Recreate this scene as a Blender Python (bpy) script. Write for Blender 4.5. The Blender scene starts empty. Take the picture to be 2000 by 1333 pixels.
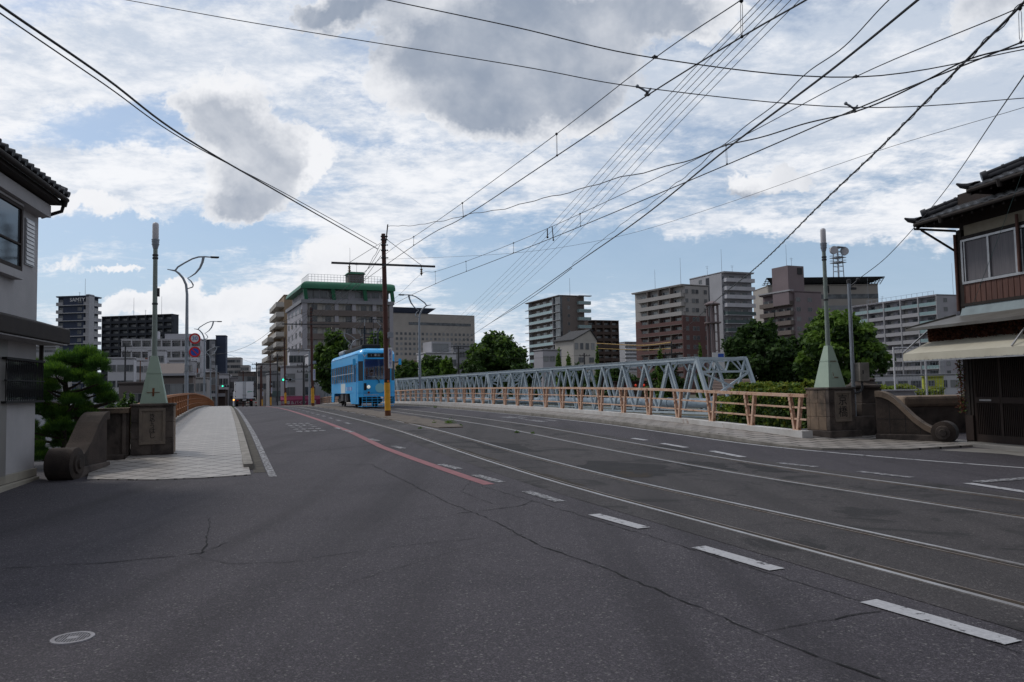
import bpy, bmesh, math, random
from mathutils import Vector, Matrix, noise
R = math.radians
rnd = random.Random(7)
sc = bpy.context.scene
COL = sc.collection

# ---------------------------------------------------------------- camera
FPX, CAMH, PITCH, ROLL = 1530.0, 1.6, R(3.5), R(1.1)
cd = bpy.data.cameras.new('camera'); cam = bpy.data.objects.new('camera', cd); COL.objects.link(cam)
sc.camera = cam
cd.sensor_width = 36; cd.lens = 36 * FPX / 2000; cd.clip_start = .1; cd.clip_end = 6000
_F = Vector((0, math.cos(PITCH), math.sin(PITCH))); _u0 = Vector((0, -math.sin(PITCH), math.cos(PITCH))); _r0 = Vector((1, 0, 0))
_r = _r0 * math.cos(ROLL) - _u0 * math.sin(ROLL); _u = _u0 * math.cos(ROLL) + _r0 * math.sin(ROLL)
m3 = Matrix((_r, _u, -_F)).transposed()
CP = Vector((0, 0, CAMH))
cam.matrix_world = Matrix.Translation(CP) @ m3.to_4x4()
def ray(x, y): return _F + _r * ((x - 1000) / FPX) - _u * ((y - 666.5) / FPX)
def W(x, y, Y):
    d = ray(x, y); return CP + d * (Y / d.y)

# ---------------------------------------------------------------- world, sun, exposure
SUN_EL, SUN_AZ = R(52), R(-62)          # azimuth measured from +Y towards +X
wd = bpy.data.worlds.new("World"); sc.world = wd; wd.use_nodes = True
nt = wd.node_tree; nt.nodes.clear()
class S:                                # small expression wrapper for shader math
    def __init__(s, k): s.k = k
    def _m(s, op, o=None, c=None):
        n = nt.nodes.new('ShaderNodeMath'); n.operation = op
        nt.links.new(s.k, n.inputs[0])
        for i, v in ((1, o), (2, c)):
            if v is None: continue
            if isinstance(v, S): nt.links.new(v.k, n.inputs[i])
            else: n.inputs[i].default_value = v
        return S(n.outputs[0])
    def __add__(s, o): return s._m('ADD', o)
    def __sub__(s, o): return s._m('SUBTRACT', o)
    def __mul__(s, o): return s._m('MULTIPLY', o)
    def __truediv__(s, o): return s._m('DIVIDE', o)
    def max(s, o): return s._m('MAXIMUM', o)
    def min(s, o): return s._m('MINIMUM', o)
    def abs(s): return s._m('ABSOLUTE')
    def pow(s, o): return s._m('POWER', o)
    def step(s, a, b):
        n = nt.nodes.new('ShaderNodeMapRange'); n.interpolation_type = 'SMOOTHSTEP'
        nt.links.new(s.k, n.inputs[0]); n.inputs[1].default_value = min(a, b); n.inputs[2].default_value = max(a, b)
        if a > b: n.inputs[3].default_value = 1; n.inputs[4].default_value = 0
        return S(n.outputs[0])
def vec(x, y, z):
    n = nt.nodes.new('ShaderNodeCombineXYZ')
    for i, v in enumerate((x, y, z)):
        if isinstance(v, S): nt.links.new(v.k, n.inputs[i])
        else: n.inputs[i].default_value = v
    return n.outputs[0]
def nz(v, scale, detail=6, rough=.55, dist=0, col=False):
    n = nt.nodes.new('ShaderNodeTexNoise'); nt.links.new(v, n.inputs['Vector'])
    n.inputs['Scale'].default_value = scale; n.inputs['Detail'].default_value = detail
    n.inputs['Roughness'].default_value = rough; n.inputs['Distortion'].default_value = dist
    return n.outputs['Color'] if col else S(n.outputs[0])
def mixc(f, a, b):
    n = nt.nodes.new('ShaderNodeMix'); n.data_type = 'RGBA'
    if isinstance(f, S): nt.links.new(f.k, n.inputs[0])
    else: n.inputs[0].default_value = f
    for i, v in ((6, a), (7, b)):
        if isinstance(v, tuple): n.inputs[i].default_value = (*v, 1)
        else: nt.links.new(v, n.inputs[i])
    return n.outputs[2]
tc = nt.nodes.new('ShaderNodeTexCoord'); sx = nt.nodes.new('ShaderNodeSeparateXYZ')
nt.links.new(tc.outputs['Generated'], sx.inputs[0])
dx, dy, dz = S(sx.outputs[0]), S(sx.outputs[1]), S(sx.outputs[2])
sky = nt.nodes.new('ShaderNodeTexSky'); sky.sky_type = 'NISHITA'; sky.sun_disc = False
sky.sun_elevation = SUN_EL; sky.sun_rotation = SUN_AZ; sky.air_density = 1.0; sky.dust_density = 2.2; sky.ozone_density = 1.6
front = dy.step(.02, .2)
yy = dy.max(.08)
A0, E0 = dx / yy, dz / yy               # tangent coordinates of the direction, forward half
# warp
wn = nz(vec(A0, E0, 0), 4.5, 6, .68, 0, True); wsep = nt.nodes.new('ShaderNodeSeparateXYZ'); nt.links.new(wn, wsep.inputs[0])
wA = A0 + (S(wsep.outputs[0]) - .5) * .20; wE = E0 + (S(wsep.outputs[1]) - .5) * .17
WV = vec(wA, wE, 0)
def blob(px, py, rx, ry, amp, acc):
    d = ray(px, py); a0, e0 = d.x / d.y, d.z / d.y
    v = nt.nodes.new('ShaderNodeVectorMath'); v.operation = 'MULTIPLY_ADD'; nt.links.new(WV, v.inputs[0])
    v.inputs[1].default_value = (FPX / rx, FPX / ry, 0); v.inputs[2].default_value = (-a0 * FPX / rx, -e0 * FPX / ry, 0)
    q = nt.nodes.new('ShaderNodeVectorMath'); q.operation = 'DOT_PRODUCT'; nt.links.new(v.outputs[0], q.inputs[0]); nt.links.new(v.outputs[0], q.inputs[1])
    e = nt.nodes.new('ShaderNodeMath'); e.operation = 'POWER'; e.inputs[0].default_value = .36788; nt.links.new(q.outputs['Value'], e.inputs[1])
    return S(e.outputs[0])._m('MULTIPLY_ADD', amp, acc if acc is not None else 0.0)
def blobs(L):
    t = None
    for b in L: t = blob(*b, t)
    return t * front
# high broken sheet of cloud
dzc = dz.max(0.0) + .13
P1 = vec(dx / dzc, dy / dzc * 1.15, 0)
n1 = nz(P1, 1.25, 6, .68, .4); n1b = nz(P1, 5.5, 6, .68, .25); n1c = nz(P1, 26.0, 4, .66, .2)
gaps = blobs([(250, 245, 130, 55, .20), (190, 300, 170, 30, .10), (620, 285, 110, 28, .10), (900, 285, 120, 22, .07), (1330, 260, 110, 40, .05), (1750, 340, 140, 60, .07),
              (150, 455, 260, 34, .20), (560, 470, 110, 30, .16), (170, 540, 240, 40, .16), (1180, 500, 220, 40, .20), (380, 460, 120, 30, .1),
              (1500, 520, 300, 50, .24), (1800, 540, 260, 60, .30), (1000, 590, 200, 50, .05), (920, 500, 120, 50, .14), (450, 75, 60, 16, .08), (640, 140, 60, 16, .08), (720, 200, 60, 20, .06)])
fill = blobs([(90, 130, 240, 90, .16), (420, 90, 300, 90, .16), (120, 345, 260, 40, .18), (330, 330, 160, 35, .14), (800, 340, 260, 40, .10), (1450, 190, 380, 110, .12), (700, 500, 130, 70, .16),
              (1850, 230, 200, 100, .03), (1700, 100, 300, 110, .10), (60, 215, 130, 30, .1), (1600, 445, 320, 24, .20), (850, 230, 260, 50, .12), (1100, 340, 300, 50, .08), (130, 400, 170, 30, .15), (1850, 400, 150, 40, .15), (760, 430, 120, 60, .1)])
c1 = (n1 * .58 + n1b * .30 + n1c * .13 - gaps + fill)
cov1 = c1.step(.38, .60) * .96
grey = blobs([(1700, 30, 330, 70, .16), (1930, 190, 170, 90, .14), (1480, 230, 260, 80, .10), (1150, 170, 240, 120, .14), (800, 60, 200, 90, .10), (200, 60, 200, 50, .05), (560, 250, 120, 80, .08), (1250, 380, 300, 60, .05)])
sh1 = (n1b * .45 + nz(P1, 2.4, 4, .66) * .4 + n1c * .15 - grey).step(.36, .59)
# cumulus
n2 = nz(vec(wA, wE, .3), 6.0, 7, .66, .15); n3 = nz(vec(A0, E0, 1.7), 4.2, 5, .64, .35); n3b = nz(vec(A0, E0, 5.1), 14.0, 4, .6, .2)
cum = blobs([(420, 200, 80, 80, .8), (480, 300, 95, 100, .95), (560, 345, 75, 60, .6), (470, 395, 80, 40, .75),
             (800, 110, 100, 75, .65), (1000, 110, 160, 110, 1.1), (1060, 20, 240, 70, 1.0), (870, 185, 150, 55, .85), (1110, 200, 120, 70, .7), (690, 10, 100, 40, .8),
             (1290, 10, 170, 50, .75), (620, 10, 80, 30, .5), (1200, 110, 110, 60, .5), (930, 220, 130, 40, .5), (1960, 35, 140, 60, .6), (1440, 385, 95, 36, .8), (1540, 350, 90, 36, .75),
             (100, 410, 110, 26, .45), (230, 420, 120, 22, .4), (230, 590, 130, 28, .65), (330, 600, 90, 30, .55), (215, 522, 70, 12, .62), (85, 505, 60, 14, .5), (640, 490, 110, 35, .55),
             (600, 560, 120, 40, .7), (430, 600, 110, 30, .6), (500, 660, 140, 30, .5), (760, 520, 100, 30, .5), (980, 560, 120, 20, .35), (150, 20, 200, 60, .2), (60, 160, 80, 24, .45), (1250, 515, 60, 12, .3)])
D2 = cum.min(.95) + (n2 - .5) * 1.75
m2 = D2.step(.30, .52)
dark = blobs([(420, 225, 80, 75, .62), (490, 330, 95, 90, .62), (475, 405, 90, 24, .45), (575, 370, 40, 40, .25), (800, 105, 100, 60, .52), (1010, 90, 190, 100, .62), (1180, 20, 200, 55, .72), (900, 195, 150, 45, .42),
              (1110, 200, 130, 70, .50), (690, 10, 100, 36, .48), (1960, 30, 140, 60, .42), (1450, 404, 140, 20, .62), (1300, 10, 150, 40, .42), (620, 10, 80, 30, .35), (1200, 110, 110, 60, .35), (930, 230, 130, 30, .28), (240, 605, 130, 16, .16), (640, 520, 90, 20, .15)])
lit = blobs([(420, 130, 60, 25, .5), (600, 330, 25, 60, .5), (475, 140, 30, 20, .5), (1400, 345, 60, 20, .4), (640, 350, 30, 40, .4)])
sh2 = ((D2 - .40) * .20 + dark.min(.58) + (n3 - .5) * .95 + (n3b - .5) * .5 - lit).step(-.02, .92)
K = 10.0                                 # Background strength is 0.1
skc = nt.nodes.new('ShaderNodeMix'); skc.data_type = 'RGBA'; skc.blend_type = 'MULTIPLY'; skc.inputs[0].default_value = 1
nt.links.new(sky.outputs[0], skc.inputs[6]); skc.inputs[7].default_value = (.98, 1.06, 1.12, 1)
pale = (E0.abs() * -4.5)._m('EXPONENT')
veil = n1.step(.2, .8) * .25
base = mixc(veil, mixc(pale * .85, skc.outputs[2], (.46 * K, .62 * K, .82 * K)), (.55 * K, .66 * K, .82 * K))
hi = mixc(sh1, (.58 * K, .65 * K, .76 * K), (.94 * K, .95 * K, .98 * K))
s1_ = mixc(cov1, base, hi)
cc = mixc(sh2, (.90 * K, .91 * K, .94 * K), (.29 * K, .345 * K, .44 * K))
s2_ = mixc(m2, s1_, cc)
hz = (E0.max(0.0) * -24.0)._m('EXPONENT')
s3a = mixc(hz * .7, s2_, (.70 * K, .77 * K, .87 * K))
bk = dy.step(.05, -.35)                  # unseen grey added behind the viewer to dim the fill on front faces
s3_ = mixc(bk * .8, s3a, (.24 * K, .255 * K, .29 * K))
below = dz.step(-.03, .0)
s4_ = mixc(below, (.10 * K, .10 * K, .11 * K), s3_)
bg = nt.nodes.new('ShaderNodeBackground'); nt.links.new(s4_, bg.inputs[0]); bg.inputs[1].default_value = .1
wo = nt.nodes.new('ShaderNodeOutputWorld'); nt.links.new(bg.outputs[0], wo.inputs[0])

ld = bpy.data.lights.new('sun', 'SUN'); ld.energy = 1.3; ld.angle = R(10); ld.color = (1, .955, .88)
sun = bpy.data.objects.new('sun', ld); COL.objects.link(sun)
sd = Vector((math.sin(SUN_AZ) * math.cos(SUN_EL), math.cos(SUN_AZ) * math.cos(SUN_EL), math.sin(SUN_EL)))
sun.rotation_euler = sd.to_track_quat('Z', 'Y').to_euler(); sun.location = (0, 0, 50)
sc.view_settings.view_transform = 'Standard'; sc.view_settings.look = 'None'
sc.view_settings.exposure = 0; sc.view_settings.gamma = 1; sc.view_settings.use_curve_mapping = False

# ---------------------------------------------------------------- frames and terrain profile
AL = R(20.13)                            # the street's direction, anticlockwise from +Y
U = Vector((-math.sin(AL), math.cos(AL), 0)); V = Vector((math.cos(AL), math.sin(AL), 0))
PR = [(-200, 0), (12, 0), (17, .1), (21, .22), (25, .33), (32, .42), (40, .48), (50, .53), (60, .52), (80, .36), (100, .1), (125, -.35), (150, -.95), (175, -1.2), (1e5, -1.2)]
def prof0(s):
    for (a, za), (b, zb) in zip(PR, PR[1:]):
        if s <= b: return za + (zb - za) * max(0, (s - a)) / (b - a)
    return -1.2
def prof(s): return (prof0(s - 1.6) + prof0(s - .8) + prof0(s) + prof0(s + .8) + prof0(s + 1.6)) / 5
def ST(s, t, z=0): p = U * s + V * t; return Vector((p.x, p.y, prof(s) + z))
def stof(p): return p.x * U.x + p.y * U.y, p.x * V.x + p.y * V.y
def GT(x, y, dz=0):
    d = ray(x, y); k = 2.5
    while k < 400:
        p = CP + d * k
        if p.z < prof(p.x * U.x + p.y * U.y) + dz: break
        k *= 1.0015
    return p
def onT(x, y, t):
    d = ray(x, y); k = t / (d.x * V.x + d.y * V.y); return CP + d * k

# ---------------------------------------------------------------- mesh builder
class MB:
    def __init__(s): s.v = []; s.f = []; s.mi = []; s.M = None
    def add(s, vs, fs, mi=0):
        o = len(s.v)
        if s.M is not None: vs = [s.M @ Vector(v) for v in vs]
        s.v += [tuple(v) for v in vs]; s.f += [tuple(i + o for i in f) for f in fs]; s.mi += [mi] * len(fs)
        return s
    def box(s, x0, x1, y0, y1, z0, z1, mi=0):
        vs = [(x, y, z) for z in (z0, z1) for y in (y0, y1) for x in (x0, x1)]
        return s.add(vs, [(0, 2, 3, 1), (4, 5, 7, 6), (0, 1, 5, 4), (2, 6, 7, 3), (0, 4, 6, 2), (1, 3, 7, 5)], mi)
    def hexa(s, bot, top, mi=0):         # two quads, same winding
        n = len(bot); vs = list(bot) + list(top)
        fs = [tuple(range(n - 1, -1, -1)), tuple(range(n, 2 * n))] + [(i, (i + 1) % n, n + (i + 1) % n, n + i) for i in range(n)]
        return s.add(vs, fs, mi)
    def bar(s, p, q, w, h, mi=0, up=(0, 0, 1)):
        p = Vector(p); q = Vector(q); d = (q - p).normalized(); upv = Vector(up)
        if abs(d.dot(upv)) > .99: upv = Vector((1, 0, 0))
        a = d.cross(upv).normalized(); b = a.cross(d)
        c = [a * (i * w / 2) + b * (j * h / 2) for i, j in ((-1, -1), (1, -1), (1, 1), (-1, 1))]
        return s.hexa([p + k for k in c], [q + k for k in c], mi)
    def tube(s, pts, r, n=8, mi=0, cap=True):
        pts = [Vector(p) for p in pts]; rs = r if isinstance(r, (list, tuple)) else [r] * len(pts)
        vs = []; fs = []; a = None
        for i, p in enumerate(pts):
            d = (pts[min(i + 1, len(pts) - 1)] - pts[max(i - 1, 0)])
            d = d.normalized() if d.length > 1e-9 else Vector((0, 0, 1))
            if a is None: a = d.orthogonal().normalized()
            else:
                a = a - d * a.dot(d); a = a.normalized() if a.length > 1e-6 else d.orthogonal().normalized()
            b = d.cross(a)
            for k in range(n):
                t = 2 * math.pi * k / n; vs.append(p + (a * math.cos(t) + b * math.sin(t)) * rs[i])
        for i in range(len(pts) - 1):
            for k in range(n):
                k2 = (k + 1) % n; fs.append((i * n + k, i * n + k2, (i + 1) * n + k2, (i + 1) * n + k))
        if cap: fs += [tuple(range(n - 1, -1, -1)), tuple((len(pts) - 1) * n + k for k in range(n))]
        return s.add(vs, fs, mi)
    def lathe(s, c, prof_, n=16, mi=0):  # prof_ = [(r,z)...]
        c = Vector(c); return s.tube([c + Vector((0, 0, z)) for r, z in prof_], [max(r, 1e-4) for r, z in prof_], n, mi) if False else s._lathe(c, prof_, n, mi)
    def _lathe(s, c, pr, n, mi):
        vs = []; fs = []
        for r, z in pr:
            for k in range(n):
                t = 2 * math.pi * k / n; vs.append((c.x + r * math.cos(t), c.y + r * math.sin(t), c.z + z))
        for i in range(len(pr) - 1):
            for k in range(n):
                k2 = (k + 1) % n; fs.append((i * n + k, i * n + k2, (i + 1) * n + k2, (i + 1) * n + k))
        fs += [tuple(range(n - 1, -1, -1)), tuple((len(pr) - 1) * n + k for k in range(n))]
        return s.add(vs, fs, mi)
    def prism(s, poly, y0, y1, mi=0):    # polygon in xz extruded along y
        return s.hexa([(x, y0, z) for x, z in poly], [(x, y1, z) for x, z in poly], mi)
    def ball(s, c, r, n=10, mi=0, sc_=(1, 1, 1)):
        pr = [(r * math.sin(math.pi * i / n), -r * math.cos(math.pi * i / n)) for i in range(n + 1)]
        c = Vector(c); vs = []; fs = []; m = n * 2
        for rr, z in pr:
            for k in range(m):
                t = 2 * math.pi * k / m; vs.append((c.x + rr * math.cos(t) * sc_[0], c.y + rr * math.sin(t) * sc_[1], c.z + z * sc_[2]))
        for i in range(n):
            for k in range(m):
                k2 = (k + 1) % m; fs.append((i * m + k, i * m + k2, (i + 1) * m + k2, (i + 1) * m + k))
        return s.add(vs, fs, mi)
    def build(s, name, mats, parent=None, smooth=False, bevel=0, loc=None, rotz=0):
        me = bpy.data.meshes.new(name); me.from_pydata(s.v, [], s.f)
        if not isinstance(mats, (list, tuple)): mats = [mats]
        for m in mats: me.materials.append(m)
        if len(mats) > 1: me.polygons.foreach_set('material_index', s.mi)
        if smooth:
            me.polygons.foreach_set('use_smooth', [True] * len(me.polygons)); me.set_sharp_from_angle(angle=R(40))
        me.validate(); me.update()
        o = bpy.data.objects.new(name, me); COL.objects.link(o)
        if parent: o.parent = parent
        if loc is not None: o.location = loc
        if rotz: o.rotation_euler = (0, 0, rotz)
        if bevel:
            b = o.modifiers.new('bevel', 'BEVEL'); b.width = bevel; b.segments = 2; b.limit_method = 'ANGLE'; b.angle_limit = R(40)
        return o
def recenter(o, p):                      # move a top-level mesh object's origin to p
    p = Vector(p); o.data.transform(Matrix.Translation(-p)); o.location = p; return o
def tag(o, label=None, cat=None, group=None, kind=None):
    for k, v in (('label', label), ('category', cat), ('group', group), ('kind', kind)):
        if v: o[k] = v
    return o
def thing(name, label, cat, loc=(0, 0, 0), rotz=0, group=None):
    o = bpy.data.objects.new(name, None); COL.objects.link(o); o.location = loc; o.rotation_euler = (0, 0, rotz)
    o.empty_display_size = .3
    return tag(o, label, cat, group)
def struct(o): o['kind'] = 'structure'; return o
def dup(root, loc=None, rotz=None, label=None):
    def cp(o, par):
        c = o.copy(); COL.objects.link(c)
        if par: c.parent = par
        for ch in KIDS.get(o.name, [x for x in o.children]): cp(ch, c)
        return c
    c = cp(root, None)
    if loc is not None: c.location = loc
    if rotz is not None: c.rotation_euler = (0, 0, rotz)
    if label: c['label'] = label
    return c
KIDS = {}
def inst(o, loc, parent, rotz=0):        # one more object with the same mesh
    c = o.copy(); COL.objects.link(c); c.parent = parent; c.location = loc
    c.rotation_euler = (0, 0, rotz); return c
def text(body, size, mat, parent=None, loc=(0, 0, 0), rot=(R(90), 0, 0), depth=.002, name='lettering', align='CENTER', sx=1, line=1.0):
    c = bpy.data.curves.new('t', 'FONT'); c.body = body; c.size = size; c.extrude = depth; c.align_x = align; c.align_y = 'CENTER'; c.space_line = line
    c.resolution_u = 3
    o = bpy.data.objects.new('t', c); COL.objects.link(o); bpy.context.view_layer.update()
    me = bpy.data.meshes.new_from_object(o.evaluated_get(bpy.context.evaluated_depsgraph_get()))
    bpy.data.objects.remove(o); bpy.data.curves.remove(c)
    me.name = name; me.materials.clear(); me.materials.append(mat)
    me.transform(Matrix.Diagonal((sx, 1, 1, 1)))
    o = bpy.data.objects.new(name, me); COL.objects.link(o); o.parent = parent; o.location = loc; o.rotation_euler = rot
    return o

# ---------------------------------------------------------------- materials
def mat(name, c1, c2=None, rough=.8, scale=4, bump=0, metal=0, bscale=None, stretch=(1, 1, 1), lo=.35, hi=.65, spec=.4, detail=6, emit=None, dirt=None, dscale=2, coat=0):
    m = bpy.data.materials.new(name); m.use_nodes = True; t = m.node_tree; p = t.nodes['Principled BSDF']
    p.inputs['Base Color'].default_value = (*c1, 1); p.inputs['Roughness'].default_value = rough
    p.inputs['Metallic'].default_value = metal; p.inputs['Specular IOR Level'].default_value = spec
    if coat: p.inputs['Coat Weight'].default_value = coat
    tcn = t.nodes.new('ShaderNodeTexCoord'); mp = t.nodes.new('ShaderNodeMapping'); mp.inputs['Scale'].default_value = stretch
    t.links.new(tcn.outputs['Object'], mp.inputs[0])
    def noise_(sc_, d=detail, ro=.6):
        n = t.nodes.new('ShaderNodeTexNoise'); n.inputs['Scale'].default_value = sc_; n.inputs['Detail'].default_value = d; n.inputs['Roughness'].default_value = ro
        t.links.new(mp.outputs[0], n.inputs['Vector']); return n
    def mr(src, a, b):
        q = t.nodes.new('ShaderNodeMapRange'); q.inputs[1].default_value = a; q.inputs[2].default_value = b; t.links.new(src, q.inputs[0]); return q.outputs[0]
    def mx(f, a, b):
        q = t.nodes.new('ShaderNodeMix'); q.data_type = 'RGBA'; t.links.new(f, q.inputs[0])
        for i, v in ((6, a), (7, b)):
            if isinstance(v, tuple): q.inputs[i].default_value = (*v, 1)
            else: t.links.new(v, q.inputs[i])
        return q.outputs[2]
    out = None
    if c2: out = mx(mr(noise_(scale).outputs[0], lo, hi), c1, c2)
    if dirt: out = mx(mr(noise_(dscale, 8, .7).outputs[0], dirt[1], dirt[2]), out if out else c1, dirt[0])
    if out: t.links.new(out, p.inputs['Base Color'])
    if bump:
        b = t.nodes.new('ShaderNodeBump'); b.inputs['Strength'].default_value = bump; b.inputs['Distance'].default_value = .02
        t.links.new(noise_(bscale or scale * 4, 5).outputs[0], b.inputs['Height']); t.links.new(b.outputs[0], p.inputs['Normal'])
    if emit:
        p.inputs['Emission Color'].default_value = (*emit[0], 1); p.inputs['Emission Strength'].default_value = emit[1]
    return m
# ================================================================ SETTING
def asphalt(name, c1, c2, stain=(.018, .017, .018), stains=0.0, big=.35):
    m = bpy.data.materials.new(name); m.use_nodes = True; t = m.node_tree; L = t.links; p = t.nodes['Principled BSDF']
    tcn = t.nodes.new('ShaderNodeTexCoord'); o = tcn.outputs['Object']
    def N(sc_, d, ro=.6, dist=0):
        n = t.nodes.new('ShaderNodeTexNoise'); L.new(o, n.inputs['Vector']); n.inputs['Scale'].default_value = sc_; n.inputs['Detail'].default_value = d
        n.inputs['Roughness'].default_value = ro; n.inputs['Distortion'].default_value = dist; return n.outputs[0]
    def MR(x, a, b, c=0., d=1.):
        q = t.nodes.new('ShaderNodeMapRange'); L.new(x, q.inputs[0])
        for i, v in enumerate((a, b, c, d)): q.inputs[i + 1].default_value = v
        return q.outputs[0]
    def MX(f, a, b, mode='MIX'):
        q = t.nodes.new('ShaderNodeMix'); q.data_type = 'RGBA'; q.blend_type = mode
        if isinstance(f, float): q.inputs[0].default_value = f
        else: L.new(f, q.inputs[0])
        for i, v in ((6, a), (7, b)):
            if isinstance(v, tuple): q.inputs[i].default_value = (*v, 1)
            else: L.new(v, q.inputs[i])
        return q.outputs[2]
    col = MX(MR(N(big, 5, .6, .5), .35, .65), c1, c2)
    # aggregate: chips of lighter and darker stone
    vo = t.nodes.new('ShaderNodeTexVoronoi'); L.new(o, vo.inputs['Vector']); vo.inputs['Scale'].default_value = 120
    vs = t.nodes.new('ShaderNodeSeparateColor'); L.new(vo.outputs['Color'], vs.inputs[0])
    col = MX(MR(vs.outputs[0], .55, 1., 0, .9), col, tuple(min(1, x * 2.4) for x in c2))
    col = MX(MR(vs.outputs[1], .6, 1., 0, .8), col, (.012, .012, .014))
    vo2 = t.nodes.new('ShaderNodeTexVoronoi'); L.new(o, vo2.inputs['Vector']); vo2.inputs['Scale'].default_value = 75
    vs2 = t.nodes.new('ShaderNodeSeparateColor'); L.new(vo2.outputs['Color'], vs2.inputs[0])
    col = MX(MR(vs2.outputs[2], .955, .99, 0, .55), col, (.24, .23, .22))
    col = MX(MR(N(2.2, 6, .7), .3, .8, 0, .30), col, tuple(x * 1.6 for x in c2))
    # wheel-polish streaks along the street
    mp = t.nodes.new('ShaderNodeMapping'); mp.inputs['Rotation'].default_value = (0, 0, -AL); mp.inputs['Scale'].default_value = (1.1, .05, 1); mp.vector_type = 'POINT'
    L.new(o, mp.inputs[0]); n5 = t.nodes.new('ShaderNodeTexNoise'); L.new(mp.outputs[0], n5.inputs['Vector']); n5.inputs['Scale'].default_value = 1.4; n5.inputs['Detail'].default_value = 3
    col = MX(MR(n5.outputs[0], .48, .68, 0, .45), col, tuple(x * .62 for x in c1))
    if stains: col = MX(MR(N(.62, 8, .70, 1.2), .53, .60, 0, stains), col, stain)
    L.new(col, p.inputs['Base Color']); p.inputs['Roughness'].default_value = .86; p.inputs['Specular IOR Level'].default_value = .35
    b = t.nodes.new('ShaderNodeBump'); b.inputs['Strength'].default_value = .55; b.inputs['Distance'].default_value = .006
    L.new(vo.outputs['Distance'], b.inputs['Height']); L.new(b.outputs[0], p.inputs['Normal'])
    return m
def tiles(name, c1, c2, cm, w, h, rot=0, mortar=.012, off=.5, rough=.85, patches=None, bump=.3, axis=None):
    m = bpy.data.materials.new(name); m.use_nodes = True; t = m.node_tree; L = t.links; p = t.nodes['Principled BSDF']
    tcn = t.nodes.new('ShaderNodeTexCoord'); mp = t.nodes.new('ShaderNodeMapping'); L.new(tcn.outputs['Object'], mp.inputs[0])
    mp.inputs['Rotation'].default_value = axis if axis else (0, 0, rot)
    br = t.nodes.new('ShaderNodeTexBrick'); L.new(mp.outputs[0], br.inputs['Vector']); br.inputs['Scale'].default_value = 1
    br.inputs['Brick Width'].default_value = w; br.inputs['Row Height'].default_value = h; br.inputs['Mortar Size'].default_value = mortar; br.offset = off
    br.inputs['Color1'].default_value = (*c1, 1); br.inputs['Color2'].default_value = (*c2, 1); br.inputs['Mortar'].default_value = (*cm, 1)
    n = t.nodes.new('ShaderNodeTexNoise'); L.new(tcn.outputs['Object'], n.inputs['Vector']); n.inputs['Scale'].default_value = 1.3; n.inputs['Detail'].default_value = 8; n.inputs['Roughness'].default_value = .7
    mr = t.nodes.new('ShaderNodeMapRange'); L.new(n.outputs[0], mr.inputs[0]); mr.inputs[1].default_value = .35; mr.inputs[2].default_value = .75; mr.inputs[4].default_value = .5
    mx = t.nodes.new('ShaderNodeMix'); mx.data_type = 'RGBA'; L.new(mr.outputs[0], mx.inputs[0]); L.new(br.outputs[0], mx.inputs[6]); mx.inputs[7].default_value = (*[x * .45 for x in c1], 1)
    L.new(mx.outputs[2], p.inputs['Base Color']); p.inputs['Roughness'].default_value = rough
    b = t.nodes.new('ShaderNodeBump'); b.inputs['Strength'].default_value = bump; b.inputs['Distance'].default_value = .01; b.invert = True
    L.new(br.outputs['Fac'], b.inputs['Height']); L.new(b.outputs[0], p.inputs['Normal'])
    return m
m_road = asphalt('asphalt', (.030, .0265, .033), (.051, .0455, .053))
m_track = asphalt('track_asphalt', (.034, .0305, .033), (.047, .042, .043), stains=.85)
m_island = mat('island_concrete', (.17, .14, .115), (.095, .08, .068), .95, 2.5, .6, bscale=30, dirt=((.035, .033, .03), .52, .68))
m_walk = tiles('walk_paving', (.38, .35, .325), (.31, .285, .265), (.05, .043, .035), .36, .36, -AL + R(45), .02, 0, rough=.5)
m_walk2 = tiles('far_walk_paving', (.33, .30, .275), (.26, .235, .21), (.022, .018, .015), .62, .44, -AL, .035, .5, rough=.65, bump=.8)
m_kerb = mat('kerb_concrete', (.30, .28, .255), (.19, .175, .155), .9, 3, .4, bscale=40)
m_gut = mat('gutter_dirt', (.05, .043, .036), (.085, .076, .062), .95, 5, .4)
m_conc = mat('concrete', (.26, .25, .235), (.17, .16, .15), .9, 1.2, .3, bscale=25, dirt=((.10, .09, .075), .55, .75))
m_white = mat('road_paint', (.44, .44, .46), (.34, .34, .36), .7, 30, .2, dirt=((.075, .072, .078), .565, .60), dscale=7)
m_worn = mat('worn_paint', (.38, .38, .40), (.27, .27, .285), .8, 30, .2, dirt=((.07, .068, .073), .44, .54), dscale=14)
m_red = mat('red_paint', (.27, .105, .115), (.21, .085, .095), .75, 6, .2, dirt=((.14, .07, .075), .60, .75), dscale=12)
m_rail = mat('rail_steel', (.42, .41, .42), (.30, .28, .27), .38, 6, 0, .55)
m_lip = mat('rail_lip', (.20, .18, .17), (.12, .085, .06), .5, 5, 0, .4)
m_groove = mat('rail_groove', (.012, .010, .009), (.05, .035, .022), .95, 3)
m_crack = mat('crack', (.010, .010, .011), None, 1)
m_bank = mat('bank_ground', (.11, .10, .08), (.06, .065, .035), .95, .3, .3)
m_water = mat('river_water', (.02, .03, .028), None, .08, 3, .25, bscale=1.5)

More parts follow.
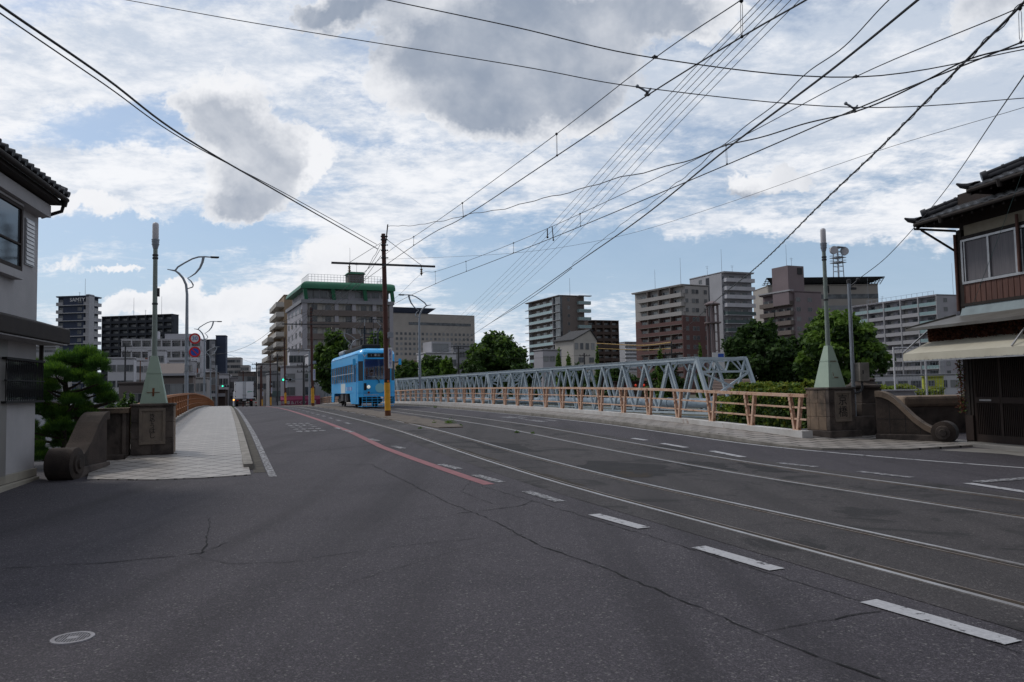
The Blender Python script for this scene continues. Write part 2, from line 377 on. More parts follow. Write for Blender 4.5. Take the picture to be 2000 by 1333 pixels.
# terrain: one sheet to the horizon with the river channel in it
ss = [-600, -200, -60, -20, -5, 5, 10, 14, 17, 20, 22, 24, 28, 34, 50, 80, 110, 140, 146, 152, 160, 200, 400, 1000, 3000]
ts = [-2500, -900, -400, -150, -60, -30, -12, -4, -1.9, 0, 4, 8, 12.6, 15, 18, 22, 27, 32, 40, 60, 120, 250, 500, 1200, 2800]
def ter(s, t):
    if s <= 20: z = prof(s) - .035
    elif s >= 152: z = -1.26
    else: z = None
    if z is not None: return z
    k = 0 if s <= 22 else 1
    bed = -3.9
    if t >= 17.5: bed = -1.2 if t >= 32 else -1.5
    a = min(1, max(0, (s - 20) / 3)); b = min(1, max(0, (152 - s) / 5))
    e0 = prof(20) - .035
    if s < 80: return e0 + (bed - e0) * a
    return -1.26 + (bed + 1.26) * b
g = MB(); n = len(ts)
g.add([(U * s + V * t + Vector((0, 0, ter(s, t)))) for s in ss for t in ts],
      [(i * n + j, i * n + j + 1, (i + 1) * n + j + 1, (i + 1) * n + j) for i in range(len(ss) - 1) for j in range(n - 1)])
struct(g.build('ground', m_bank))
g = MB(); g.add([U * 21.6 + V * -900, U * 21.6 + V * 19, U * 150 + V * 19, U * 150 + V * -900], [(0, 1, 2, 3)])
w = struct(g.build('water', m_water)); w.location.z = -2.6

def strip(name, t0, t1, s0, s1, dz, m, thick=0, step=1.0, parent=None):
    dzf = dz if callable(dz) else (lambda s: dz)
    n = max(1, int((s1 - s0) / step)); b = MB()
    f0 = t0 if callable(t0) else (lambda s: t0); f1 = t1 if callable(t1) else (lambda s: t1)
    top = []
    for i in range(n + 1):
        s = s0 + (s1 - s0) * i / n; top += [ST(s, f0(s), dzf(s)), ST(s, f1(s), dzf(s))]
    vs = top[:]; fs = [(2 * i, 2 * i + 1, 2 * i + 3, 2 * i + 2) for i in range(n)]
    if thick:
        k = len(vs); vs += [v - Vector((0, 0, thick)) for v in top]
        fs += [(2 * i + 1, k + 2 * i + 1, k + 2 * i + 3, 2 * i + 3) for i in range(n)] + [(k + 2 * i, 2 * i, 2 * i + 2, k + 2 * i + 2) for i in range(n)]
        fs += [(0, k, k + 1, 1), (2 * n, 2 * n + 1, k + 2 * n + 1, k + 2 * n)]
        fs += [(k + 2 * i, k + 2 * i + 2, k + 2 * i + 3, k + 2 * i + 1) for i in range(n)]
    b.add(vs, fs); o = b.build(name, m, parent)
    return o
road = MB()
def sheet(mb, s0, s1, t0, t1, dz, ns):
    for i in range(ns):
        a = s0 + (s1 - s0) * i / ns; b = s0 + (s1 - s0) * (i + 1) / ns
        mb.add([ST(a, t0, dz), ST(a, t1, dz), ST(b, t1, dz), ST(b, t0, dz)], [(0, 1, 2, 3)])
sheet(road, -60, 20, -60, .55, 0, 40); sheet(road, -60, 20, .55, 12.6, 0, 40); sheet(road, -60, 20, 12.6, 70, 0, 40)
sheet(road, 20, 150, .55, 12.6, 0, 130); sheet(road, 150, 420, -3, 16, 0, 30)
road = struct(road.build('road', m_road))
# bridge deck body and piers
deck = struct(strip('bridge_deck', -2.15, 15.0, 19.5, 150, -.02, m_conc, 1.1, 2))
pm = MB()
for s in (46, 72, 98, 124): pm.box(-1.2, 14.2, s - .8, s + .8, -4.2, prof(s) - 1.0)
o = pm.build('bridge_pier', m_conc, deck); o.rotation_euler = (0, 0, AL)
# raised pavements
def wl(s): return -1.95 if s > 17.6 else -1.95 - (17.6 - s) * 2.6
wk = MB()
poly = [GT(490, 929), GT(420, 934), GT(330, 937), GT(240, 939), GT(165, 938), GT(150, 930), ST(17.8, -2.6), ST(19.5, -1.9)]
# near pavement: flush ramp patch then raised strip
patch_ = MB()
sts = []
for i in range(13):
    a = i / 12; s = 14.9 + (19 - 14.9) * a
    l = -1.9 - 1.9 * (1 - a) ** .8; sts.append((s, l))
for (s, l), (s2, l2) in zip(sts, sts[1:]):
    if s < 15.2: pass
edge = [(490, 929), (400, 935), (300, 939), (170, 938)]
E_ = [GT(*q) for q in edge]
back = [ST(18.66, .42, 0), ST(18.66, -.4, 0), ST(18.66, -1.2, 0), ST(18.4, -2.6, 0)]
for i in range(3): patch_.add([E_[i] + Vector((0, 0, .02)), E_[i + 1] + Vector((0, 0, .02)), back[i + 1] + Vector((0, 0, .119)), back[i] + Vector((0, 0, .119))], [(3, 2, 1, 0)])
for i in range(3): patch_.add([E_[i] + Vector((0, 0, .02)), E_[i + 1] + Vector((0, 0, .02)), E_[i + 1] - Vector((0, 0, .05)), E_[i] - Vector((0, 0, .05))], [(0, 1, 2, 3)])
struct(patch_.build('pavement_ramp', m_walk))
struct(strip('pavement', -2.0, .34, 18.62, 150, .12, m_walk, .2))
struct(strip('kerb', .345, .52, 16.6, 150, .118, m_kerb, .2))
struct(strip('gutter', .52, .74, 16.0, 150, .005, m_gut))
def rc(s):                                # right kerb line bends outwards at the near end
    return 12.62 if s > 16.5 else 12.62 + (16.5 - s) * .12 + max(0, 14.9 - s) ** 1.3 * 1.25
struct(strip('pavement', lambda s: rc(s) + .16, lambda s: 14.1 if s > 18 else 17.5, 13.7, 18.0, lambda s: .045 + max(0, s - 15.5) * .03, m_walk2, .15, .25))
struct(strip('pavement', 12.80, 14.1, 18.0, 150, .12, m_walk2, .2))
struct(strip('kerb', rc, lambda s: rc(s) + .155, 13.7, 150, lambda s: min(.112, .04 + max(0, s - 15.5) * .03), m_kerb, .2, .5))
struct(strip('gutter', lambda s: rc(s) - .16, rc, 14.5, 150, .005, m_gut, 0, .5))
# track bed and rails belong to the road
strip('track_bed', 4.75, 10.4, -30, 27, .004, m_track, parent=road)
strip('track_bed', 4.85, 6.42, 27, 150, .004, m_track, parent=road); strip('track_bed', 7.9, 10.3, 27, 150, .004, m_track, parent=road)
struct(strip('tram_island', lambda s: 6.45 + max(0, 29 - s) * .07 + .06 * math.sin(s * 2.1), lambda s: 7.88 - max(0, 29 - s) * .09 + .07 * math.sin(s * 1.7), 25.5, 150, .035, m_island, .06, .5))
for t in (5.23, 6.45 - .02, 8.60, 9.92):
    d = 1 if t in (5.23, 8.60) else -1
    strip('tram_rail', t - .026, t + .026, -30, 150, .014, m_rail, .02, 1.5, parent=road)
    strip('rail_groove', t + .036 * d if d > 0 else t - .095, t + .095 if d > 0 else t - .036, -30, 150, .008, m_groove, 0, 1.5, parent=road)
    strip('rail_lip', t + .097 if d > 0 else t - .120, t + .120 if d > 0 else t - .097, -30, 150, .012, m_lip, .01, 1.5, parent=road)
# painted lines
def quadline(mb, p, q, w, dz=.009):
    p = Vector(p); q = Vector(q); d = (q - p); d.z = 0; d.normalize(); nrm = Vector((-d.y, d.x, 0)) * (w / 2)
    n = max(1, int((q - p).length / .8))
    for i in range(n):
        a = p.lerp(q, i / n); b = p.lerp(q, (i + 1) / n)
        pts = []
        for v in (a - nrm, b - nrm, b + nrm, a + nrm):
            s, t = stof(v); pts.append(Vector((v.x, v.y, prof(s) + dz)))
        mb.add(pts, [(0, 1, 2, 3)])
for a, b in [((1696, 1176), (1980, 1258)), ((1364, 1070), (1518, 1115)), ((1160, 1006), (1258, 1033)), ((1028, 961), (1094, 981)),
             ((928, 929), (980, 943)), ((860, 908), (898, 917)), ((768, 872), (788, 877)), ((722, 858), (738, 862)), ((672, 841), (690, 845)), ((655, 836), (666, 839))]:
    q = MB(); quadline(q, GT(*a), GT(*b), .17); q.build('lane_dash', m_white if a[0] > 1100 else m_worn, road)
for k in range(12):
    s = 30 + k * 2.6; q = MB(); quadline(q, ST(s, 4.42), ST(s + 1.1, 4.42), .15); q.build('lane_dash', m_worn, road)
for a, b in [((1293, 867), (1340, 875)), ((1390, 882), (1452, 894)), ((1520, 905), (1595, 913)), ((1677, 922), (1780, 934)), ((1890, 945), (2040, 968)), ((1236, 857), (1262, 861))]:
    q = MB(); quadline(q, GT(*a), GT(*b), .17); q.build('lane_dash', m_worn if a[0] in (1520, 1677) else m_white, road)
q = MB(); quadline(q, GT(1905, 943), GT(2050, 932), .22); q.build('turn_marking', m_worn, road)
strip('red_line', 3.64, 3.84, 20, 150, .007, m_red, parent=road); strip('red_line', lambda s: 3.64 + (20 - s) * .052, lambda s: 3.84 + (20 - s) * .052, 12.5, 20, .007, m_red, parent=road)
strip('edge_line', .76, .90, 15.2, 150, .008, m_worn, parent=road)
strip('edge_line', lambda s: rc(s) - .32 if s > 14.9 else 12.49 + (14.9 - s) * .2, lambda s: rc(s) - .2 if s > 14.9 else 12.61 + (14.9 - s) * .2, -5, 150, .008, m_white, parent=road)
q = MB()                                  # worn lane lettering, no longer readable
for r_ in range(5):
    for c in range(4):
        if rnd.random() < .9:
            s = 26.0 + r_ * 1.25; t = 2.25 + c * .24; quadline(q, ST(s + rnd.random() * .3, t), ST(s + .75, t + .05), .10)
            quadline(q, ST(s + .4, t - .08), ST(s + .4, t + .12), .3)
q.build('worn_lettering', m_worn, road)
q = MB()
for s in (27.0, 30.2):
    quadline(q, ST(s, 11.1), ST(s + 1.5, 11.1), .35); quadline(q, ST(s + .2, 11.7), ST(s + 1.3, 11.7), .2)
quadline(q, ST(27, 10.9), ST(32, 11.5), .12)
q.build('turn_marking', m_worn, road)
q = MB()
def crackline(pts, w):
    P_ = [GT(*p) for p in pts]; out = []
    for a, b in zip(P_, P_[1:]):
        n = max(2, int((b - a).length / .12))
        for i in range(n): out.append(a.lerp(b, i / n) + Vector((rnd.uniform(-1, 1), rnd.uniform(-1, 1), 0)) * .018)
    out.append(P_[-1])
    for a, b in zip(out, out[1:]): quadline(q, a, b, w * rnd.uniform(.25, 1.25), .0055)
for pts, w in [([(0, 1112), (180, 1102), (340, 1088), (392, 1081), (404, 1060), (410, 1012)], .017), ([(385, 1086), (440, 1102), (560, 1100), (700, 1078), (850, 1060), (1020, 1045)], .009),
               ([(665, 908), (725, 908), (790, 940), (880, 985), (950, 1012), (1060, 1068), (1200, 1118), (1480, 1237), (1600, 1283), (1760, 1345)], .017),
               ([(1480, 1237), (1600, 1215), (1720, 1196)], .012), ([(512, 889), (600, 883), (700, 873), (800, 862), (868, 850)], .03), ([(890, 1004), (1010, 990), (1040, 980)], .02),
               ([(940, 950), (1060, 985), (1290, 1055), (1500, 1120), (1690, 1178), (1990, 1275), (2060, 1300)], .012), ([(380, 1088), (445, 1060)], .008), ([(960, 985), (900, 960), (930, 930)], .012),
               ([(230, 1035), (330, 1020), (470, 1012)], .006), ([(500, 856), (620, 850), (760, 838)], .02), ([(640, 1150), (900, 1075), (1020, 1045)], .006), ([(980, 900), (1200, 902), (1330, 905)], .02)]:
    crackline(pts, w)
q.build('road_cracks', m_crack, road)
m_pd = mat('patch_asphalt_dark', (.011, .010, .0115), (.024, .022, .024), .9, 3, .5, bscale=60, lo=.3, hi=.7); m_pl = asphalt('patch_asphalt_light', (.052, .047, .052), (.066, .060, .064)); m_mud = mat('track_mud', (.020, .016, .013), (.045, .034, .024), .95, 6, .6)
def patch_sheet(pts, m, dz, jag=.05, n=9):
    C_ = [GT(*p) for p in pts]; out = []
    for a, b in zip(C_, C_[1:] + C_[:1]):
        for i in range(n):
            p = a.lerp(b, i / n) + Vector((rnd.uniform(-jag, jag), rnd.uniform(-jag, jag), 0)); s, t = stof(p); out.append(Vector((p.x, p.y, prof(s) + dz)))
    c = sum(out, Vector()) / len(out); s, t = stof(c); c.z = prof(s) + dz; k = len(out)
    b_ = MB(); b_.add(out + [c], [(i, (i + 1) % k, k) for i in range(k)]); b_.build('road_patch', m, road)
for pts, m_, dz_, jg in [([(905, 862), (1010, 868), (1060, 884), (960, 880)], m_pd, .0062, .12), ([(1150, 900), (1290, 908), (1330, 925), (1230, 936), (1130, 915)], m_pd, .0062, .15), ([(1200, 921), (1260, 924), (1275, 932), (1215, 934)], m_mud, .0072, .08),
                         ([(1310, 900), (1400, 905), (1440, 922), (1350, 918)], m_pd, .0062, .12), ([(745, 832), (850, 828), (880, 838), (790, 842)], m_pl, .0062, .05), ([(1255, 870), (1330, 873), (1350, 884), (1270, 880)], m_pd, .0062, .08),
                         ([(860, 871), (905, 878), (985, 903), (930, 892)], m_mud, .0066, .04), ([(985, 908), (1080, 930), (1150, 952), (1090, 942)], m_mud, .0066, .04),                          ([(1440, 905), (1500, 912), (1560, 925), (1480, 922)], m_pd, .0062, .1)]: patch_sheet(pts, m_, dz_, jg)
# entrance slab at the right-hand house and pale patch
q = MB(); P_ = [GT(1835, 880), GT(1965, 888), GT(2060, 900), GT(2060, 884), GT(1900, 876)]
q.add([p + Vector((0, 0, .006)) for p in P_], [(0, 1, 2, 3, 4)]); q.build('pale_patch', m_conc, road)
# ================================================================ NEAR THINGS
m_stone = mat('warm_stone', (.25, .185, .135), (.14, .105, .08), .92, 1.6, .6, bscale=35, dirt=((.045, .038, .034), .50, .72), dscale=1.6)
m_stainshade = mat('stained_shaded_stone', (.13, .105, .09), (.06, .048, .044), .92, 1.8, .6, bscale=35, dirt=((.03, .025, .023), .48, .68), dscale=1.9)  # grime, and on the pillar fronts also shade worked into the tone
m_plq = mat('plaque_stone', (.21, .17, .135), (.15, .125, .105), .85, 4, .4, bscale=50)
m_ink = mat('carved_ink', (.02, .018, .018))
m_pgreen = mat('pale_green_paint', (.36, .45, .36), (.32, .41, .33), .5, 3, .05, dirt=((.22, .20, .12), .64, .8), dscale=2.5)
m_pgreen2 = mat('pole_green_paint', (.25, .30, .265), (.20, .235, .215), .5, 3, 0)
m_lampw = mat('lamp_glass', (.62, .60, .62), (.55, .53, .55), .35, 3)
m_grey = mat('galvanised_steel', (.30, .33, .37), (.24, .265, .30), .42, 5, 0, .35)
m_dgrey = mat('dark_steel', (.055, .055, .06), (.03, .03, .033), .6, 8)
m_rust = mat('rust', (.20, .075, .03), (.10, .04, .02), .9, 8)
m_pink = mat('salmon_paint', (.62, .43, .33), (.53, .325, .21), .7, 3, .15, bscale=30, dirt=((.22, .085, .04), .54, .64), dscale=7)
m_orange = mat('orange_rust_paint', (.40, .18, .085), (.27, .115, .05), .8, 3, .15, bscale=30, dirt=((.16, .06, .028), .56, .68), dscale=6)
m_polebrown = mat('pole_brown', (.10, .035, .026), (.06, .026, .022), .7, 3, .1, bscale=20)
m_yellow = mat('band_yellow', (.80, .42, .03), (.66, .32, .025), .6, 4, dirt=((.16, .07, .02), .55, .75), dscale=3)
m_black = mat('black_rubber', (.015, .015, .016)); m_signw = mat('sign_white', (.66, .66, .68), None, .5)
m_signb = mat('sign_blue', (.02, .09, .45), None, .5); m_signr = mat('sign_red', (.60, .02, .025), None, .5)
m_insul = mat('porcelain', (.22, .16, .09), (.10, .08, .06), .3)

def pillar(name, label, s, t, txt, tsize, tl=1.0, dzp=0):
    p = ST(s, t); p.z -= dzp; r = thing(name, label, 'bridge pillar', (p.x, p.y, p.z - .03), AL)
    b = MB(); b.box(-.53, .53, -.53, .53, -.3, .27); b.build('plinth', m_stainshade, r, bevel=.02)
    b = MB(); b.box(-.41, .41, -.41, .41, .25, 1.35)
    for k in range(3):
        z0 = .272 + k * .358; z1 = z0 + .353; o = .02 if k == 1 else 0
        for (x0, x1) in ((-.435, -.02 + o * 4), (-.012 + o * 4, .435)):
            b.box(x0, x1, -.435, -.30, z0, z1, 1); b.box(x0, x1, .30, .435, z0, z1)  # front blocks darker than the sides: grime plus shade put into the colour
            b.box(-.435, -.30, x0 if x0 > -.43 else -.298, x1 if x1 < .43 else .298, z0, z1); b.box(.30, .435, x0 if x0 > -.43 else -.298, x1 if x1 < .43 else .298, z0, z1)
    b.build('shaft', [m_stone, m_stainshade], r, bevel=.012)
    b = MB(); b.box(-.46, .46, -.46, .46, 1.350, 1.405); b.build('cap', m_stainshade, r, bevel=.015)
    b = MB()
    for a in ((-.27, .27, .50, .56), (-.27, .27, 1.24, 1.30), (-.27, -.21, .56, 1.24), (.21, .27, .56, 1.24)): b.box(a[0], a[1], -.475, -.437, a[2], a[3])
    f = b.build('plaque_frame', m_plq, r, bevel=.006)
    b = MB(); b.box(-.21, .21, -.447, -.437, .56, 1.24); pl = b.build('plaque', m_plq, f)
    text(txt, tsize, m_ink, pl, (0, -.449, .90), depth=.003, line=tl)
    return r, p
PL, pL = pillar('bridge_pillar', 'stained stone bridge pillar, front toned dark for shade, with a column of cursive lettering, by the paved walk and pine', 19.7, -1.53, 'き\nや\nう\nは\nし', .135, .8, .13)
PRr, pRt = pillar('bridge_pillar', 'stone bridge pillar with tan block side and two character plaque, at the salmon railing end', 16.95, 15.32, '京\n橋', .31, 1.0)

def pylon(p, label, side):
    r = thing('pylon_lamp', label, 'lamp', (p.x, p.y, p.z + 1.376), AL, 'green pyramid lamps on the bridge pillars')
    def sq(h, z): return [(-h, -h, z), (h, -h, z), (h, h, z), (-h, h, z)]
    b = MB(); b.hexa(sq(.285, 0), sq(.16, .70)); b.build('lower_pyramid', m_pgreen, r, bevel=.006)
    b = MB(); b.hexa(sq(.168, .70), sq(.166, .715)); b.hexa(sq(.158, .715), sq(.075, 1.12)); b.build('upper_pyramid', m_pgreen, r, bevel=.005)
    # access panel on the front face, following its slope
    def fr(x, z, o=.006): return Vector((x, -(.285 - .125 * z / .70) - o, z))
    b = MB(); b.hexa([fr(-.13, .25, .001), fr(.13, .25, .001), fr(.10, .62, .001), fr(-.10, .62, .001)], [fr(-.13, .25, .012), fr(.13, .25, .012), fr(.10, .62, .012), fr(-.10, .62, .012)])
    pn = b.build('access_panel', m_pgreen, r)
    b = MB()
    if side < 0: b.hexa([fr(-.02, .17, .013), fr(.02, .17, .013), fr(.028, .36, .013), fr(-.02, .36, .013)], [fr(-.02, .17, .016), fr(.02, .17, .016), fr(.028, .36, .016), fr(-.02, .36, .016)]); b.bar(fr(-.14, .26, .015), fr(.14, .26, .015), .006, .012)
    else: b.bar(fr(-.06, .27, .015), fr(.07, .265, .015), .006, .02); b.bar(fr(-.075, .3, .015), fr(-.085, .4, .015), .008, .01); b.bar(fr(-.1, .70, .012), fr(.1, .70, .012), .01, .015)
    b.build('rust_streak', m_rust, pn)
    b = MB(); b.lathe((0, 0, 0), [(.062, 1.12), (.055, 2.0), (.05, 3.72)], 14); b.build('pole', m_pgreen2, r, smooth=True)
    b = MB()
    for z in (2.35, 3.45, 3.52): b.lathe((0, 0, 0), [(.062, z), (.066, z + .01), (.066, z + .035), (.062, z + .045)], 14)
    b.box(.05, .10, -.03, .03, 2.55, 2.75); b.build('clamp', m_dgrey, r, smooth=True)
    b = MB(); b.lathe((0, 0, 0), [(.055, 3.70), (.075, 3.78), (.082, 3.90), (.09, 3.905), (.09, 3.93), (.07, 3.935)], 14)
    for z in (3.80, 3.86): b.lathe((0, 0, 0), [(.088, z), (.088, z + .012)], 14)
    b.build('collar', m_grey, r, smooth=True)
    b = MB(); b.lathe((0, 0, 0), [(.066, 3.935), (.072, 3.96), (.072, 4.27), (.066, 4.31), (.04, 4.335), (.005, 4.345)], 16); b.build('lamp_cylinder', m_lampw, r, smooth=True)
    return r
PYL = pylon(pL, 'pale green pyramid lamp with rust streaked panel on the pillar beside the pine', -1)
PYL.scale = (.97, .97, .965)
pylon(pRt, 'pale green pyramid lamp with yellowed side on the tan block pillar near the ivy', 1)

m_wingd = mat('shaded_wing_stone', (.065, .048, .040), (.035, .027, .023), .92, 1.8, .6, bscale=35, dirt=((.025, .02, .018), .5, .7), dscale=1.9)  # darker copy of the stone, shadow over the wing walls put into its colour
# ---- scroll walls: panel, swept wing and volute
def scroll(name, label, A, B, hA, hB, mt, flip, rv=.28):
    A = Vector(A); B = Vector(B); d = B - A; L = Vector((d.x, d.y)).length; ang = math.atan2(d.y, d.x)
    r = thing(name, label, 'scroll wall', (A.x, A.y, min(A.z, B.z) - .03), ang)
    KP = [(0, 1.0), (.10, .985), (.20, .92), (.30, .80), (.42, .60), (.55, .38), (.70, .19), (.85, .07), (1.01, 0.0)]
    def zt(u):
        for (a_, h0), (b_, h1) in zip(KP, KP[1:]):
            if u <= b_: f_ = (u - a_) / (b_ - a_); return hB + (hA - hB) * (h0 + (h1 - h0) * f_)
        return hB
    N = 30; poly = [(0, -.1)] + [(L * .86 * i / N, zt(i / N * .93)) for i in range(N + 1)] + [(L * .86, -.1)]
    w = .17
    b = MB(); b.prism(poly, -w, w); b.build('wing', mt, r, bevel=.015)
    b = MB()
    for i in range(N):
        x0, x1 = L * .86 * i / N, L * .86 * (i + 1) / N; z0, z1 = zt(i / N * .93), zt((i + 1) / N * .93)
        b.hexa([(x0, -w - .05, z0 - .10), (x1, -w - .05, z1 - .10), (x1, w + .05, z1 - .10), (x0, w + .05, z0 - .10)], [(x0, -w - .05, z0 + .05), (x1, -w - .05, z1 + .05), (x1, w + .05, z1 + .05), (x0, w + .05, z0 + .05)])
    b.build('coping', m_stone if flip else mt, r)
    b = MB()
    for uj in (.22, .47, .70): b.box(L * .86 * uj - .006, L * .86 * uj + .006, -w - .004, -w + .02, .24, zt(uj * .93) - .11)
    b.box(.02, L * .55, -w - .004, -w + .02, .62, .632); b.build('joint', m_ink, r)
    b = MB(); b.box(-.02, L * .9, -w - .06, w + .06, -.1, .24); b.build('plinth', m_stainshade, r, bevel=.02)
    b = MB(); c = Vector((L - rv * .6, 0, rv + .02))
    b.tube([c + Vector((0, -.24, 0)), c + Vector((0, -.225, 0)), c + Vector((0, .225, 0)), c + Vector((0, .24, 0))], [rv - .03, rv, rv, rv - .03], 28)
    v = b.build('volute', mt, r, smooth=True)
    b = MB()
    for sgn in (-1, 1):
        b.tube([c + Vector((0, .24 * sgn, 0)), c + Vector((0, .275 * sgn, 0))], [rv * .62, rv * .58], 24); b.tube([c + Vector((0, .275 * sgn, 0)), c + Vector((0, .31 * sgn, 0))], [rv * .33, rv * .28], 20)
    b.build('volute_eye', m_stainshade if flip else m_wingd, v, smooth=True)
    return r
pp = ST(19.5, -2.06); q1 = GT(176, 922); q2 = GT(86, 944)
scroll('scroll_wall', 'stone wing wall toned dark for shade, sweeping down to a volute under the pine', (q1.x, q1.y + .3, q1.z), (q2.x + .1, q2.y + .3, q2.z), 1.20, .30, m_wingd, False, .30)
# recessed panel between pillar and wing
r = thing('parapet_panel', 'dark recessed stone parapet panel between the stained pillar and its wing wall', 'parapet', (pp.x, pp.y, pp.z - .10), AL)
b = MB(); b.box(-1.0, .05, -.12, .18, 0, 1.15); b.build('wall', m_stainshade, r)
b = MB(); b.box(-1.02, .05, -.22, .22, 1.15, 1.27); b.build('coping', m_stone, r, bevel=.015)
b = MB(); b.box(-1.02, -.88, -.20, -.12, .25, 1.15); b.box(-.08, .0, -.20, -.12, .25, 1.15); b.build('pilaster', m_stainshade, r, bevel=.01)
b = MB(); b.box(-1.02, .02, -.26, .24, -.3, .25); b.build('plinth', m_stainshade, r, bevel=.015)
pp = ST(16.95, 15.80)
r = thing('parapet_panel', 'low stone parapet block with a moulded post cap behind the grey pole', 'parapet', (pp.x, pp.y, pp.z - .03), AL)
b = MB(); b.box(.32, 1.35, -.28, .3, 0, .95); b.box(-.02, .32, .0, .3, 0, .9); b.build('wall', m_stainshade, r, bevel=.02)
b = MB(); b.box(-.02, .62, -.40, -.285, -.05, .62); b.build('buttress', m_stainshade, r, bevel=.02)
b = MB(); b.box(.42, 1.12, -.2, .42, .95, 1.35); b.build('post', m_stainshade, r, bevel=.02)
b = MB(); b.lathe((.77, .11, 0), [(.40, 1.35), (.46, 1.39), (.46, 1.44), (.36, 1.48), (.30, 1.56), (.33, 1.59), (.30, 1.63), (.1, 1.66)], 20); b.build('post_cap', m_stainshade, r, smooth=True)
q1 = GT(1733, 862); q2 = GT(1866, 867)
scroll('scroll_wall', 'brown stone wing wall curving down to a round volute beside the dark lattice door', (q1.x - .1, q1.y + .25, q1.z), (q2.x, q2.y + .1, q2.z), 1.30, .27, m_wingd, True, .28)
# square-capped parapet block behind it
q1 = W(1772, 855, 22.5)
r = thing('stone_parapet', 'brown stone parapet with thick rounded coping behind the volute', 'parapet', (q1.x, q1.y, .0), R(3))
b = MB(); b.box(0, 3.2, 0, .8, -.3, .86); b.build('wall', m_stainshade, r)
b = MB(); b.box(-.08, 3.3, -.08, .9, .86, 1.18); b.build('coping', m_stone, r, bevel=.09)

# ---- railings
m_kerbw = mat('pale_kerb_wall', (.58, .57, .56), (.47, .45, .43), .85, 2, .3, bscale=30, dirt=((.24, .13, .08), .62, .74), dscale=1.8)
def railing(name, label, t, s0, s1, mt, hk, hr, cat='railing', km=None, first=0.):
    o0 = ST(s0, t); r = thing(name, label, cat, (o0.x, o0.y, o0.z), AL)
    def Lp(s, z, dt=0): return Vector((dt, s - s0, prof(s) + z - o0.z))
    km = km or m_conc
    def run(nm, z0, z1, w, m_, step=1.0):
        b = MB(); n = int((s1 - s0) / step)
        for i in range(n):
            a, c = s0 + (s1 - s0) * i / n, s0 + (s1 - s0) * (i + 1) / n
            b.hexa([Lp(a, z0, -w), Lp(a, z0, w), Lp(c, z0, w), Lp(c, z0, -w)], [Lp(a, z1, -w), Lp(a, z1, w), Lp(c, z1, w), Lp(c, z1, -w)])
        return b.build(nm, m_, r)
    run('kerb_wall', .05, hk, .17, km)
    run('top_rail', hk + hr - .085, hk + hr, .06, mt)
    run('middle_rail', hk + hr * .60, hk + hr * .60 + .045, .028, mt); run('lower_rail', hk + hr * .28, hk + hr * .28 + .045, .028, mt)
    b = MB(); h = hr - .085
    for sg in (-1, 1):
        for dx_ in (-.045, .045):
            p, q = Vector((dx_, .06 * sg, 0)), Vector((dx_, .215 * sg, h)); b.bar(p, q, .07, .012, up=(1, 0, 0))
        p, q = Vector((0, .06 * sg, 0)), Vector((0, .215 * sg, h)); b.bar(p, q, .012, .085, up=(1, 0, 0))
    b.box(-.05, .05, -.12, .12, 0, .02)
    pst = b.build('post', mt, r); pst.location = Lp(s0 + first, hk); s = s0 + first + 1.93; n = 1
    while s < s1 - .3 and n < 100: inst(pst, Lp(s, hk), r); s += 1.93; n += 1
    return r
railing('bridge_railing', 'salmon pink rusting steel railing with V shaped posts on the far walk', 14.28, 16.68, 150, m_pink, .26, .96, first=.40, km=m_kerbw)
railing('bridge_railing', 'orange rusty steel railing arching along the pale paved walk', -1.95, 19.6, 150, m_orange, .24, .96, first=.7)

# ---- street lamps with leaf shaped arms
def lamp(s, t, rot, label, first=None):
    p = ST(s, t)
    if first: return dup(first, (p.x, p.y, p.z), rot, label)
    r = thing('street_lamp', label, 'street lamp', (p.x, p.y, p.z), rot, 'street lamps with leaf shaped arms along the bridge')
    def q(x, y): return Vector(((x - 366) * .0284 / 1.08, 0, 1.6 + (773 - y) * .0284 - .53))
    b = MB(); pts = [Vector((0, 0, -.3)), Vector((0, 0, 3.5)), q(366, 575), q(364, 556), q(358, 543), q(350, 534), q(343, 529), q(327, 526.5)]
    b.tube(pts, [.105, .10, .075, .07, .065, .06, .05, .02], 12); b.build('pole', m_grey, r, smooth=True)
    b = MB(); b.tube([q(342, 529), q(348, 521), q(362, 512), q(376, 504), q(388, 500), q(400, 499), q(413, 499.5)], [.05, .05, .045, .045, .045, .04, .035], 8)
    b.build('arm', m_grey, r, smooth=True)
    b = MB(); c = [q(398, 500), q(396, 510), q(391, 522), q(382, 533), q(372, 540), q(366, 543)]
    b.tube(c, [.075, .07, .06, .045, .03, .015], 8); b.tube([q(367, 543), q(374, 549), q(378, 556), q(377, 560), q(366, 564)], [.02, .035, .04, .035, .03], 8); b.build('leaf_brace', m_grey, r, smooth=True)
    b = MB(); e = q(412, 499.5); b.box(e.x, e.x + .46, -.09, .09, e.z - .035, e.z + .045); b.box(e.x + .03, e.x + .40, -.07, .07, e.z - .055, e.z - .035); b.build('lamp_head', m_dgrey, r, bevel=.015)
    b = MB(); b.lathe((0, 0, 0), [(.2, 0), (.2, .03), (.12, .04), (.115, .3)], 12); b.build('base_flange', m_grey, r, smooth=True)
    b = MB(); b.box(-.1, .1, -.14, .1, 2.4, 2.75); b.build('control_box', m_grey, r)
    return r
L0 = lamp(47, -2.02, AL, 'tall grey lamp with leaf shaped arm carrying the two round signs')
lamp(86, -2.02, AL, 'second grey lamp along the orange railing, behind the round signs', L0)
lamp(122, -2.02, AL, 'farthest grey lamp over the end of the orange railing', L0)
lamp(62, 14.75, AL + math.pi, 'grey lamp with leaf shaped arm standing by the truss beyond the tram', L0)
lamp(99, 14.75, AL + math.pi, 'grey lamp whose arm shows above the tram roof before the leafy tree', L0)

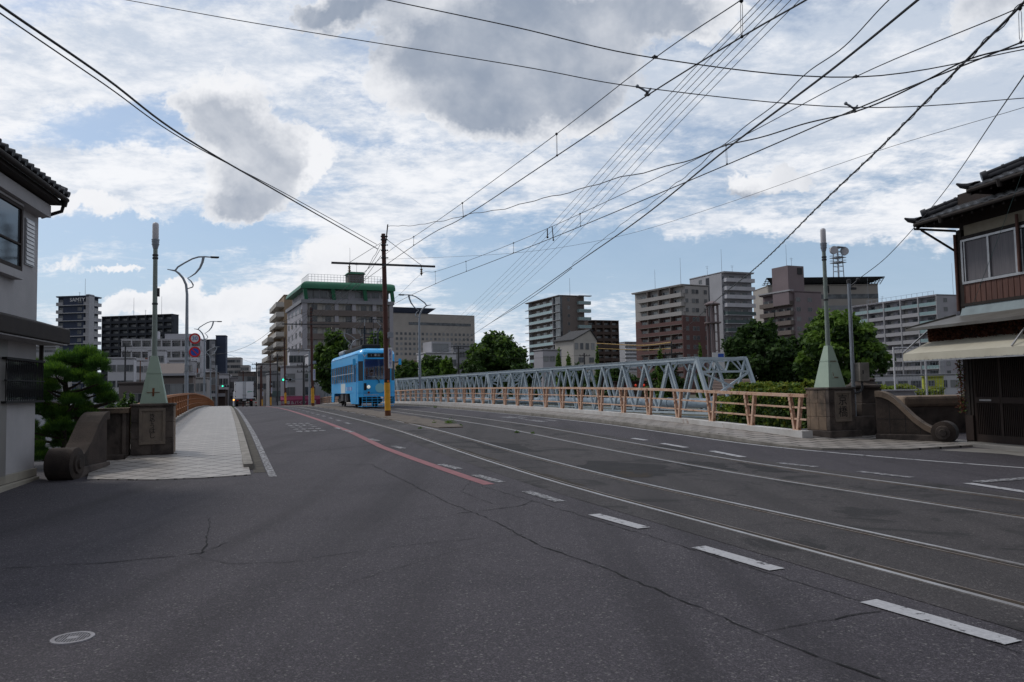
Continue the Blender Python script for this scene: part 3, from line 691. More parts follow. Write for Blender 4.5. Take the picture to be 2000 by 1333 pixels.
# ---- round signs on the first lamp
def rsign(z, kind, label):
    p = ST(47, -2.02); r = thing('road_sign', label, 'road sign', (p.x, p.y, p.z + z), AL)
    x = .42; b = MB(); b.tube([(x, -.14, 0), (x, -.12, 0)], .30, 32); d = b.build('disc', m_signw if kind == '30' else m_signb, r)
    b = MB()
    n = 40; vs = []
    for k in range(n):
        a = 2 * math.pi * k / n
        for rr, y in ((.21, -.145), (.30, -.145), (.30, -.139), (.21, -.139)): vs.append((x + rr * math.cos(a), y, rr * math.sin(a)))
    b.add(vs, [(4 * k + j, 4 * ((k + 1) % n) + j, 4 * ((k + 1) % n) + (j + 1) % 4, 4 * k + (j + 1) % 4) for k in range(n) for j in range(4)])
    if kind != '30': b.bar((x - .165, -.147, .165), (x + .165, -.147, -.165), .06, .006, up=(0, 1, 0))
    b.build('red_ring', m_signr, d)
    if kind == '30': text('30', .30, m_signb, d, (x, -.147, .0), sx=1.0)
    b = MB(); b.bar((0, -.1, 0), (x + .1, -.1, 0), .03, .04); b.tube([(0, 0, -.03), (0, 0, .03)], .115, 12); b.build('bracket', m_grey, r)
    return r
rsign(1.07 + (773 - 662) * .0284, '30', 'round white sign reading 30 with red rim on the lamp post')
rsign(1.07 + (773 - 688.5) * .0284, 'np', 'round blue sign with red rim and slash below the 30 sign')
p = ST(47, -2.02); r = thing('sign_plate', 'small white plate below the blue round sign', 'sign', (p.x, p.y, p.z + 1.07 + (773 - 703) * .0284), AL)
b = MB(); b.box(.22, .62, -.14, -.12, -.08, .08); pl = b.build('plate', m_signw, r); text('← →', .13, m_signb, pl, (.42, -.145, -.01)); b = MB(); b.bar((0, -.1, 0), (.5, -.1, 0), .03, .04); b.build('bracket', m_grey, r)

# ---- trolley poles down the island
def tpole(s, label, first=None, lean=0):
    p = ST(s, 7.0)
    if first:
        return dup(first, (p.x, p.y, p.z), AL, label)
    r = thing('trolley_pole', label, 'trolley pole', (p.x, p.y, p.z), AL, 'brown trolley poles with a cross arm between the tracks')
    T = lambda z: Vector((-.016 * z if lean else 0, 0, z))
    b = MB(); b.tube([T(1.7), T(3.5), T(5), T(8.45)], [.128, .124, .112, .092], 12); b.build('shaft', m_polebrown, r, smooth=True)
    b = MB(); b.tube([T(-.1), T(.28)], [.138, .134], 12, 1); b.tube([T(.28), T(1.55)], [.134, .134], 12, 0); b.build('yellow_band', [m_yellow, m_rust], r, smooth=True)
    b = MB(); b.tube([T(1.55), T(1.72)], .132, 12); b.build('black_band', m_black, r, smooth=True)
    b = MB(); b.tube([(0, -.142, 1.62), (0, -.130, 1.62)], .055, 12); b.build('reflector', mat('reflector', (.7, .16, .02), None, .3), r)
    zc = 6.98; x0 = -.11
    b = MB(); b.box(x0 - 2.42, x0 + 2.38, -.20, -.12, zc - .045, zc + .045); b.build('cross_arm', m_dgrey, r)
    b = MB(); b.bar(T(8.1), (x0 - 1.62, -.16, zc + .04), .02, .02); b.bar(T(8.3), (x0 + 1.72, -.16, zc + .04), .02, .02); b.build('stay', m_dgrey, r)
    for xx in (-1.62, 1.72):
        b = MB(); b.lathe((x0 + xx, -.16, 0), [(.02, zc - .04), (.02, zc - .12), (.075, zc - .15), (.03, zc - .2), (.06, zc - .24), (.03, zc - .28), (.085, zc - .34), (.04, zc - .37), (.02, zc - .45)], 10); b.build('insulator', m_insul, r, smooth=True)
    b = MB()
    for z in (7.3, 7.65, 7.9, 8.15, 8.3):
        c = T(z); b.tube([c, c + Vector((0, 0, .05))], .135, 10)
        b.lathe(c + Vector((.17, -.02, 0)), [(.02, 0), (.04, .03), (.02, .06)], 8)
    b.bar(T(8.0) + Vector((.1, 0, 0)), T(8.9) + Vector((.22, 0, 0)), .05, .05); b.build('bracket', m_dgrey, r)
    b = MB(); b.box(-.02, .24, -.30, -.16, 3.62, 3.85); b.bar((0, -.1, 3.6), (.1, -.2, 3.6), .05, .05); b.build('floodlight', m_grey, r, bevel=.01)
    b = MB(); b.box(.0, .20, -.165, -.15, 2.2, 3.15); sg = b.build('sign_panel', m_signw, r)
    text('軌\n道\n敷\n内\n通\n行\n禁\n止', .12, m_signb, sg, (.10, -.168, 2.675), depth=.001, line=.82)
    return r
T0 = tpole(35.8, 'tall brown trolley pole with yellow foot in front of the blue tram', lean=1)
for s, l in ((68.6, 'second trolley pole with yellow foot, just left of the tram'), (101, 'third trolley pole in front of the magenta shop awning'), (134, 'fourth trolley pole down the street past the shop'), (166, 'fifth and farthest trolley pole near the delivery truck')):
    tpole(s, l, T0)

# ---- grey service pole with box, by the stone pillar
g0 = GT(1676, 866); r = thing('utility_pole', 'slim grey service pole with a metal box, behind the tan stone pillar', 'utility pole', (ST(16.74, 15.93).x, ST(16.74, 15.93).y, g0.z), AL)
b = MB(); b.lathe((0, 0, 0), [(.052, -.1), (.05, 2.5), (.044, 4.25)], 12); b.build('pole', m_grey, r, smooth=True)
b = MB(); b.lathe((0, 0, 0), [(.062, 4.22), (.062, 4.32), (.03, 4.33)], 12); b.bar((0, 0, 4.1), (.28, -.02, 4.3), .03, .03); b.ball((.30, -.02, 4.33), .05, 6); b.box(.05, .22, -.04, .04, 4.05, 4.11); b.build('top_fitting', m_dgrey, r)
b = MB(); b.box(.04, .36, -.22, .02, 1.55, 2.05); bx = b.build('meter_box', m_kerb, r, bevel=.012)
b = MB(); b.box(.12, .15, -.232, -.22, 1.75, 1.85); b.build('latch', m_dgrey, bx)
b = MB(); b.tube([(.2, -.1, 1.55), (.19, -.12, 1.38), (.10, -.14, 1.28), (-.1, -.15, 1.24), (-.4, -.15, 1.23)], .03, 8); b.build('conduit', m_dgrey, r, smooth=True)
b = MB(); b.tube([(-.045, -.05, -.1), (-.045, -.05, 4.1)], .014, 6); b.build('cable_duct', m_grey, r, smooth=True)

# ---- manhole cover
p = GT(142, 1248); r = thing('manhole_cover', 'small round slotted metal cover set in the near asphalt', 'manhole cover', (p.x, p.y, p.z), R(12))
b = MB(); n = 36; vs = []
for k in range(n):
    a = 2 * math.pi * k / n
    for rr, z in ((.105, .001), (.105, .010), (.132, .010), (.134, .001)): vs.append((rr * math.cos(a), rr * math.sin(a), z))
b.add(vs, [(4 * k + j, 4 * ((k + 1) % n) + j, 4 * ((k + 1) % n) + (j + 1) % 4, 4 * k + (j + 1) % 4) for k in range(n) for j in range(4)])
m_cov = mat('cover_metal', (.30, .29, .31), (.22, .21, .22), .5, 20, .2, .5)
b.build('rim', m_cov, r)
b = MB(); b.tube([(0, 0, .0005), (0, 0, .004)], .105, 32); b.build('plate', m_dgrey, r)
b = MB()
for i in range(-5, 6):
    x = i * .0175; h = math.sqrt(max(0, .1 ** 2 - x * x)); 
    b.box(x - .0028, x + .0028, -h, h, .004, .0085)
for j in range(-4, 5):
    y = j * .022; h = math.sqrt(max(0, .1 ** 2 - y * y)); b.box(-h, h, y - .0028, y + .0028, .004, .0082)
b.box(-.03, .03, -.03, .03, .004, .0095)
b.build('grate', m_cov, r)
# ================================================================ VEHICLES
m_blue = mat('tram_blue', (.03, .47, .96), (.028, .43, .90), .35, 2, spec=.5, coat=.3); m_blue2 = mat('tram_dark_blue', (.02, .17, .45), None, .5)
m_alus = mat('sash_alu', (.42, .45, .50), None, .5); m_bog = mat('bogie_black', (.02, .02, .022), (.04, .035, .03), .8, 5); m_cream = mat('lamp_cream', (.7, .65, .5), None, .3)
def glass(name, col, alpha):
    m = bpy.data.materials.new(name); m.use_nodes = True; t = m.node_tree; t.nodes.clear()
    a = t.nodes.new('ShaderNodeBsdfTransparent'); a.inputs[0].default_value = (*col, 1); g = t.nodes.new('ShaderNodeBsdfGlossy'); g.inputs[1].default_value = .03 if 'Roughness' in g.inputs else 0
    g.inputs['Roughness'].default_value = .03; mx = t.nodes.new('ShaderNodeMixShader'); fr = t.nodes.new('ShaderNodeFresnel'); fr.inputs[0].default_value = 1.5
    ad = t.nodes.new('ShaderNodeMath'); ad.inputs[1].default_value = alpha; t.links.new(fr.outputs[0], ad.inputs[0])
    t.links.new(ad.outputs[0], mx.inputs[0]); t.links.new(a.outputs[0], mx.inputs[1]); t.links.new(g.outputs[0], mx.inputs[2])
    o = t.nodes.new('ShaderNodeOutputMaterial'); t.links.new(mx.outputs[0], o.inputs[0]); return m
m_glass = glass('clear_glass', (.88, .90, .93), .10); m_cglass = mat('dark_corner_glass', (.03, .035, .045), None, .35)
p = ST(50, 9.12); p.z += .02
tram = thing('tram', 'bright blue single tram with lit headlamp coming over the bridge', 'tram', p, AL)
WX, LEN = 1.175, 14.0; FX, CH = .90, .32
def ring(b, z0, z1, inset=0, y1=LEN, mi=0):
    b.hexa([(-FX, 0, z0), (FX, 0, z0), (WX, CH, z0), (WX, y1 - CH, z0), (FX, y1, z0), (-FX, y1, z0), (-WX, y1 - CH, z0), (-WX, CH, z0)],
           [(-FX, 0, z1), (FX, 0, z1), (WX, CH, z1), (WX, y1 - CH, z1), (FX, y1, z1), (-FX, y1, z1), (-WX, y1 - CH, z1), (-WX, CH, z1)], mi)
b = MB()
ring(b, .95, 1.0)                                         # floor
T_ = .05
def wallx(b, y0, y1, z0, z1):
    for sg in (-1, 1):
        a, c = (WX - T_, WX) if sg > 0 else (-WX, -WX + T_); b.box(a, c, y0, y1, z0, z1)
wallx(b, CH, LEN - CH, 1.0, 1.70); wallx(b, CH, LEN - CH, 2.88, 3.45)
wallx(b, CH, 3.5, .27, 1.0); wallx(b, 12.3, LEN - CH, .27, 1.0)
for sg in (-1, 1):                                        # slanted ends of the skirt
    a, c = (WX - T_, WX) if sg > 0 else (-WX, -WX + T_)
    b.hexa([(a, 3.5, .27), (c, 3.5, .27), (c, 3.5, 1.0), (a, 3.5, 1.0)], [(a, 3.62, .5), (c, 3.62, .5), (c, 3.9, 1.0), (a, 3.9, 1.0)])
    b.hexa([(a, 12.18, .5), (c, 12.18, .5), (c, 11.9, 1.0), (a, 11.9, 1.0)], [(a, 12.3, .27), (c, 12.3, .27), (c, 12.3, 1.0), (a, 12.3, 1.0)])
ys = [.34, .55, .95, 1.95] + [2.55 + i * 1.25 for i in range(9)] + [LEN - CH]
for y in ys: wallx(b, y - .06 if y > .4 else y, y + .07, 1.70, 2.88)
for e, sg in ((0, 1), (LEN, -1)):                         # ends
    def yb(v): return e + v * sg
    def bx(x0, x1, z0, z1): b.box(x0, x1, min(yb(0), yb(T_)), max(yb(0), yb(T_)), z0, z1)
    bx(-FX, FX, .72, 1.78); bx(-FX, FX, 3.12, 3.45)
    for x in (-FX, FX - .06): bx(x, x + .06, 1.78, 3.12)
    for s2 in (-1, 1):                                    # chamfer
        for z0, z1 in ((.72, 1.75), (3.0, 3.45)):
            b.hexa([(FX * s2, yb(0), z0), (WX * s2, yb(CH), z0), ((WX - T_) * s2, yb(CH), z0), ((FX - T_) * s2, yb(T_), z0)], [(FX * s2, yb(0), z1), (WX * s2, yb(CH), z1), ((WX - T_) * s2, yb(CH), z1), ((FX - T_) * s2, yb(T_), z1)])
body = b.build('body', m_blue, tram)
b = MB()                                                  # roof with rounded shoulders
rp = [(.0, 3.45), (.035, 3.58), (.12, 3.70), (.30, 3.79), (.62, 3.84)]
def rr(i, z): return [(-FX + i, i, z), (FX - i, i, z), (WX - i, CH + i * .5, z), (WX - i, LEN - CH - i * .5, z), (FX - i, LEN - i, z), (-FX + i, LEN - i, z), (-WX + i, LEN - CH - i * .5, z), (-WX + i, CH + i * .5, z)]
for (i0, z0), (i1, z1) in zip(rp, rp[1:]): b.hexa(rr(i0, z0), rr(i1, z1))
b.build('roof', m_blue, tram, smooth=True)
b = MB()
for i in range(2): b.box(-WX - .015, -WX, .4, LEN - .4, 3.46 + i * .0, 3.50); 
b.box(-WX - .02, -WX, .4, LEN - .4, 2.90, 2.93); b.box(-WX - .02, -WX, .4, LEN - .4, 1.66, 1.69); b.box(-FX, FX, -.02, 0, 3.13, 3.17); b.build('trim', m_blue, body)
for k, (y0, y1) in enumerate(zip(ys[3:], ys[4:])):
    for sg in (-1, 1):
        fx = MB(); x = (WX - .02) * sg
        fx.box(min(x, x - .01 * sg), max(x, x - .01 * sg), y0 + .07, y1 - .06, 1.70, 2.88)
        wn_ = fx.build('side_window', m_glass, tram)
        f = MB(); f.box(min(x, x + .015 * sg), max(x, x + .015 * sg), y0 + .07, y1 - .06, 2.27, 2.32); f.box(min(x, x + .015 * sg), max(x, x + .015 * sg), (y0 + y1) / 2 - .03, (y0 + y1) / 2 + .03, 1.70, 2.88); f.build('sash', m_alus, wn_)
for sg in (-1, 1):
    f = MB(); x = WX * sg; f.box(min(x, x + .02 * sg), max(x, x + .02 * sg), 1.0, 1.9, .40, 1.66); f.box(min(x, x + .02 * sg), max(x, x + .02 * sg), 1.0, 1.06, 1.66, 2.86); f.box(min(x, x + .02 * sg), max(x, x + .02 * sg), 1.84, 1.9, 1.66, 2.86)
    dr = f.build('door', m_blue, tram)
    f = MB(); x = (WX - .02) * sg; f.box(min(x, x - .01), max(x, x - .01) + .002, 1.02, 1.88, 1.70, 2.86); f.box(min(x, x - .01), max(x, x - .01) + .002, .62, .89, 1.70, 2.86); f.build('door_window', m_glass, dr)
f = MB(); f.box(-FX + .06, FX - .06, .015, .025, 1.78, 3.12); ws = f.build('windscreen', m_glass, tram)
f = MB(); f.box(.42, .46, -.005, .03, 1.78, 3.12); f.box(-FX + .06, FX - .06, -.008, .03, 1.78, 1.81); f.build('windscreen_frame', m_blue, ws)
f = MB(); f.bar((.1, -.04, 1.72), (-.15, -.05, 1.98), .03, .03); f.bar((.1, -.03, 1.6), (.1, -.05, 1.75), .04, .04); f.build('wiper', m_black, ws)
for s2 in (-1, 1):
    f = MB(); f.hexa([(FX * s2, .02, 1.75), ((WX - .02) * s2, CH, 1.75), ((WX - .03) * s2, CH, 1.75), ((FX - .01) * s2, .03, 1.75)], [(FX * s2, .02, 3.0), ((WX - .02) * s2, CH, 3.0), ((WX - .03) * s2, CH, 3.0), ((FX - .01) * s2, .03, 3.0)]); f.build('corner_window', m_cglass, tram)
f = MB(); f.box(-.62, .52, -.03, 0, 3.24, 3.50); db = f.build('destination_board', m_black, tram)
text('1   東 山', .17, m_signw, db, (-.12, -.034, 3.37), depth=.001)
for x in (-.80, .72):
    f = MB()
    for sg in (-1, 1): f.hexa([(x, -.012, 3.26), (x + .02 * sg, -.012, 3.26), (x + .11 * sg, -.012, 3.44), (x + .14 * sg, -.012, 3.50)], [(x, -.002, 3.26), (x + .02 * sg, -.002, 3.26), (x + .11 * sg, -.002, 3.44), (x + .14 * sg, -.002, 3.50)]); f.hexa([(x, -.012, 3.30), (x + .03 * sg, -.012, 3.30), (x + .13 * sg, -.012, 3.40), (x + .09 * sg, -.012, 3.44)], [(x, -.001, 3.30), (x + .03 * sg, -.001, 3.30), (x + .13 * sg, -.001, 3.40), (x + .09 * sg, -.001, 3.44)])
    f.build('wing_emblem', m_signw, body)
m_lit = mat('lit_headlamp', (.9, .75, .55), None, .2, emit=((1, .72, .42), 6.0)); m_off = mat('headlamp_glass', (.75, .78, .76), None, .1, emit=((.9, 1, .9), .35))
for x, m_ in ((-.57, m_off), (.66, m_lit)):
    f = MB(); f.tube([(x, -.05, 1.36), (x, .0, 1.36)], .135, 20); h = f.build('headlamp', m_grey, tram); f = MB(); f.ball((x, -.045, 1.36), .115, 8, sc_=(1, .4, 1)); f.build('headlamp_lens', m_, h, smooth=True)
for x in (-.56, .66):
    f = MB(); f.tube([(x, -.035, 1.0), (x, 0, 1.0)], .085, 16); h = f.build('tail_lamp', m_grey, tram); f = MB(); f.tube([(x, -.045, 1.0), (x, -.035, 1.0)], .06, 16); f.build('tail_lens', mat('red_lens', (.12, .01, .01), None, .2), h)
f = MB(); f.box(-.86, -.70, -.03, 0, 1.15, 1.60); f.build('front_grille', m_black, tram, bevel=.01)
f = MB(); f.tube([(.16, -.015, 1.28), (.16, 0, 1.28)], .30, 32); f.build('round_board', mat('pale_cyan', (.25, .60, .72), None, .5), tram)
text('岡山電気軌道株式会社', .095, m_signw, body, (-.38, -.006, .84), depth=.002); text('7100', .15, m_signw, body, (.58, -.006, .84), depth=.002)
f = MB()                                                   # life guard in front of the bogie
for z in (.12, .28, .44, .60): f.bar((-.98, -.08, z), (.98, -.08, z), .03, .03)
for x in (-.98, -.72, -.36, 0, .36, .72, .98): f.bar((x, -.08, .12), (x, -.04, .74), .035, .03)
for x in (-.98, .98): f.bar((x, -.08, .12), (x * 1.15, .5, .12), .03, .03)
f.build('life_guard', m_blue, tram)
for yc in (4.3, 11.0):
    f = MB(); f.box(-.85, .85, yc - .95, yc + .95, .38, .62)
    for sg in (-1, 1): f.box(.86 * sg - .06, .86 * sg + .06, yc - 1.0, yc + 1.0, .30, .55); f.box(.86 * sg - .08, .86 * sg + .08, yc - .25, yc + .25, .2, .8)
    bg_ = f.build('bogie', m_bog, tram)
    for yw in (yc - .65, yc + .65):
        f = MB()
        for sg in (-1, 1): f.tube([(.53 * sg, yw, .33), (.63 * sg, yw, .33)], .33, 20)
        f.tube([(-.6, yw, .33), (.6, yw, .33)], .05, 8); f.build('wheel_set', m_bog, bg_, smooth=True)
f = MB(); f.box(-1.0, 1.0, 6.0, 9.4, .42, .95); f.box(-1.05, -.5, 6.3, 7.2, .35, .9); f.box(-1.1, -.6, 7.6, 9.0, .4, .9); f.build('equipment_box', m_dgrey, tram, bevel=.02)
f = MB(); f.box(-.72, .55, 1.6, 9.5, 3.84, 4.16); f.build('roof_unit', m_black, tram, bevel=.1)
f = MB(); f.box(-.80, .50, 9.6, 12.2, 3.84, 4.20); f.build('air_conditioner', m_grey, tram, bevel=.12)
m_pan = mat('pantograph_steel', (.03, .035, .045), None, .5)
f = MB(); y0 = 2.2
for sg in (-1, 1):
    f.bar((.45 * sg, y0, 3.84), (.45 * sg, y0, 4.95), .11, .11); f.bar((.45 * sg, y0 + 1.4, 3.84), (.45 * sg, y0 + 1.4, 4.75), .1, .1)
    f.bar((.45 * sg, y0, 4.7), (.45 * sg, y0 + 1.4, 4.7), .06, .06)
f.bar((-.45, y0, 4.9), (.45, y0, 4.9), .07, .07); f.bar((-.45, y0 + 1.4, 4.75), (.45, y0 + 1.4, 4.75), .06, .06); f.bar((-.5, y0, 4.2), (.5, y0, 4.2), .06, .06)
pf = f.build('pantograph_tower', m_pan, tram)
f = MB()
for sg in (-1, 1):
    f.bar((.42 * sg, y0 + .1, 4.85), (.55 * sg, y0 - .75, 5.35), .06, .06); f.bar((.55 * sg, y0 - .75, 5.35), (.32 * sg, y0 + .5, 5.92), .05, .05)
    f.bar((.42 * sg, y0 + 1.3, 4.85), (.55 * sg, y0 + 2.1, 5.35), .06, .06); f.bar((.55 * sg, y0 + 2.1, 5.35), (.32 * sg, y0 + .8, 5.92), .028, .028)
for yy_ in (.5, .8):
    f.bar((-.72, y0 + yy_, 5.94), (.72, y0 + yy_, 5.94), .05, .03)
    for sg in (-1, 1): f.bar((.72 * sg, y0 + yy_, 5.94), (.86 * sg, y0 + yy_, 5.78), .04, .03)
f.build('pantograph', m_pan, tram)
for sg in (-1, 1):
    f = MB(); f.bar((WX * sg, .35, 3.0), ((WX + .3) * sg, .0, 3.0), .025, .025); f.box(*(sorted(((WX + .2) * sg, (WX + .38) * sg))), -.03, .0, 2.75, 3.15); f.build('mirror', m_blue, tram)
f = MB(); f.box(-WX - .006, -WX, 6.0, 8.2, .98, 1.66); f.build('side_panel', mat('panel_cream', (.62, .68, .70), None, .6), tram, bevel=0)
for y in range(5): 
    f = MB(); f.box(-WX - .004, -WX, 3.0 + y * .55, 3.22 + y * .55, 1.15, 1.4); f.build('side_mark', mat('mark_%d' % y, [(.3, .08, .3), (.5, .5, .6), (.35, .05, .12), (.1, .12, .5), (.55, .5, .5)][y], None, .6), body)
f = MB(); f.box(-.55, .2, .7, .75, 1.0, 2.0); f.box(-.9, .9, .35, .55, 1.0, 1.72); f.build('driver_console', m_alus, tram)
f = MB()
for i in range(6): f.box(-1.1, -.72, 3.0 + i * 1.6, 4.3 + i * 1.6, 1.0, 1.45); f.box(.72, 1.1, 3.0 + i * 1.6, 4.3 + i * 1.6, 1.0, 1.45)
f.build('seat', mat('seat_green', (.05, .09, .06)), tram)
# driver
m_skin = mat('skin', (.45, .27, .19), None, .6); m_shirt = mat('shirt', (.78, .82, .9), None, .8); m_hair = mat('hair', (.015, .012, .012), None, .6)
d0 = ST(51.35, 8.98); r = thing('person', 'tram driver in pale blue shirt and white mask seated behind the windscreen', 'person', (d0.x, d0.y, d0.z + .02), AL)
def skinned(name, pts, edges, rad, m, parent, lv=2, root=0):
    me = bpy.data.meshes.new(name); me.from_pydata(pts, edges, []); me.materials.append(m); o = bpy.data.objects.new(name, me); COL.objects.link(o); o.parent = parent
    sk = o.modifiers.new('skin', 'SKIN'); sk.use_smooth_shade = True
    for i, v in enumerate(me.skin_vertices[0].data):
        rr_ = rad[i] if isinstance(rad[i], tuple) else (rad[i], rad[i]); v.radius = rr_; v.use_root = (i == root)
    ss_ = o.modifiers.new('sub', 'SUBSURF'); ss_.levels = lv; ss_.render_levels = lv; return o
P_ = [(0, 0, 1.50), (0, 0, 1.72), (0, 0, 1.95), (0, -.01, 2.12), (0, -.02, 2.20), (0, -.035, 2.30), (0, -.04, 2.40),
      (-.19, 0, 2.02), (-.27, -.10, 1.80), (-.22, -.36, 1.76), (-.20, -.44, 1.77), (.19, 0, 2.02), (.27, -.10, 1.80), (.20, -.36, 1.74), (.18, -.44, 1.75),
      (-.12, -.1, 1.46), (-.14, -.48, 1.48), (-.14, -.50, 1.08), (-.14, -.62, 1.04), (.12, -.1, 1.46), (.14, -.48, 1.48), (.14, -.50, 1.08), (.14, -.62, 1.04)]
E_ = [(0, 1), (1, 2), (2, 3), (3, 4), (4, 5), (5, 6), (2, 7), (7, 8), (8, 9), (9, 10), (2, 11), (11, 12), (12, 13), (13, 14), (0, 15), (15, 16), (16, 17), (17, 18), (0, 19), (19, 20), (20, 21), (21, 22)]
bd = skinned('body', P_, E_, [(.15, .11), (.15, .11), (.15, .10), .055, .05, (.085, .10), (.08, .09), .065, .048, .036, .03, .065, .048, .036, .03, .085, .065, .05, .04, .085, .065, .05, .04], m_skin, r)
sh = skinned('shirt', [(0, 0, 1.46), (0, 0, 1.72), (0, 0, 1.97), (0, -.005, 2.08), (-.19, 0, 2.02), (-.265, -.09, 1.82), (.19, 0, 2.02), (.265, -.09, 1.82)], [(0, 1), (1, 2), (2, 3), (2, 4), (4, 5), (2, 6), (6, 7)], [(.175, .13), (.17, .13), (.17, .12), .075, .085, .068, .085, .068], m_shirt, r)
f = MB(); f.ball((0, -.02, 2.385), .102, 8, sc_=(1, 1.08, .92)); f.build('hair', m_hair, r, smooth=True)
f = MB(); f.ball((0, -.105, 2.285), .058, 6, sc_=(1.05, .6, .85)); f.build('face_mask', m_signw, r, smooth=True)
f = MB()
for sx_ in (-1, 1): f.ball((.035 * sx_, -.133, 2.345), .012, 5)
f.build('eyes', m_black, r)
f = MB()
for sx_ in (-1, 1):
    for k in range(4): f.tube([(.19 * sx_ + (k - 1.5) * .016, -.46, 1.765), (.19 * sx_ + (k - 1.5) * .018, -.51, 1.76), (.19 * sx_ + (k - 1.5) * .016, -.525, 1.735 - .004 * k)], [.009, .008, .007], 6)
    f.tube([(.155 * sx_, -.44, 1.765), (.135 * sx_, -.48, 1.75)], [.011, .008], 6)
f.build('fingers', m_skin, r, smooth=True)
f = MB(); f.box(-.25, .25, -.2, .25, 1.02, 1.36); f.box(-.24, .24, .2, .27, 1.36, 2.0); f.build('driver_seat', m_dgrey, tram).location = (-.14, 1.35, 0)

# ---- delivery truck seen from behind
m_tw = mat('truck_white', (.82, .84, .88), (.76, .78, .82), .4, 2)
p = ST(104, 2.25); tr = thing('delivery_truck', 'white box delivery truck seen from behind with orange indicator lit', 'truck', p, AL)
f = MB(); f.box(-1.12, 1.12, 0, 6.0, .98, 3.18); f.build('cargo_box', m_tw, tr, bevel=.02)
f = MB()
for x in (-1.125, -.012, 1.10): f.box(x, x + .03, -.03, 0, 1.0, 3.16)
f.box(-1.125, 1.13, -.03, 0, 3.13, 3.19); f.box(-1.125, 1.13, -.03, 0, .96, 1.02); f.build('door_frame', m_grey, tr)
for x0, x1 in ((-1.08, -.03), (.03, 1.08)):
    f = MB(); f.box(x0, x1, -.02, 0, 1.04, 3.11); d = f.build('rear_door', m_tw, tr)
    f = MB(); xm = x1 - .10 if x0 < 0 else x0 + .10; f.bar((xm, -.04, 1.0), (xm, -.04, 3.12), .03, .03); f.bar((xm - .15, -.05, 1.45), (xm + .15, -.05, 1.45), .03, .03); f.build('door_bar', m_dgrey, d)
    f = MB(); xe = x0 if x0 < 0 else x1
    for z in (1.25, 1.85, 2.75): f.box(xe - .05, xe + .05, -.045, -.02, z, z + .08)
    f.build('hinge', m_dgrey, d)
f = MB(); f.hexa([(.32, -.026, 1.78), (.95, -.026, 1.84), (.95, -.026, 1.90), (.4, -.026, 1.90)], [(.32, -.021, 1.78), (.95, -.021, 1.84), (.95, -.021, 1.90), (.4, -.021, 1.90)]); f.build('green_logo', mat('logo_green', (.02, .35, .22), None, .5), tr)
f = MB(); f.box(-.45, .45, 0, 6.2, .62, .95); f.box(-1.1, 1.1, .0, .1, .70, .93); f.box(-1.05, 1.05, .1, .18, .38, .5); f.build('chassis', m_bog, tr)
f = MB(); f.box(-.22, .22, -.03, 0, .76, .90); f.build('number_plate', m_signw, tr)
m_tl = mat('tail_red', (.35, .01, .01), None, .3, emit=((1, .05, .03), .05)); m_ind = mat('indicator_lit', (.9, .3, .05), None, .3, emit=((1, .32, .04), 5))
for x in (-.92, .72):
    f = MB(); f.box(x, x + .22, -.03, 0, .74, .86); f.build('tail_light', m_tl, tr)
f = MB(); f.box(-1.34, -1.20, .0, .06, .80, .94); f.build('indicator', m_ind, tr)
for x in (-1.02, .72):
    f = MB(); f.tube([(x, 1.2, .42), (x + .3, 1.2, .42)], .42, 20); w = f.build('wheel', m_black, tr); f = MB(); f.tube([(x - .005, 1.2, .42), (x + .305, 1.2, .42)], .2, 14); f.build('rim', m_grey, w)
for x in (-1.0, .78):
    f = MB(); f.tube([(x, 6.6, .42), (x + .22, 6.6, .42)], .42, 20); f.build('wheel', m_black, tr)
f = MB(); f.box(-1.05, 1.05, 6.1, 7.9, .7, 2.5); f.build('cab', m_tw, tr, bevel=.08)
for sg in (-1, 1): f = MB(); f.box(1.32 * sg - .1, 1.32 * sg + .1, 7.2, 7.25, 1.5, 2.1); f.bar((1.05 * sg, 7.3, 2.1), (1.32 * sg, 7.22, 2.1), .03, .03); f.build('mirror', m_black, tr)
f = MB(); f.box(-1.36, -1.18, .02, .3, .1, 1.0); f.box(-1.34, -1.2, .05, .28, 1.0, 1.9); f.build('side_guard', m_tw, tr, bevel=.03)
# ---- small pale car beyond the truck
p = ST(131, 3.95); cr = thing('parked_car', 'pale car half hidden behind the right side of the white truck', 'car', p, AL)
f = MB(); f.hexa([(-.8, 0, .25), (.8, 0, .25), (.8, 3.9, .25), (-.8, 3.9, .25)], [(-.8, .05, .95), (.8, .05, .95), (.8, 3.9, .85), (-.8, 3.9, .85)]); f.hexa([(-.74, .15, .95), (.74, .15, .95), (.74, 3.0, .9), (-.74, 3.0, .9)], [(-.6, .6, 1.5), (.6, .6, 1.5), (.6, 2.3, 1.5), (-.6, 2.3, 1.5)]); f.build('body', mat('car_beige', (.38, .36, .33), None, .4), cr, bevel=.06)
f = MB(); f.hexa([(-.62, .18, 1.0), (.62, .18, 1.0), (.52, .48, 1.42), (-.52, .48, 1.42)], [(-.62, .165, 1.0), (.62, .165, 1.0), (.52, .465, 1.42), (-.52, .465, 1.42)]); f.build('windscreen', m_black, cr)
for x in (-.82, .64):
    for y in (.7, 3.2):
        f = MB(); f.tube([(x, y, .3), (x + .18, y, .3)], .3, 16); f.build('wheel', m_black, cr)
for x in (-.72, .5):
    f = MB(); f.box(x, x + .22, -.01, .04, .62, .78); f.build('tail_light', m_tl, cr)
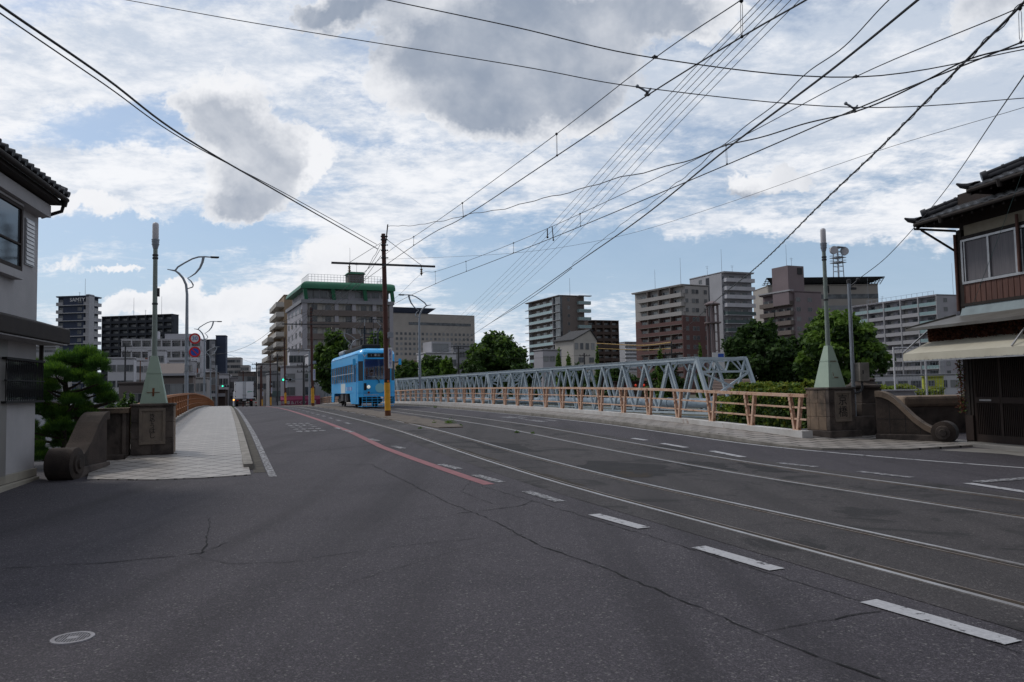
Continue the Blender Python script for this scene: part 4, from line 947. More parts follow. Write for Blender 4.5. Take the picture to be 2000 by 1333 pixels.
# ================================================================ HOUSES
import numpy as np
m_plaster = mat('white_plaster', (.44, .425, .43), (.38, .37, .375), .9, 1.5, .5, bscale=60, dirt=((.36, .34, .35), .55, .8), dscale=1.2)
m_tilew = tiles('white_tile', (.55, .54, .52), (.50, .49, .47), (.2, .19, .18), .12, .06, 0, .006, .5, .4, axis=(R(90), 0, R(90)))
m_tilew2 = tiles('cream_tile', (.42, .38, .31), (.36, .33, .27), (.12, .11, .10), .16, .16, 0, .008, 0, .5, axis=(R(90), 0, R(90)))
m_kawara = mat('roof_tile_glaze', (.045, .045, .05), (.028, .028, .032), .38, 5, .1)
m_wood = mat('dark_wood', (.030, .017, .013), (.018, .011, .009), .75, 3, .3, stretch=(6, 6, .6))
m_wood2 = mat('red_brown_board', (.13, .062, .048), (.085, .04, .032), .75, 3, .3, stretch=(6, 6, .6))
m_wood3 = mat('roof_wood', (.025, .018, .015), (.015, .011, .01), .8, 3)
m_alu = mat('aluminium', (.38, .38, .39), (.30, .30, .31), .35, 5, 0, .6)
m_wglass = mat('window_glass', (.05, .06, .07), None, .06, spec=.7)
m_curt = mat('grey_curtain', (.15, .14, .155), (.10, .095, .105), .6, 3, stretch=(14, 14, .4))
m_cream2 = mat('awning_canvas', (.52, .49, .40), (.45, .42, .34), .85, 1.5, .1, dirt=((.38, .33, .24), .6, .8), dscale=1.4)
m_dark = mat('dark_interior', (.008, .007, .007))
m_tin = mat('painted_tin', (.13, .125, .115), (.08, .07, .06), .5, 2)

def tile_slope(mb, x0, z0, slope, run, y0f, y1f, pitch=.27, course=.24):
    """pantiles on a slope rising with +x from (x0,z0); y limits are functions of distance u up the slope"""
    nu = int(run / course); 
    for i in range(nu):
        ua, ub = i * course, (i + 1) * course + .02; ya, yb = min(y0f(ua), y1f(ua)), max(y0f(ua), y1f(ua))
        n = max(1, int((yb - ya) / pitch * 6)); vs = []
        for j in range(n + 1):
            y = ya + (yb - ya) * j / n; h = .034 * abs(math.sin(math.pi * y / pitch)) ** .8
            for u, o in ((ua, .035), (ub, .0)): vs.append((x0 + u, y, z0 + u * slope + h + o))
            vs.append((x0 + ua, y, z0 + ua * slope + h + .0))
        mb.add(vs, [(3 * j, 3 * j + 1, 3 * j + 4, 3 * j + 3) for j in range(n)] + [(3 * j + 2, 3 * j, 3 * j + 3, 3 * j + 5) for j in range(n)])

# ---- left house
c0 = GT(66, 935)
h1 = thing('plaster_house', 'white plastered two storey house with black tiled eave at the left edge', 'house', (c0.x, c0.y, 0), R(13.2))
b = MB(); b.box(-6, 0, -7, 0, -.2, 5.30); b.build('wall', m_plaster, h1)
b = MB(); tile_slope(b, .55, 5.50, .42, 3.4, lambda u: -7.2, lambda u: .16)
b.v = [(.96 - x, y, z) for x, y, z in b.v]
b.build('roof', m_kawara, h1, smooth=True)
b = MB(); b.box(.0, .38, -7.2, .11, 5.30, 5.38, 0); b.hexa([(.41, -7.2, 5.40), (.41, .13, 5.40), (-3.2, .13, 6.92), (-3.2, -7.2, 6.92)], [(.41, -7.2, 5.50), (.41, .13, 5.50), (-3.2, .13, 7.02), (-3.2, -7.2, 7.02)]); b.build('eave', m_wood3, h1)
b = MB(); b.tube([(.46, -7.2, 5.40), (.46, .08, 5.40)], .05, 10); b.tube([(.44, .02, 5.36), (.38, .06, 5.18), (.16, .06, 5.10), (.03, .04, 5.05)], .035, 8); b.tube([(.44, .02, 5.40), (.44, .02, 5.26)], [.07, .04], 10); b.build('gutter', m_wood3, h1, smooth=True)
b = MB()
b.tube([(.34, 0, 5.57), (.49, 0, 5.52)], [.055, .06], 10); et = b.build('eave_tile', m_kawara, h1, smooth=True); et.location = (0, .12, 0)
for i in range(1, 26): inst(et, (0, .12 - i * .275, 0), h1)
b = MB()
b.tube([(.42, .16, 5.60), (-3.0, .16, 7.06)], .07, 10); b.build('ridge_tile', m_kawara, h1, smooth=True)
b = MB(); b.box(0, .22, -7, -.02, 5.03, 5.26); b.build('fascia', m_plaster, h1)
b = MB(); b.box(0, .15, -3.4, -1.13, 3.68, 3.82); b.build('bay_sill', m_plaster, h1); b = MB(); b.box(0, .14, -3.4, -1.13, 4.98, 5.02); b.build('bay_frame', m_plaster, h1)
b = MB(); b.box(.0, .10, -3.35, -1.16, 3.82, 4.98); w = b.build('window', m_wglass, h1)
b = MB()
for y0, y1, z0, z1 in ((-3.38, -1.14, 3.82, 3.90), (-3.38, -1.14, 4.92, 4.98), (-1.20, -1.14, 3.9, 4.92), (-2.4, -2.34, 3.9, 4.92), (-3.38, -1.14, 4.28, 4.31)): b.box(.102, .13, y0, y1, z0, z1)
b.box(.0, .13, -1.15, -1.13, 3.82, 4.98); b.build('frame', m_wood, w)
b = MB(); b.box(0, .03, -.70, -.28, 4.03, 4.88)
for i in range(11): b.hexa([(.03, -.68, 4.05 + i * .075), (.03, -.30, 4.05 + i * .075), (.045, -.30, 4.05 + i * .075), (.045, -.68, 4.05 + i * .075)], [(.03, -.68, 4.11 + i * .075), (.03, -.30, 4.11 + i * .075), (.034, -.30, 4.11 + i * .075), (.034, -.68, 4.11 + i * .075)])
b.build('louvre_vent', m_alu, h1)
b = MB(); b.hexa([(0, -7, 2.66), (.52, -7, 2.62), (.52, .22, 2.62), (0, .22, 2.66)], [(0, -7, 3.06), (.52, -7, 2.90), (.52, .22, 2.90), (0, .22, 3.06)]); b.build('canopy_roof', m_wood3, h1, bevel=.02)
b = MB(); b.box(.02, .48, -7, .18, 2.595, 2.615); b.build('soffit', m_plaster, h1)
b = MB(); b.box(.0, .14, -1.75, .06, 1.52, 1.56); b.box(.0, .14, -1.75, .06, 2.26, 2.30); b.box(.10, .14, -1.75, .06, 1.9, 1.92)
for i in range(22): b.bar((.12, -1.73 + i * .083, 1.55), (.12, -1.73 + i * .083, 2.28), .012, .012)
for i in range(21): b.bar((.13, -1.73 + i * .083, 1.62), (.13, -1.65 + i * .083, 2.20), .008, .008); b.bar((.13, -1.65 + i * .083, 1.62), (.13, -1.73 + i * .083, 2.20), .008, .008)
b.build('window_grille', m_black, h1)
b = MB(); b.box(0, .02, -1.7, -.02, 1.58, 2.24); b.build('lower_window', m_wglass, h1)
b = MB(); b.box(0, .06, -7, -1.50, 0, 2.6); b.build('tiled_pier', m_tilew, h1)
b = MB(); b.box(0, .06, -2.6, -.04, 0, .30); b.build('planter', m_tilew2, h1)
b = MB(); b.box(0, .13, -4.0, -.10, -.05, .15); b.build('step', m_tilew2, h1, bevel=.008)
b = MB(); b.tube([(.07, .06, 2.6), (.07, .06, 2.0)], .04, 8); b.build('downpipe', m_wood3, h1, smooth=True)

# ---- right house
c1_ = GT(1893, 868)
h2 = thing('wooden_house', 'old dark wooden two storey house with tiled roofs at the right edge', 'house', (c1_.x, c1_.y, 0), R(11.8))
b = MB(); b.box(0.05, 6, -9, 0, -.1, 6.2); b.build('wall', m_wood, h2)
b = MB()
for y in (0, -3.2, -6.4): b.box(-.04, .08, y - .14, y + .02, 0, 5.3)
b.box(-.03, .08, -9, 0, 5.0, 5.12); b.box(-.05, .08, -9, 0, 3.40, 3.47); b.build('timber_frame', m_wood3, h2)
b = MB(); b.box(-.005, .06, -3.0, -.20, 5.12, 5.38); b.build('plaster_band', mat('aged_cream', (.30, .27, .21), (.24, .21, .16), .9), h2)
b = MB(); b.box(.0, .03, -2.2, -.15, 3.98, 5.0); w = b.build('upper_window', m_wglass, h2)
b = MB(); b.box(-.012, -.002, -1.72, -.20, 4.02, 4.97); b.build('curtain', m_curt, w)
b = MB()
for y0, y1, z0, z1 in ((-2.25, -.12, 3.94, 4.0), (-2.25, -.12, 4.98, 5.03), (-.17, -.11, 4.0, 4.98), (-.24, -.21, 4.0, 4.98), (-.98, -.92, 4.0, 4.98), (-1.78, -1.70, 4.0, 4.98), (-2.25, -2.19, 4.0, 4.98)): b.box(-.05, -.012, y0, y1, z0, z1)
b.build('frame', m_alu, w)
b = MB(); b.box(-.02, .05, -9, -.10, 3.47, 3.94)
for i in range(40): b.box(-.032, -.02, -.16 - i * .16, -.14 - i * .16, 3.47, 3.94)
b.build('board_panel', m_wood2, h2)
b = MB(); b.hexa([(-.02, -6, 3.18), (-.12, -6, 3.12), (-.12, -.05, 3.12), (-.02, -.05, 3.18)], [(.02, -6, 3.42), (-.02, -6, 3.42), (-.02, -.05, 3.42), (.02, -.05, 3.42)]); b.build('flashing', mat('blue_grey_tin', (.24, .30, .32), (.18, .22, .235), .5, 2), h2)
def hip(yF, yN, z, xo, run, nm):
    b = MB(); sl = .42
    tile_slope(b, xo, z, sl, run, lambda u: yN, lambda u: yF - u * .75)
    # far hip slope (faces +y)
    k = MB(); tile_slope(k, 0, z, sl, run * .75, lambda u: xo + u * 1.33, lambda u: 6.5)
    b.add([(y if False else yy_, yF - xx_, zz_) for xx_, yy_, zz_ in k.v], k.f)
    o = b.build(nm, m_kawara, h2, smooth=True)
    b = MB(); b.hexa([(xo, yN, z - .08), (xo, yF, z - .08), (xo + run, yF - run * .75, z + run * sl - .08), (xo + run, yN, z + run * sl - .08)], [(xo, yN, z + .02), (xo, yF, z + .02), (xo + run, yF - run * .75, z + run * sl + .02), (xo + run, yN, z + run * sl + .02)])
    b.hexa([(xo, yF, z - .08), (6.5, yF, z - .08), (6.5, yF - run * .75, z + run * sl - .08), (xo + run, yF - run * .75, z + run * sl - .08)], [(xo, yF, z), (6.5, yF, z), (6.5, yF - run * .75, z + run * sl), (xo + run, yF - run * .75, z + run * sl)])
    n = int((yF - yN) / .30)
    for i in range(n): y = yF - .12 - i * .30; b.hexa([(xo + .02, y, z - .15), (xo + .02, y + .05, z - .15), (xo + 1.3, y + .05, z + .38), (xo + 1.3, y, z + .38)], [(xo + .02, y, z - .08), (xo + .02, y + .05, z - .08), (xo + 1.3, y + .05, z + .45), (xo + 1.3, y, z + .45)])
    b.build('eave', m_wood3, o)
    b = MB(); e = Vector((xo + run, yF - run * .75, z + run * sl + .13)); s = Vector((xo + .02, yF - .02, z + .14)); 
    pts = [s.lerp(e, i / 14) for i in range(15)]; b.tube([p - Vector((0, 0, .04)) for p in pts[1:]], .085, 10); b.tube([p + Vector((0, 0, .05)) for p in pts[1:]], .06, 10)
    for i, p in enumerate(pts[1:]): b.tube([p + Vector((0, 0, .05)), p + (e - s).normalized() * .05 + Vector((0, 0, .05))], .075, 10)
    b.tube([pts[1] + Vector((.04, -.03, .03)), pts[1] + Vector((-.05, .04, .0))], [.13, .12], 10)
    b.tube([s + Vector((.25, -.1, -.02)), s + Vector((0, 0, -.06)), s + Vector((-.11, .07, -.03)), s + Vector((-.19, .12, .03))], [.085, .075, .06, .02], 8)
    b.build('hip_ridge', m_kawara, o, smooth=True)
    b = MB(); b.tube([(xo - .05, yN, z - .04), (xo - .05, yF - .1, z - .05)], .045, 8); b.tube([(xo - .04, yF - 1.0, z - .02), (xo - .04, yF - 1.0, z - .18)], [.08, .05], 8)
    b.build('gutter', m_wood3, o, smooth=True)
hip(.72, -4.0, 5.60, -.66, 2.6, 'lower_tile_roof'); hip(-1.15, -9.0, 6.0, -.74, 4.0, 'upper_tile_roof')
b = MB(); b.bar((-.03, .0, 4.75), (-.62, .50, 5.40), .05, .05); b.bar((.0, .05, 5.3), (-.7, .66, 5.46), .05, .05); b.build('corner_bracket', m_wood3, h2)
b = MB(); b.tube([(-.07, .03, 5.2), (-.07, .03, 3.3)], .035, 8); b.build('downpipe', m_wood2, h2, smooth=True); b = MB(); b.tube([(-.08, -1.83, 5.3), (-.08, -1.83, 4.0)], .035, 8); b.build('downpipe', m_wood2, h2, smooth=True)
b = MB(); b.hexa([(0, -5, 3.16), (-1.25, -5, 2.86), (-1.25, .42, 2.86), (0, .25, 3.16)], [(0, -5, 3.20), (-1.25, -5, 2.90), (-1.25, .42, 2.90), (0, .25, 3.20)]); b.bar((0, .22, 3.22), (-1.28, .42, 2.90), .05, .05)
b.bar((-1.25, .42, 2.86), (-1.25, -5, 2.86), .06, .05); b.build('tin_roof', m_tin, h2)
b = MB(); b.box(-.62, 0, -5, .25, 2.58, 2.88)
for i in range(3): b.box(-.64, -.62, -5, .25, 2.60 + i * .09, 2.67 + i * .09)
b.build('boarded_beam', m_wood, h2)
b = MB(); b.box(-.02, .3, -.22, .02, 0, 2.6); b.box(-.02, .0, -1.95, -1.83, 0, 2.6); b.build('door_post', m_wood3, h2)
b = MB(); b.box(.04, .05, -1.83, -.22, .12, 2.5); dr = b.build('lattice_door', m_dark, h2)
b = MB(); n = 30
for i in range(n): y = -1.80 + i * 1.56 / (n - 1); b.box(.012, .04, y - .010, y + .010, .30, 2.4)
for y0, y1 in ((-1.83, -1.77), (-1.06, -.98), (-.28, -.22)): b.box(.005, .045, y0, y1, .12, 2.5)
b.box(.006, .045, -1.83, -.22, .12, .30); b.box(-.002, .045, -1.80, -1.06, 1.05, 1.19); b.box(-.002, .045, -1.0, -.25, 1.05, 1.19); b.build('lattice', m_wood, dr)
b = MB(); b.box(-.012, -.002, -.75, -.40, 1.10, 1.14); b.build('mail_slot', m_alu, dr)
b = MB(); b.box(-.45, .1, -3, -.15, -.05, .12); b.build('door_step', m_conc, h2, bevel=.02)
b = MB(); b.box(-.05, .04, -.22, .02, .15, .75); b.build('brick_base', m_wood, h2)
r = thing('awning', 'cream canvas awning stretched over the dark lattice door', 'awning', (c1_.x, c1_.y, 0), R(11.8))
b = MB(); xf, zf, zb_ = -1.45, 2.27, 2.60; ys_ = [.32 - i * .25 for i in range(18)]
for a, c in zip(ys_, ys_[1:]):
    b.hexa([(-.62, a, zb_ - .01), (-.62, c, zb_ - .01), (xf, c, zf - .01), (xf, a, zf - .01)], [(-.62, a, zb_), (-.62, c, zb_), (xf, c, zf), (xf, a, zf)])
    b.hexa([(xf - .004, a, zf), (xf - .004, c, zf), (xf + .006, c, zf), (xf + .006, a, zf)][::-1], [(xf - .02, a, zf - .17), (xf - .02, c, zf - .17 - .008 * ((ys_.index(a)) % 2)), (xf - .01, c, zf - .17), (xf - .01, a, zf - .17)][::-1])
b.add([(xf, .32, zf), (xf - .01, .32, zf - .17), (-.62, .32, zf - .12), (-.62, .32, zb_)], [(0, 1, 2, 3), (3, 2, 1, 0)]) 
b.build('canvas', m_cream2, r)
b = MB(); b.bar((xf, .34, zf - .19), (xf, -3.9, zf - .19), .03, .03); b.bar((-.6, .34, zf - .16), (xf, .34, zf - .19), .03, .03)
for i in range(30): b.bar((xf - .02, .30 - i * .14, zf - .15), (xf - .01, .30 - i * .14, zf - .20), .008, .008)
b.bar((xf, .34, zf + .02), (-.5, .34, 3.0), .03, .03); b.bar((xf, -2.9, zf + .02), (-.9, -2.9, 2.88), .03, .03); b.build('frame', m_alu, r)

# ================================================================ VEGETATION
def leafmat(name, c1, c2, tr=.35, sc_=2.):
    m = bpy.data.materials.new(name); m.use_nodes = True; t = m.node_tree; t.nodes.clear(); L = t.links
    tcn = t.nodes.new('ShaderNodeTexCoord'); n = t.nodes.new('ShaderNodeTexNoise'); n.inputs['Scale'].default_value = sc_; n.inputs['Detail'].default_value = 4; L.new(tcn.outputs['Object'], n.inputs['Vector'])
    q = t.nodes.new('ShaderNodeMapRange'); q.inputs[1].default_value = .35; q.inputs[2].default_value = .65; L.new(n.outputs[0], q.inputs[0])
    mx = t.nodes.new('ShaderNodeMix'); mx.data_type = 'RGBA'; L.new(q.outputs[0], mx.inputs[0]); mx.inputs[6].default_value = (*c1, 1); mx.inputs[7].default_value = (*c2, 1)
    d = t.nodes.new('ShaderNodeBsdfPrincipled'); d.inputs['Roughness'].default_value = .65; d.inputs['Specular IOR Level'].default_value = .25; L.new(mx.outputs[2], d.inputs['Base Color'])
    b = t.nodes.new('ShaderNodeBsdfTranslucent'); L.new(mx.outputs[2], b.inputs[0]); ms = t.nodes.new('ShaderNodeMixShader'); ms.inputs[0].default_value = tr
    L.new(d.outputs[0], ms.inputs[1]); L.new(b.outputs[0], ms.inputs[2]); o = t.nodes.new('ShaderNodeOutputMaterial'); L.new(ms.outputs[0], o.inputs[0]); return m
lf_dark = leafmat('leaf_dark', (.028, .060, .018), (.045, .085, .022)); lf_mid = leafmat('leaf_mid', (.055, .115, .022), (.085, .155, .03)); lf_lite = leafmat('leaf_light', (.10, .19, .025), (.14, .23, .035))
lf_pine = leafmat('pine_needle', (.035, .095, .018), (.06, .14, .022), .3, 4); lf_pinelit = leafmat('pine_needle_lit', (.10, .22, .022), (.15, .28, .028), .4, 4)
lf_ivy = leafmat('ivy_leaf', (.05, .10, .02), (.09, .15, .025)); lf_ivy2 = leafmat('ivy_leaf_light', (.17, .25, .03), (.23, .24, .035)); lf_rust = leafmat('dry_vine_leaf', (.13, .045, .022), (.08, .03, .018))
m_bark = mat('bark', (.05, .038, .028), (.03, .024, .018), .95, 6, .6)
rg = np.random.default_rng(11)
def leaves(name, pts, nrm, size, mats, split, parent=None, aspect=1.6, up=.35, loc=None):
    """one mesh of leaf-sized quads; pts (N,3), nrm (N,3) rough outward directions"""
    N = len(pts); d = nrm * .7 + rg.normal(size=(N, 3)) * .75; d[:, 2] += up; d /= np.linalg.norm(d, axis=1)[:, None] + 1e-9
    a = rg.normal(size=(N, 3)); a -= (a * d).sum(1)[:, None] * d; a /= np.linalg.norm(a, axis=1)[:, None] + 1e-9; c = np.cross(d, a)
    s = size * rg.uniform(.6, 1.3, N)[:, None]
    q = np.stack([pts - a * s * aspect * .5, pts + c * s * .42, pts + a * s * aspect * .5, pts - c * s * .42], 1).reshape(-1, 3)
    me = bpy.data.meshes.new(name); me.vertices.add(4 * N); me.vertices.foreach_set('co', q.astype(np.float32).ravel())
    me.loops.add(4 * N); me.loops.foreach_set('vertex_index', np.arange(4 * N, dtype=np.int32)); me.polygons.add(N)
    me.polygons.foreach_set('loop_start', np.arange(0, 4 * N, 4, dtype=np.int32))
    for m in mats: me.materials.append(m)
    me.polygons.foreach_set('material_index', np.asarray(split, dtype=np.int32)); me.update(calc_edges=True)
    o = bpy.data.objects.new(name, me); COL.objects.link(o); o.parent = parent
    if loc is not None: o.location = loc
    return o
def clumps(specs, dens, shell=.75):
    """specs (cx,cy,cz,rx,ry,rz) -> points on and in lumpy ellipsoids"""
    P, Nn = [], []
    for cx, cy, cz, rx, ry, rz in specs:
        n = int(dens * (rx * ry + ry * rz + rx * rz)); v = rg.normal(size=(n, 3)); v /= np.linalg.norm(v, axis=1)[:, None]
        r_ = (rg.random(n) ** .45); lump = 1 + .16 * np.sin(v[:, 0] * 7 + cx * 3) * np.sin(v[:, 1] * 6 + cy) + .12 * np.sin(v[:, 2] * 9 + cz * 5)
        P.append(np.array([cx, cy, cz]) + v * (r_ * lump)[:, None] * np.array([rx, ry, rz])); Nn.append(v)
    return np.concatenate(P), np.concatenate(Nn)
def tree(name, label, loc, h, rx, ry, base, mats, seed=1, n=34, leaf=.3, dens=60, cone=False, group=None, cat='tree', lite=.18):
    global rg
    rg = np.random.default_rng(seed); r = thing(name, label, cat, loc, rnd.uniform(0, 6.28) * 0, group)
    ch = h - base; sp = []
    for k in range(n):
        f = (k + .5) / n; zc = base + ch * (.12 + .76 * f); w = (math.sin(math.pi * min(1, .18 + f * .78)) ** .6) if not cone else (1.05 - f) ** .8
        a = k * 2.399 + rg.uniform(-.4, .4); rad = (rg.random() ** .5) * .84
        s = rg.uniform(.17, .34) * (1 if not cone else .9)
        sp.append((rx * w * rad * math.cos(a), ry * w * rad * math.sin(a), zc, rx * s * (w * .6 + .4), ry * s * (w * .6 + .4), ch * rg.uniform(.09, .15) * (1.5 if cone else 1)))
    b = MB(); tr = h * .018 + .06
    b.tube([(0, 0, -.4), (.03, 0, base * .5), (0, .04, base), (.05, 0, base + ch * .35), (.0, .05, base + ch * .7)], [tr * 1.5, tr * 1.1, tr, tr * .7, tr * .25], 10)
    for q in sp[::2]:
        z0 = base + (q[2] - base) * .35; b.tube([(0, 0, z0), (q[0] * .5, q[1] * .5, (z0 + q[2]) / 2 + .1), (q[0], q[1], q[2])], [tr * .45, tr * .28, tr * .08], 6)
    b.build('trunk', m_bark, r, smooth=True)
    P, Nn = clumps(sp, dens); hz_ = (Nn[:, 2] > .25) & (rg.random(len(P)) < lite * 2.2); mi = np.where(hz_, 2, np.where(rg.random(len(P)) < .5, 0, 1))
    leaves('crown', P, Nn, leaf, mats, mi, r); return r
G3 = [lf_dark, lf_mid, lf_lite]; GD = [lf_dark, lf_dark, lf_mid]; GL = [lf_mid, lf_lite, lf_lite]
def tpos(x, Y, z=-1.2): p = W(x, 760, Y); return (p.x, p.y, z)
def th(ytop, x, Y, z=-1.2): return W(x, ytop, Y).z - z
TG = 'trees along the far bank'
for lab, x, Y, yt, wpx, base, mats, seed, kw in [
    ('large dark round tree left of the green pyramid lamp', 1488, 82, 620, 165, 1.6, GD, 3, {}),
    ('lower dark tree filling between the round dark tree and the bright broad tree', 1560, 86, 650, 80, 1.0, GD, 4, {}),
    ('broad bright green tree behind the pyramid lamp on the tan pillar', 1640, 76, 603, 190, 1.8, G3, 5, dict(lite=.45)),
    ('big domed tree in front of the pale hospital end, above the truss', 975, 128, 645, 150, 2.2, G3, 8, {}),
    ('leafy tree behind the tram roof with pinnate pale clumps', 650, 118, 638, 88, 2.0, G3, 13, dict(lite=.3)),
    ('low green tree right of the tram by the grey lamp', 842, 135, 690, 95, 1.2, G3, 21, {}),
    ('small rounded tree between the white house and the domed tree', 874, 128, 694, 42, 1.2, GL, 22, {}),
    ('dark tree close to the right side of the tram', 795, 125, 700, 70, 1.2, G3, 23, {}),
    ('pale tree seen behind the pantograph', 735, 150, 645, 70, 1.2, GL, 24, {})]:
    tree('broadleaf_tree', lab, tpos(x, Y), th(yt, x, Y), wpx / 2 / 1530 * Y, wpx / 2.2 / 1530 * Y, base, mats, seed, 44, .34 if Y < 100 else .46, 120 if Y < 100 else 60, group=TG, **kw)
for lab, x, Y, yt, wpx, seed in [
    ('narrow pointed young tree before the gabled white house', 1092, 96, 683, 30, 31), ('second pointed young tree before the gabled white house', 1112, 98, 694, 34, 32),
    ('bright pointed tree at the right end of the gabled house', 1168, 96, 678, 20, 33), ('narrow tree before the brown and beige flats', 1291, 80, 678, 24, 34),
    ('bright narrow tree left of the banded tower mast', 1370, 80, 674, 26, 35)]:
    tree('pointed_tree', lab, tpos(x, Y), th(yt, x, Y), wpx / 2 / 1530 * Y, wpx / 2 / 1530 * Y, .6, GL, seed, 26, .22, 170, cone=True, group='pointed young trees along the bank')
for lab, x, Y, yt, wpx, seed in [
    ('dark low tree behind the truss left of its middle', 1020, 104, 706, 90, 41), ('dark tree under the gabled white house', 1120, 100, 708, 90, 42), ('dark tree behind the truss below the yellow cable', 1210, 92, 712, 80, 43),
    ('dark spreading tree in front of the brown flats', 1300, 84, 704, 90, 44), ('dark tree between truss end portal and large tree', 1395, 88, 706, 70, 45), ('low dark tree beside the domed tree', 930, 122, 700, 60, 46)]:
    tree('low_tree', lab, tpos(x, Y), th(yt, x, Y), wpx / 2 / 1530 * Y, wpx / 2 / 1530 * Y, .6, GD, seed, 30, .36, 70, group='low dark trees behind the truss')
# cloud pruned pine by the left house
rg = np.random.default_rng(5)
pc = W(140, 905, 16.2)
r = thing('pruned_pine', 'dark green cloud pruned pine between the white house and the wing wall', 'pine tree', (pc.x - .42, pc.y + .45, .05), 0)
px2 = 16.6 / 1530
pads = [(170, 705, 42, 17), (120, 712, 34, 16), (205, 722, 28, 16), (90, 728, 26, 15), (140, 735, 36, 15), (175, 745, 34, 14), (85, 752, 30, 14), (125, 762, 32, 13), (215, 752, 20, 13), (190, 770, 32, 14), (150, 785, 30, 13), (100, 782, 30, 13),
        (70, 775, 22, 12), (210, 790, 26, 11), (225, 785, 14, 9), (165, 805, 26, 11), (95, 806, 32, 13), (130, 815, 34, 13), (180, 815, 24, 10), (75, 838, 32, 15), (110, 850, 30, 14), (150, 838, 26, 14), (60, 868, 28, 15), (95, 880, 32, 14), (130, 872, 26, 14),
        (145, 858, 24, 13), (70, 800, 22, 12), (160, 725, 26, 13), (110, 830, 26, 12), (175, 790, 24, 11), (45, 850, 16, 11), (120, 895, 24, 10)]
sp = []; b = MB(); tp = [(.15, 0, -.1), (.05, 0, .4), (-.10, .05, .9), (.05, 0, 1.4), (.0, 0, 1.9), (.12, 0, 2.2)]; b.tube(tp, [.10, .09, .08, .065, .05, .025], 8)
for i, (x, y, w_, h_) in enumerate(pads):
    dxx = (x - 133) * px2 + .0; z = 1.6 + (777 - y) * px2; dyy = rg.uniform(-.55, .45) * (1 - abs(dxx) * .4)
    sp.append((dxx * .93 - .05, dyy, z, w_ * px2 * .80, w_ * px2 * .78, h_ * px2 * 1.3))
    zt_ = max(.2, z - .25); b.tube([(0, 0, zt_), (dxx * .5, dyy * .5, zt_ + .08), (dxx, dyy, z - .05)], [.035, .025, .012], 6)
b.build('trunk', m_bark, r, smooth=True)
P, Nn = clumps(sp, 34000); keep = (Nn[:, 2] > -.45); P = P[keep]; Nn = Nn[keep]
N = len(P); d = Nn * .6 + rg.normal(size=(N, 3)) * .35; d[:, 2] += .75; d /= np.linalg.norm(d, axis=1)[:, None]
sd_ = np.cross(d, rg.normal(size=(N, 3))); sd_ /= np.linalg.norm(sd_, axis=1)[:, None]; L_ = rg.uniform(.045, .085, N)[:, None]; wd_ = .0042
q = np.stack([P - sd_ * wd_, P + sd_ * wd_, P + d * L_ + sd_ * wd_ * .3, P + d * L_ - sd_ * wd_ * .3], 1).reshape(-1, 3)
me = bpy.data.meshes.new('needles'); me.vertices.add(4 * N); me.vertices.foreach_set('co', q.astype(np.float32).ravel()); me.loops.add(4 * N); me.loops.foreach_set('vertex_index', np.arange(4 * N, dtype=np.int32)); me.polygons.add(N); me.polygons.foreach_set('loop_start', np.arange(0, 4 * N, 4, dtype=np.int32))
me.materials.append(lf_pine); me.materials.append(lf_pinelit); me.polygons.foreach_set('material_index', np.where((Nn[:, 2] > .35) & (rg.random(N) < .55), 1, 0).astype(np.int32)); me.update(calc_edges=True)  # pad tops take the lit needle colour, light painted into the green
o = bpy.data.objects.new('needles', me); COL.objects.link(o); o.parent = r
# shrubs beyond the left railing
for i, (lab, x, Y, yt, wpx) in enumerate([('small dark shrub behind the stained pillar', 250, 34, 762, 55), ('low green shrub left of the green lamp base', 222, 40, 775, 50)]):
    tree('shrub', lab, tpos(x, Y, -.6), th(yt, x, Y, -.6), wpx / 2 / 1530 * Y, .6, .2, G3, 60 + i, 18, .10, 900, cat='shrub', group='shrubs beyond the stained pillar')

# ---- ivy hedge over the pipe bridge end, and hedges beyond
def hedge(name, label, x0, Y0, x1, Y1, ztop, zbot, thick, n, mats, leaf, cat='hedge', sag=.12, lite=.4):
    a = W(x0, 760, Y0); c = W(x1, 760, Y1); a.z = c.z = 0; d = c - a; L = d.length; r = thing(name, label, cat, (a.x, a.y, zbot), math.atan2(d.y, d.x)); H_ = ztop - zbot
    b = MB(); b.box(.1, L - .1, .15, thick - .15, 0, H_ - .22); b.build('stems', m_bark, r)
    u = rg.random(n) * L; v = rg.random(n); w = rg.random(n); P = np.zeros((n, 3)); Nn = np.zeros((n, 3)); top = rg.random(n) < .38
    lump = .10 * np.sin(u * 2.3) + .08 * np.sin(u * 5.1 + 1)
    P[:, 0] = u; P[:, 1] = np.where(top, v * thick, rg.choice([0, 0, 1], n) * thick + rg.normal(size=n) * .09 + .06 * np.sin(u * 3 + w * 6)); P[:, 2] = np.where(top, H_ + lump + rg.normal(size=n) * .05, w * H_)
    Nn[:, 1] = np.where(top, 0, np.where(P[:, 1] > thick / 2, 1, -1)); Nn[:, 2] = np.where(top, 1, 0)
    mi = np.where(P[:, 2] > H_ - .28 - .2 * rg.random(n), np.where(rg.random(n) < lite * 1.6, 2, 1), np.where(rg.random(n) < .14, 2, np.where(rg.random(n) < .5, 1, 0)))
    leaves('foliage', P, Nn, leaf, mats, mi, r); return r
IV = [lf_dark, lf_ivy, lf_ivy2]
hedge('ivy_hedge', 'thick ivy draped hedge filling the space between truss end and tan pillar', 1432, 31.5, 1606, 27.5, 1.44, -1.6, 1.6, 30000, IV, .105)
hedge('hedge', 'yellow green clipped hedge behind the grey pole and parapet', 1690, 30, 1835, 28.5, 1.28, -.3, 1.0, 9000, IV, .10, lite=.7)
hedge('ivy_bush', 'low ivy bush spilling under the truss end', 1395, 33, 1440, 31, .9, -1.6, 1.2, 5000, IV, .10)
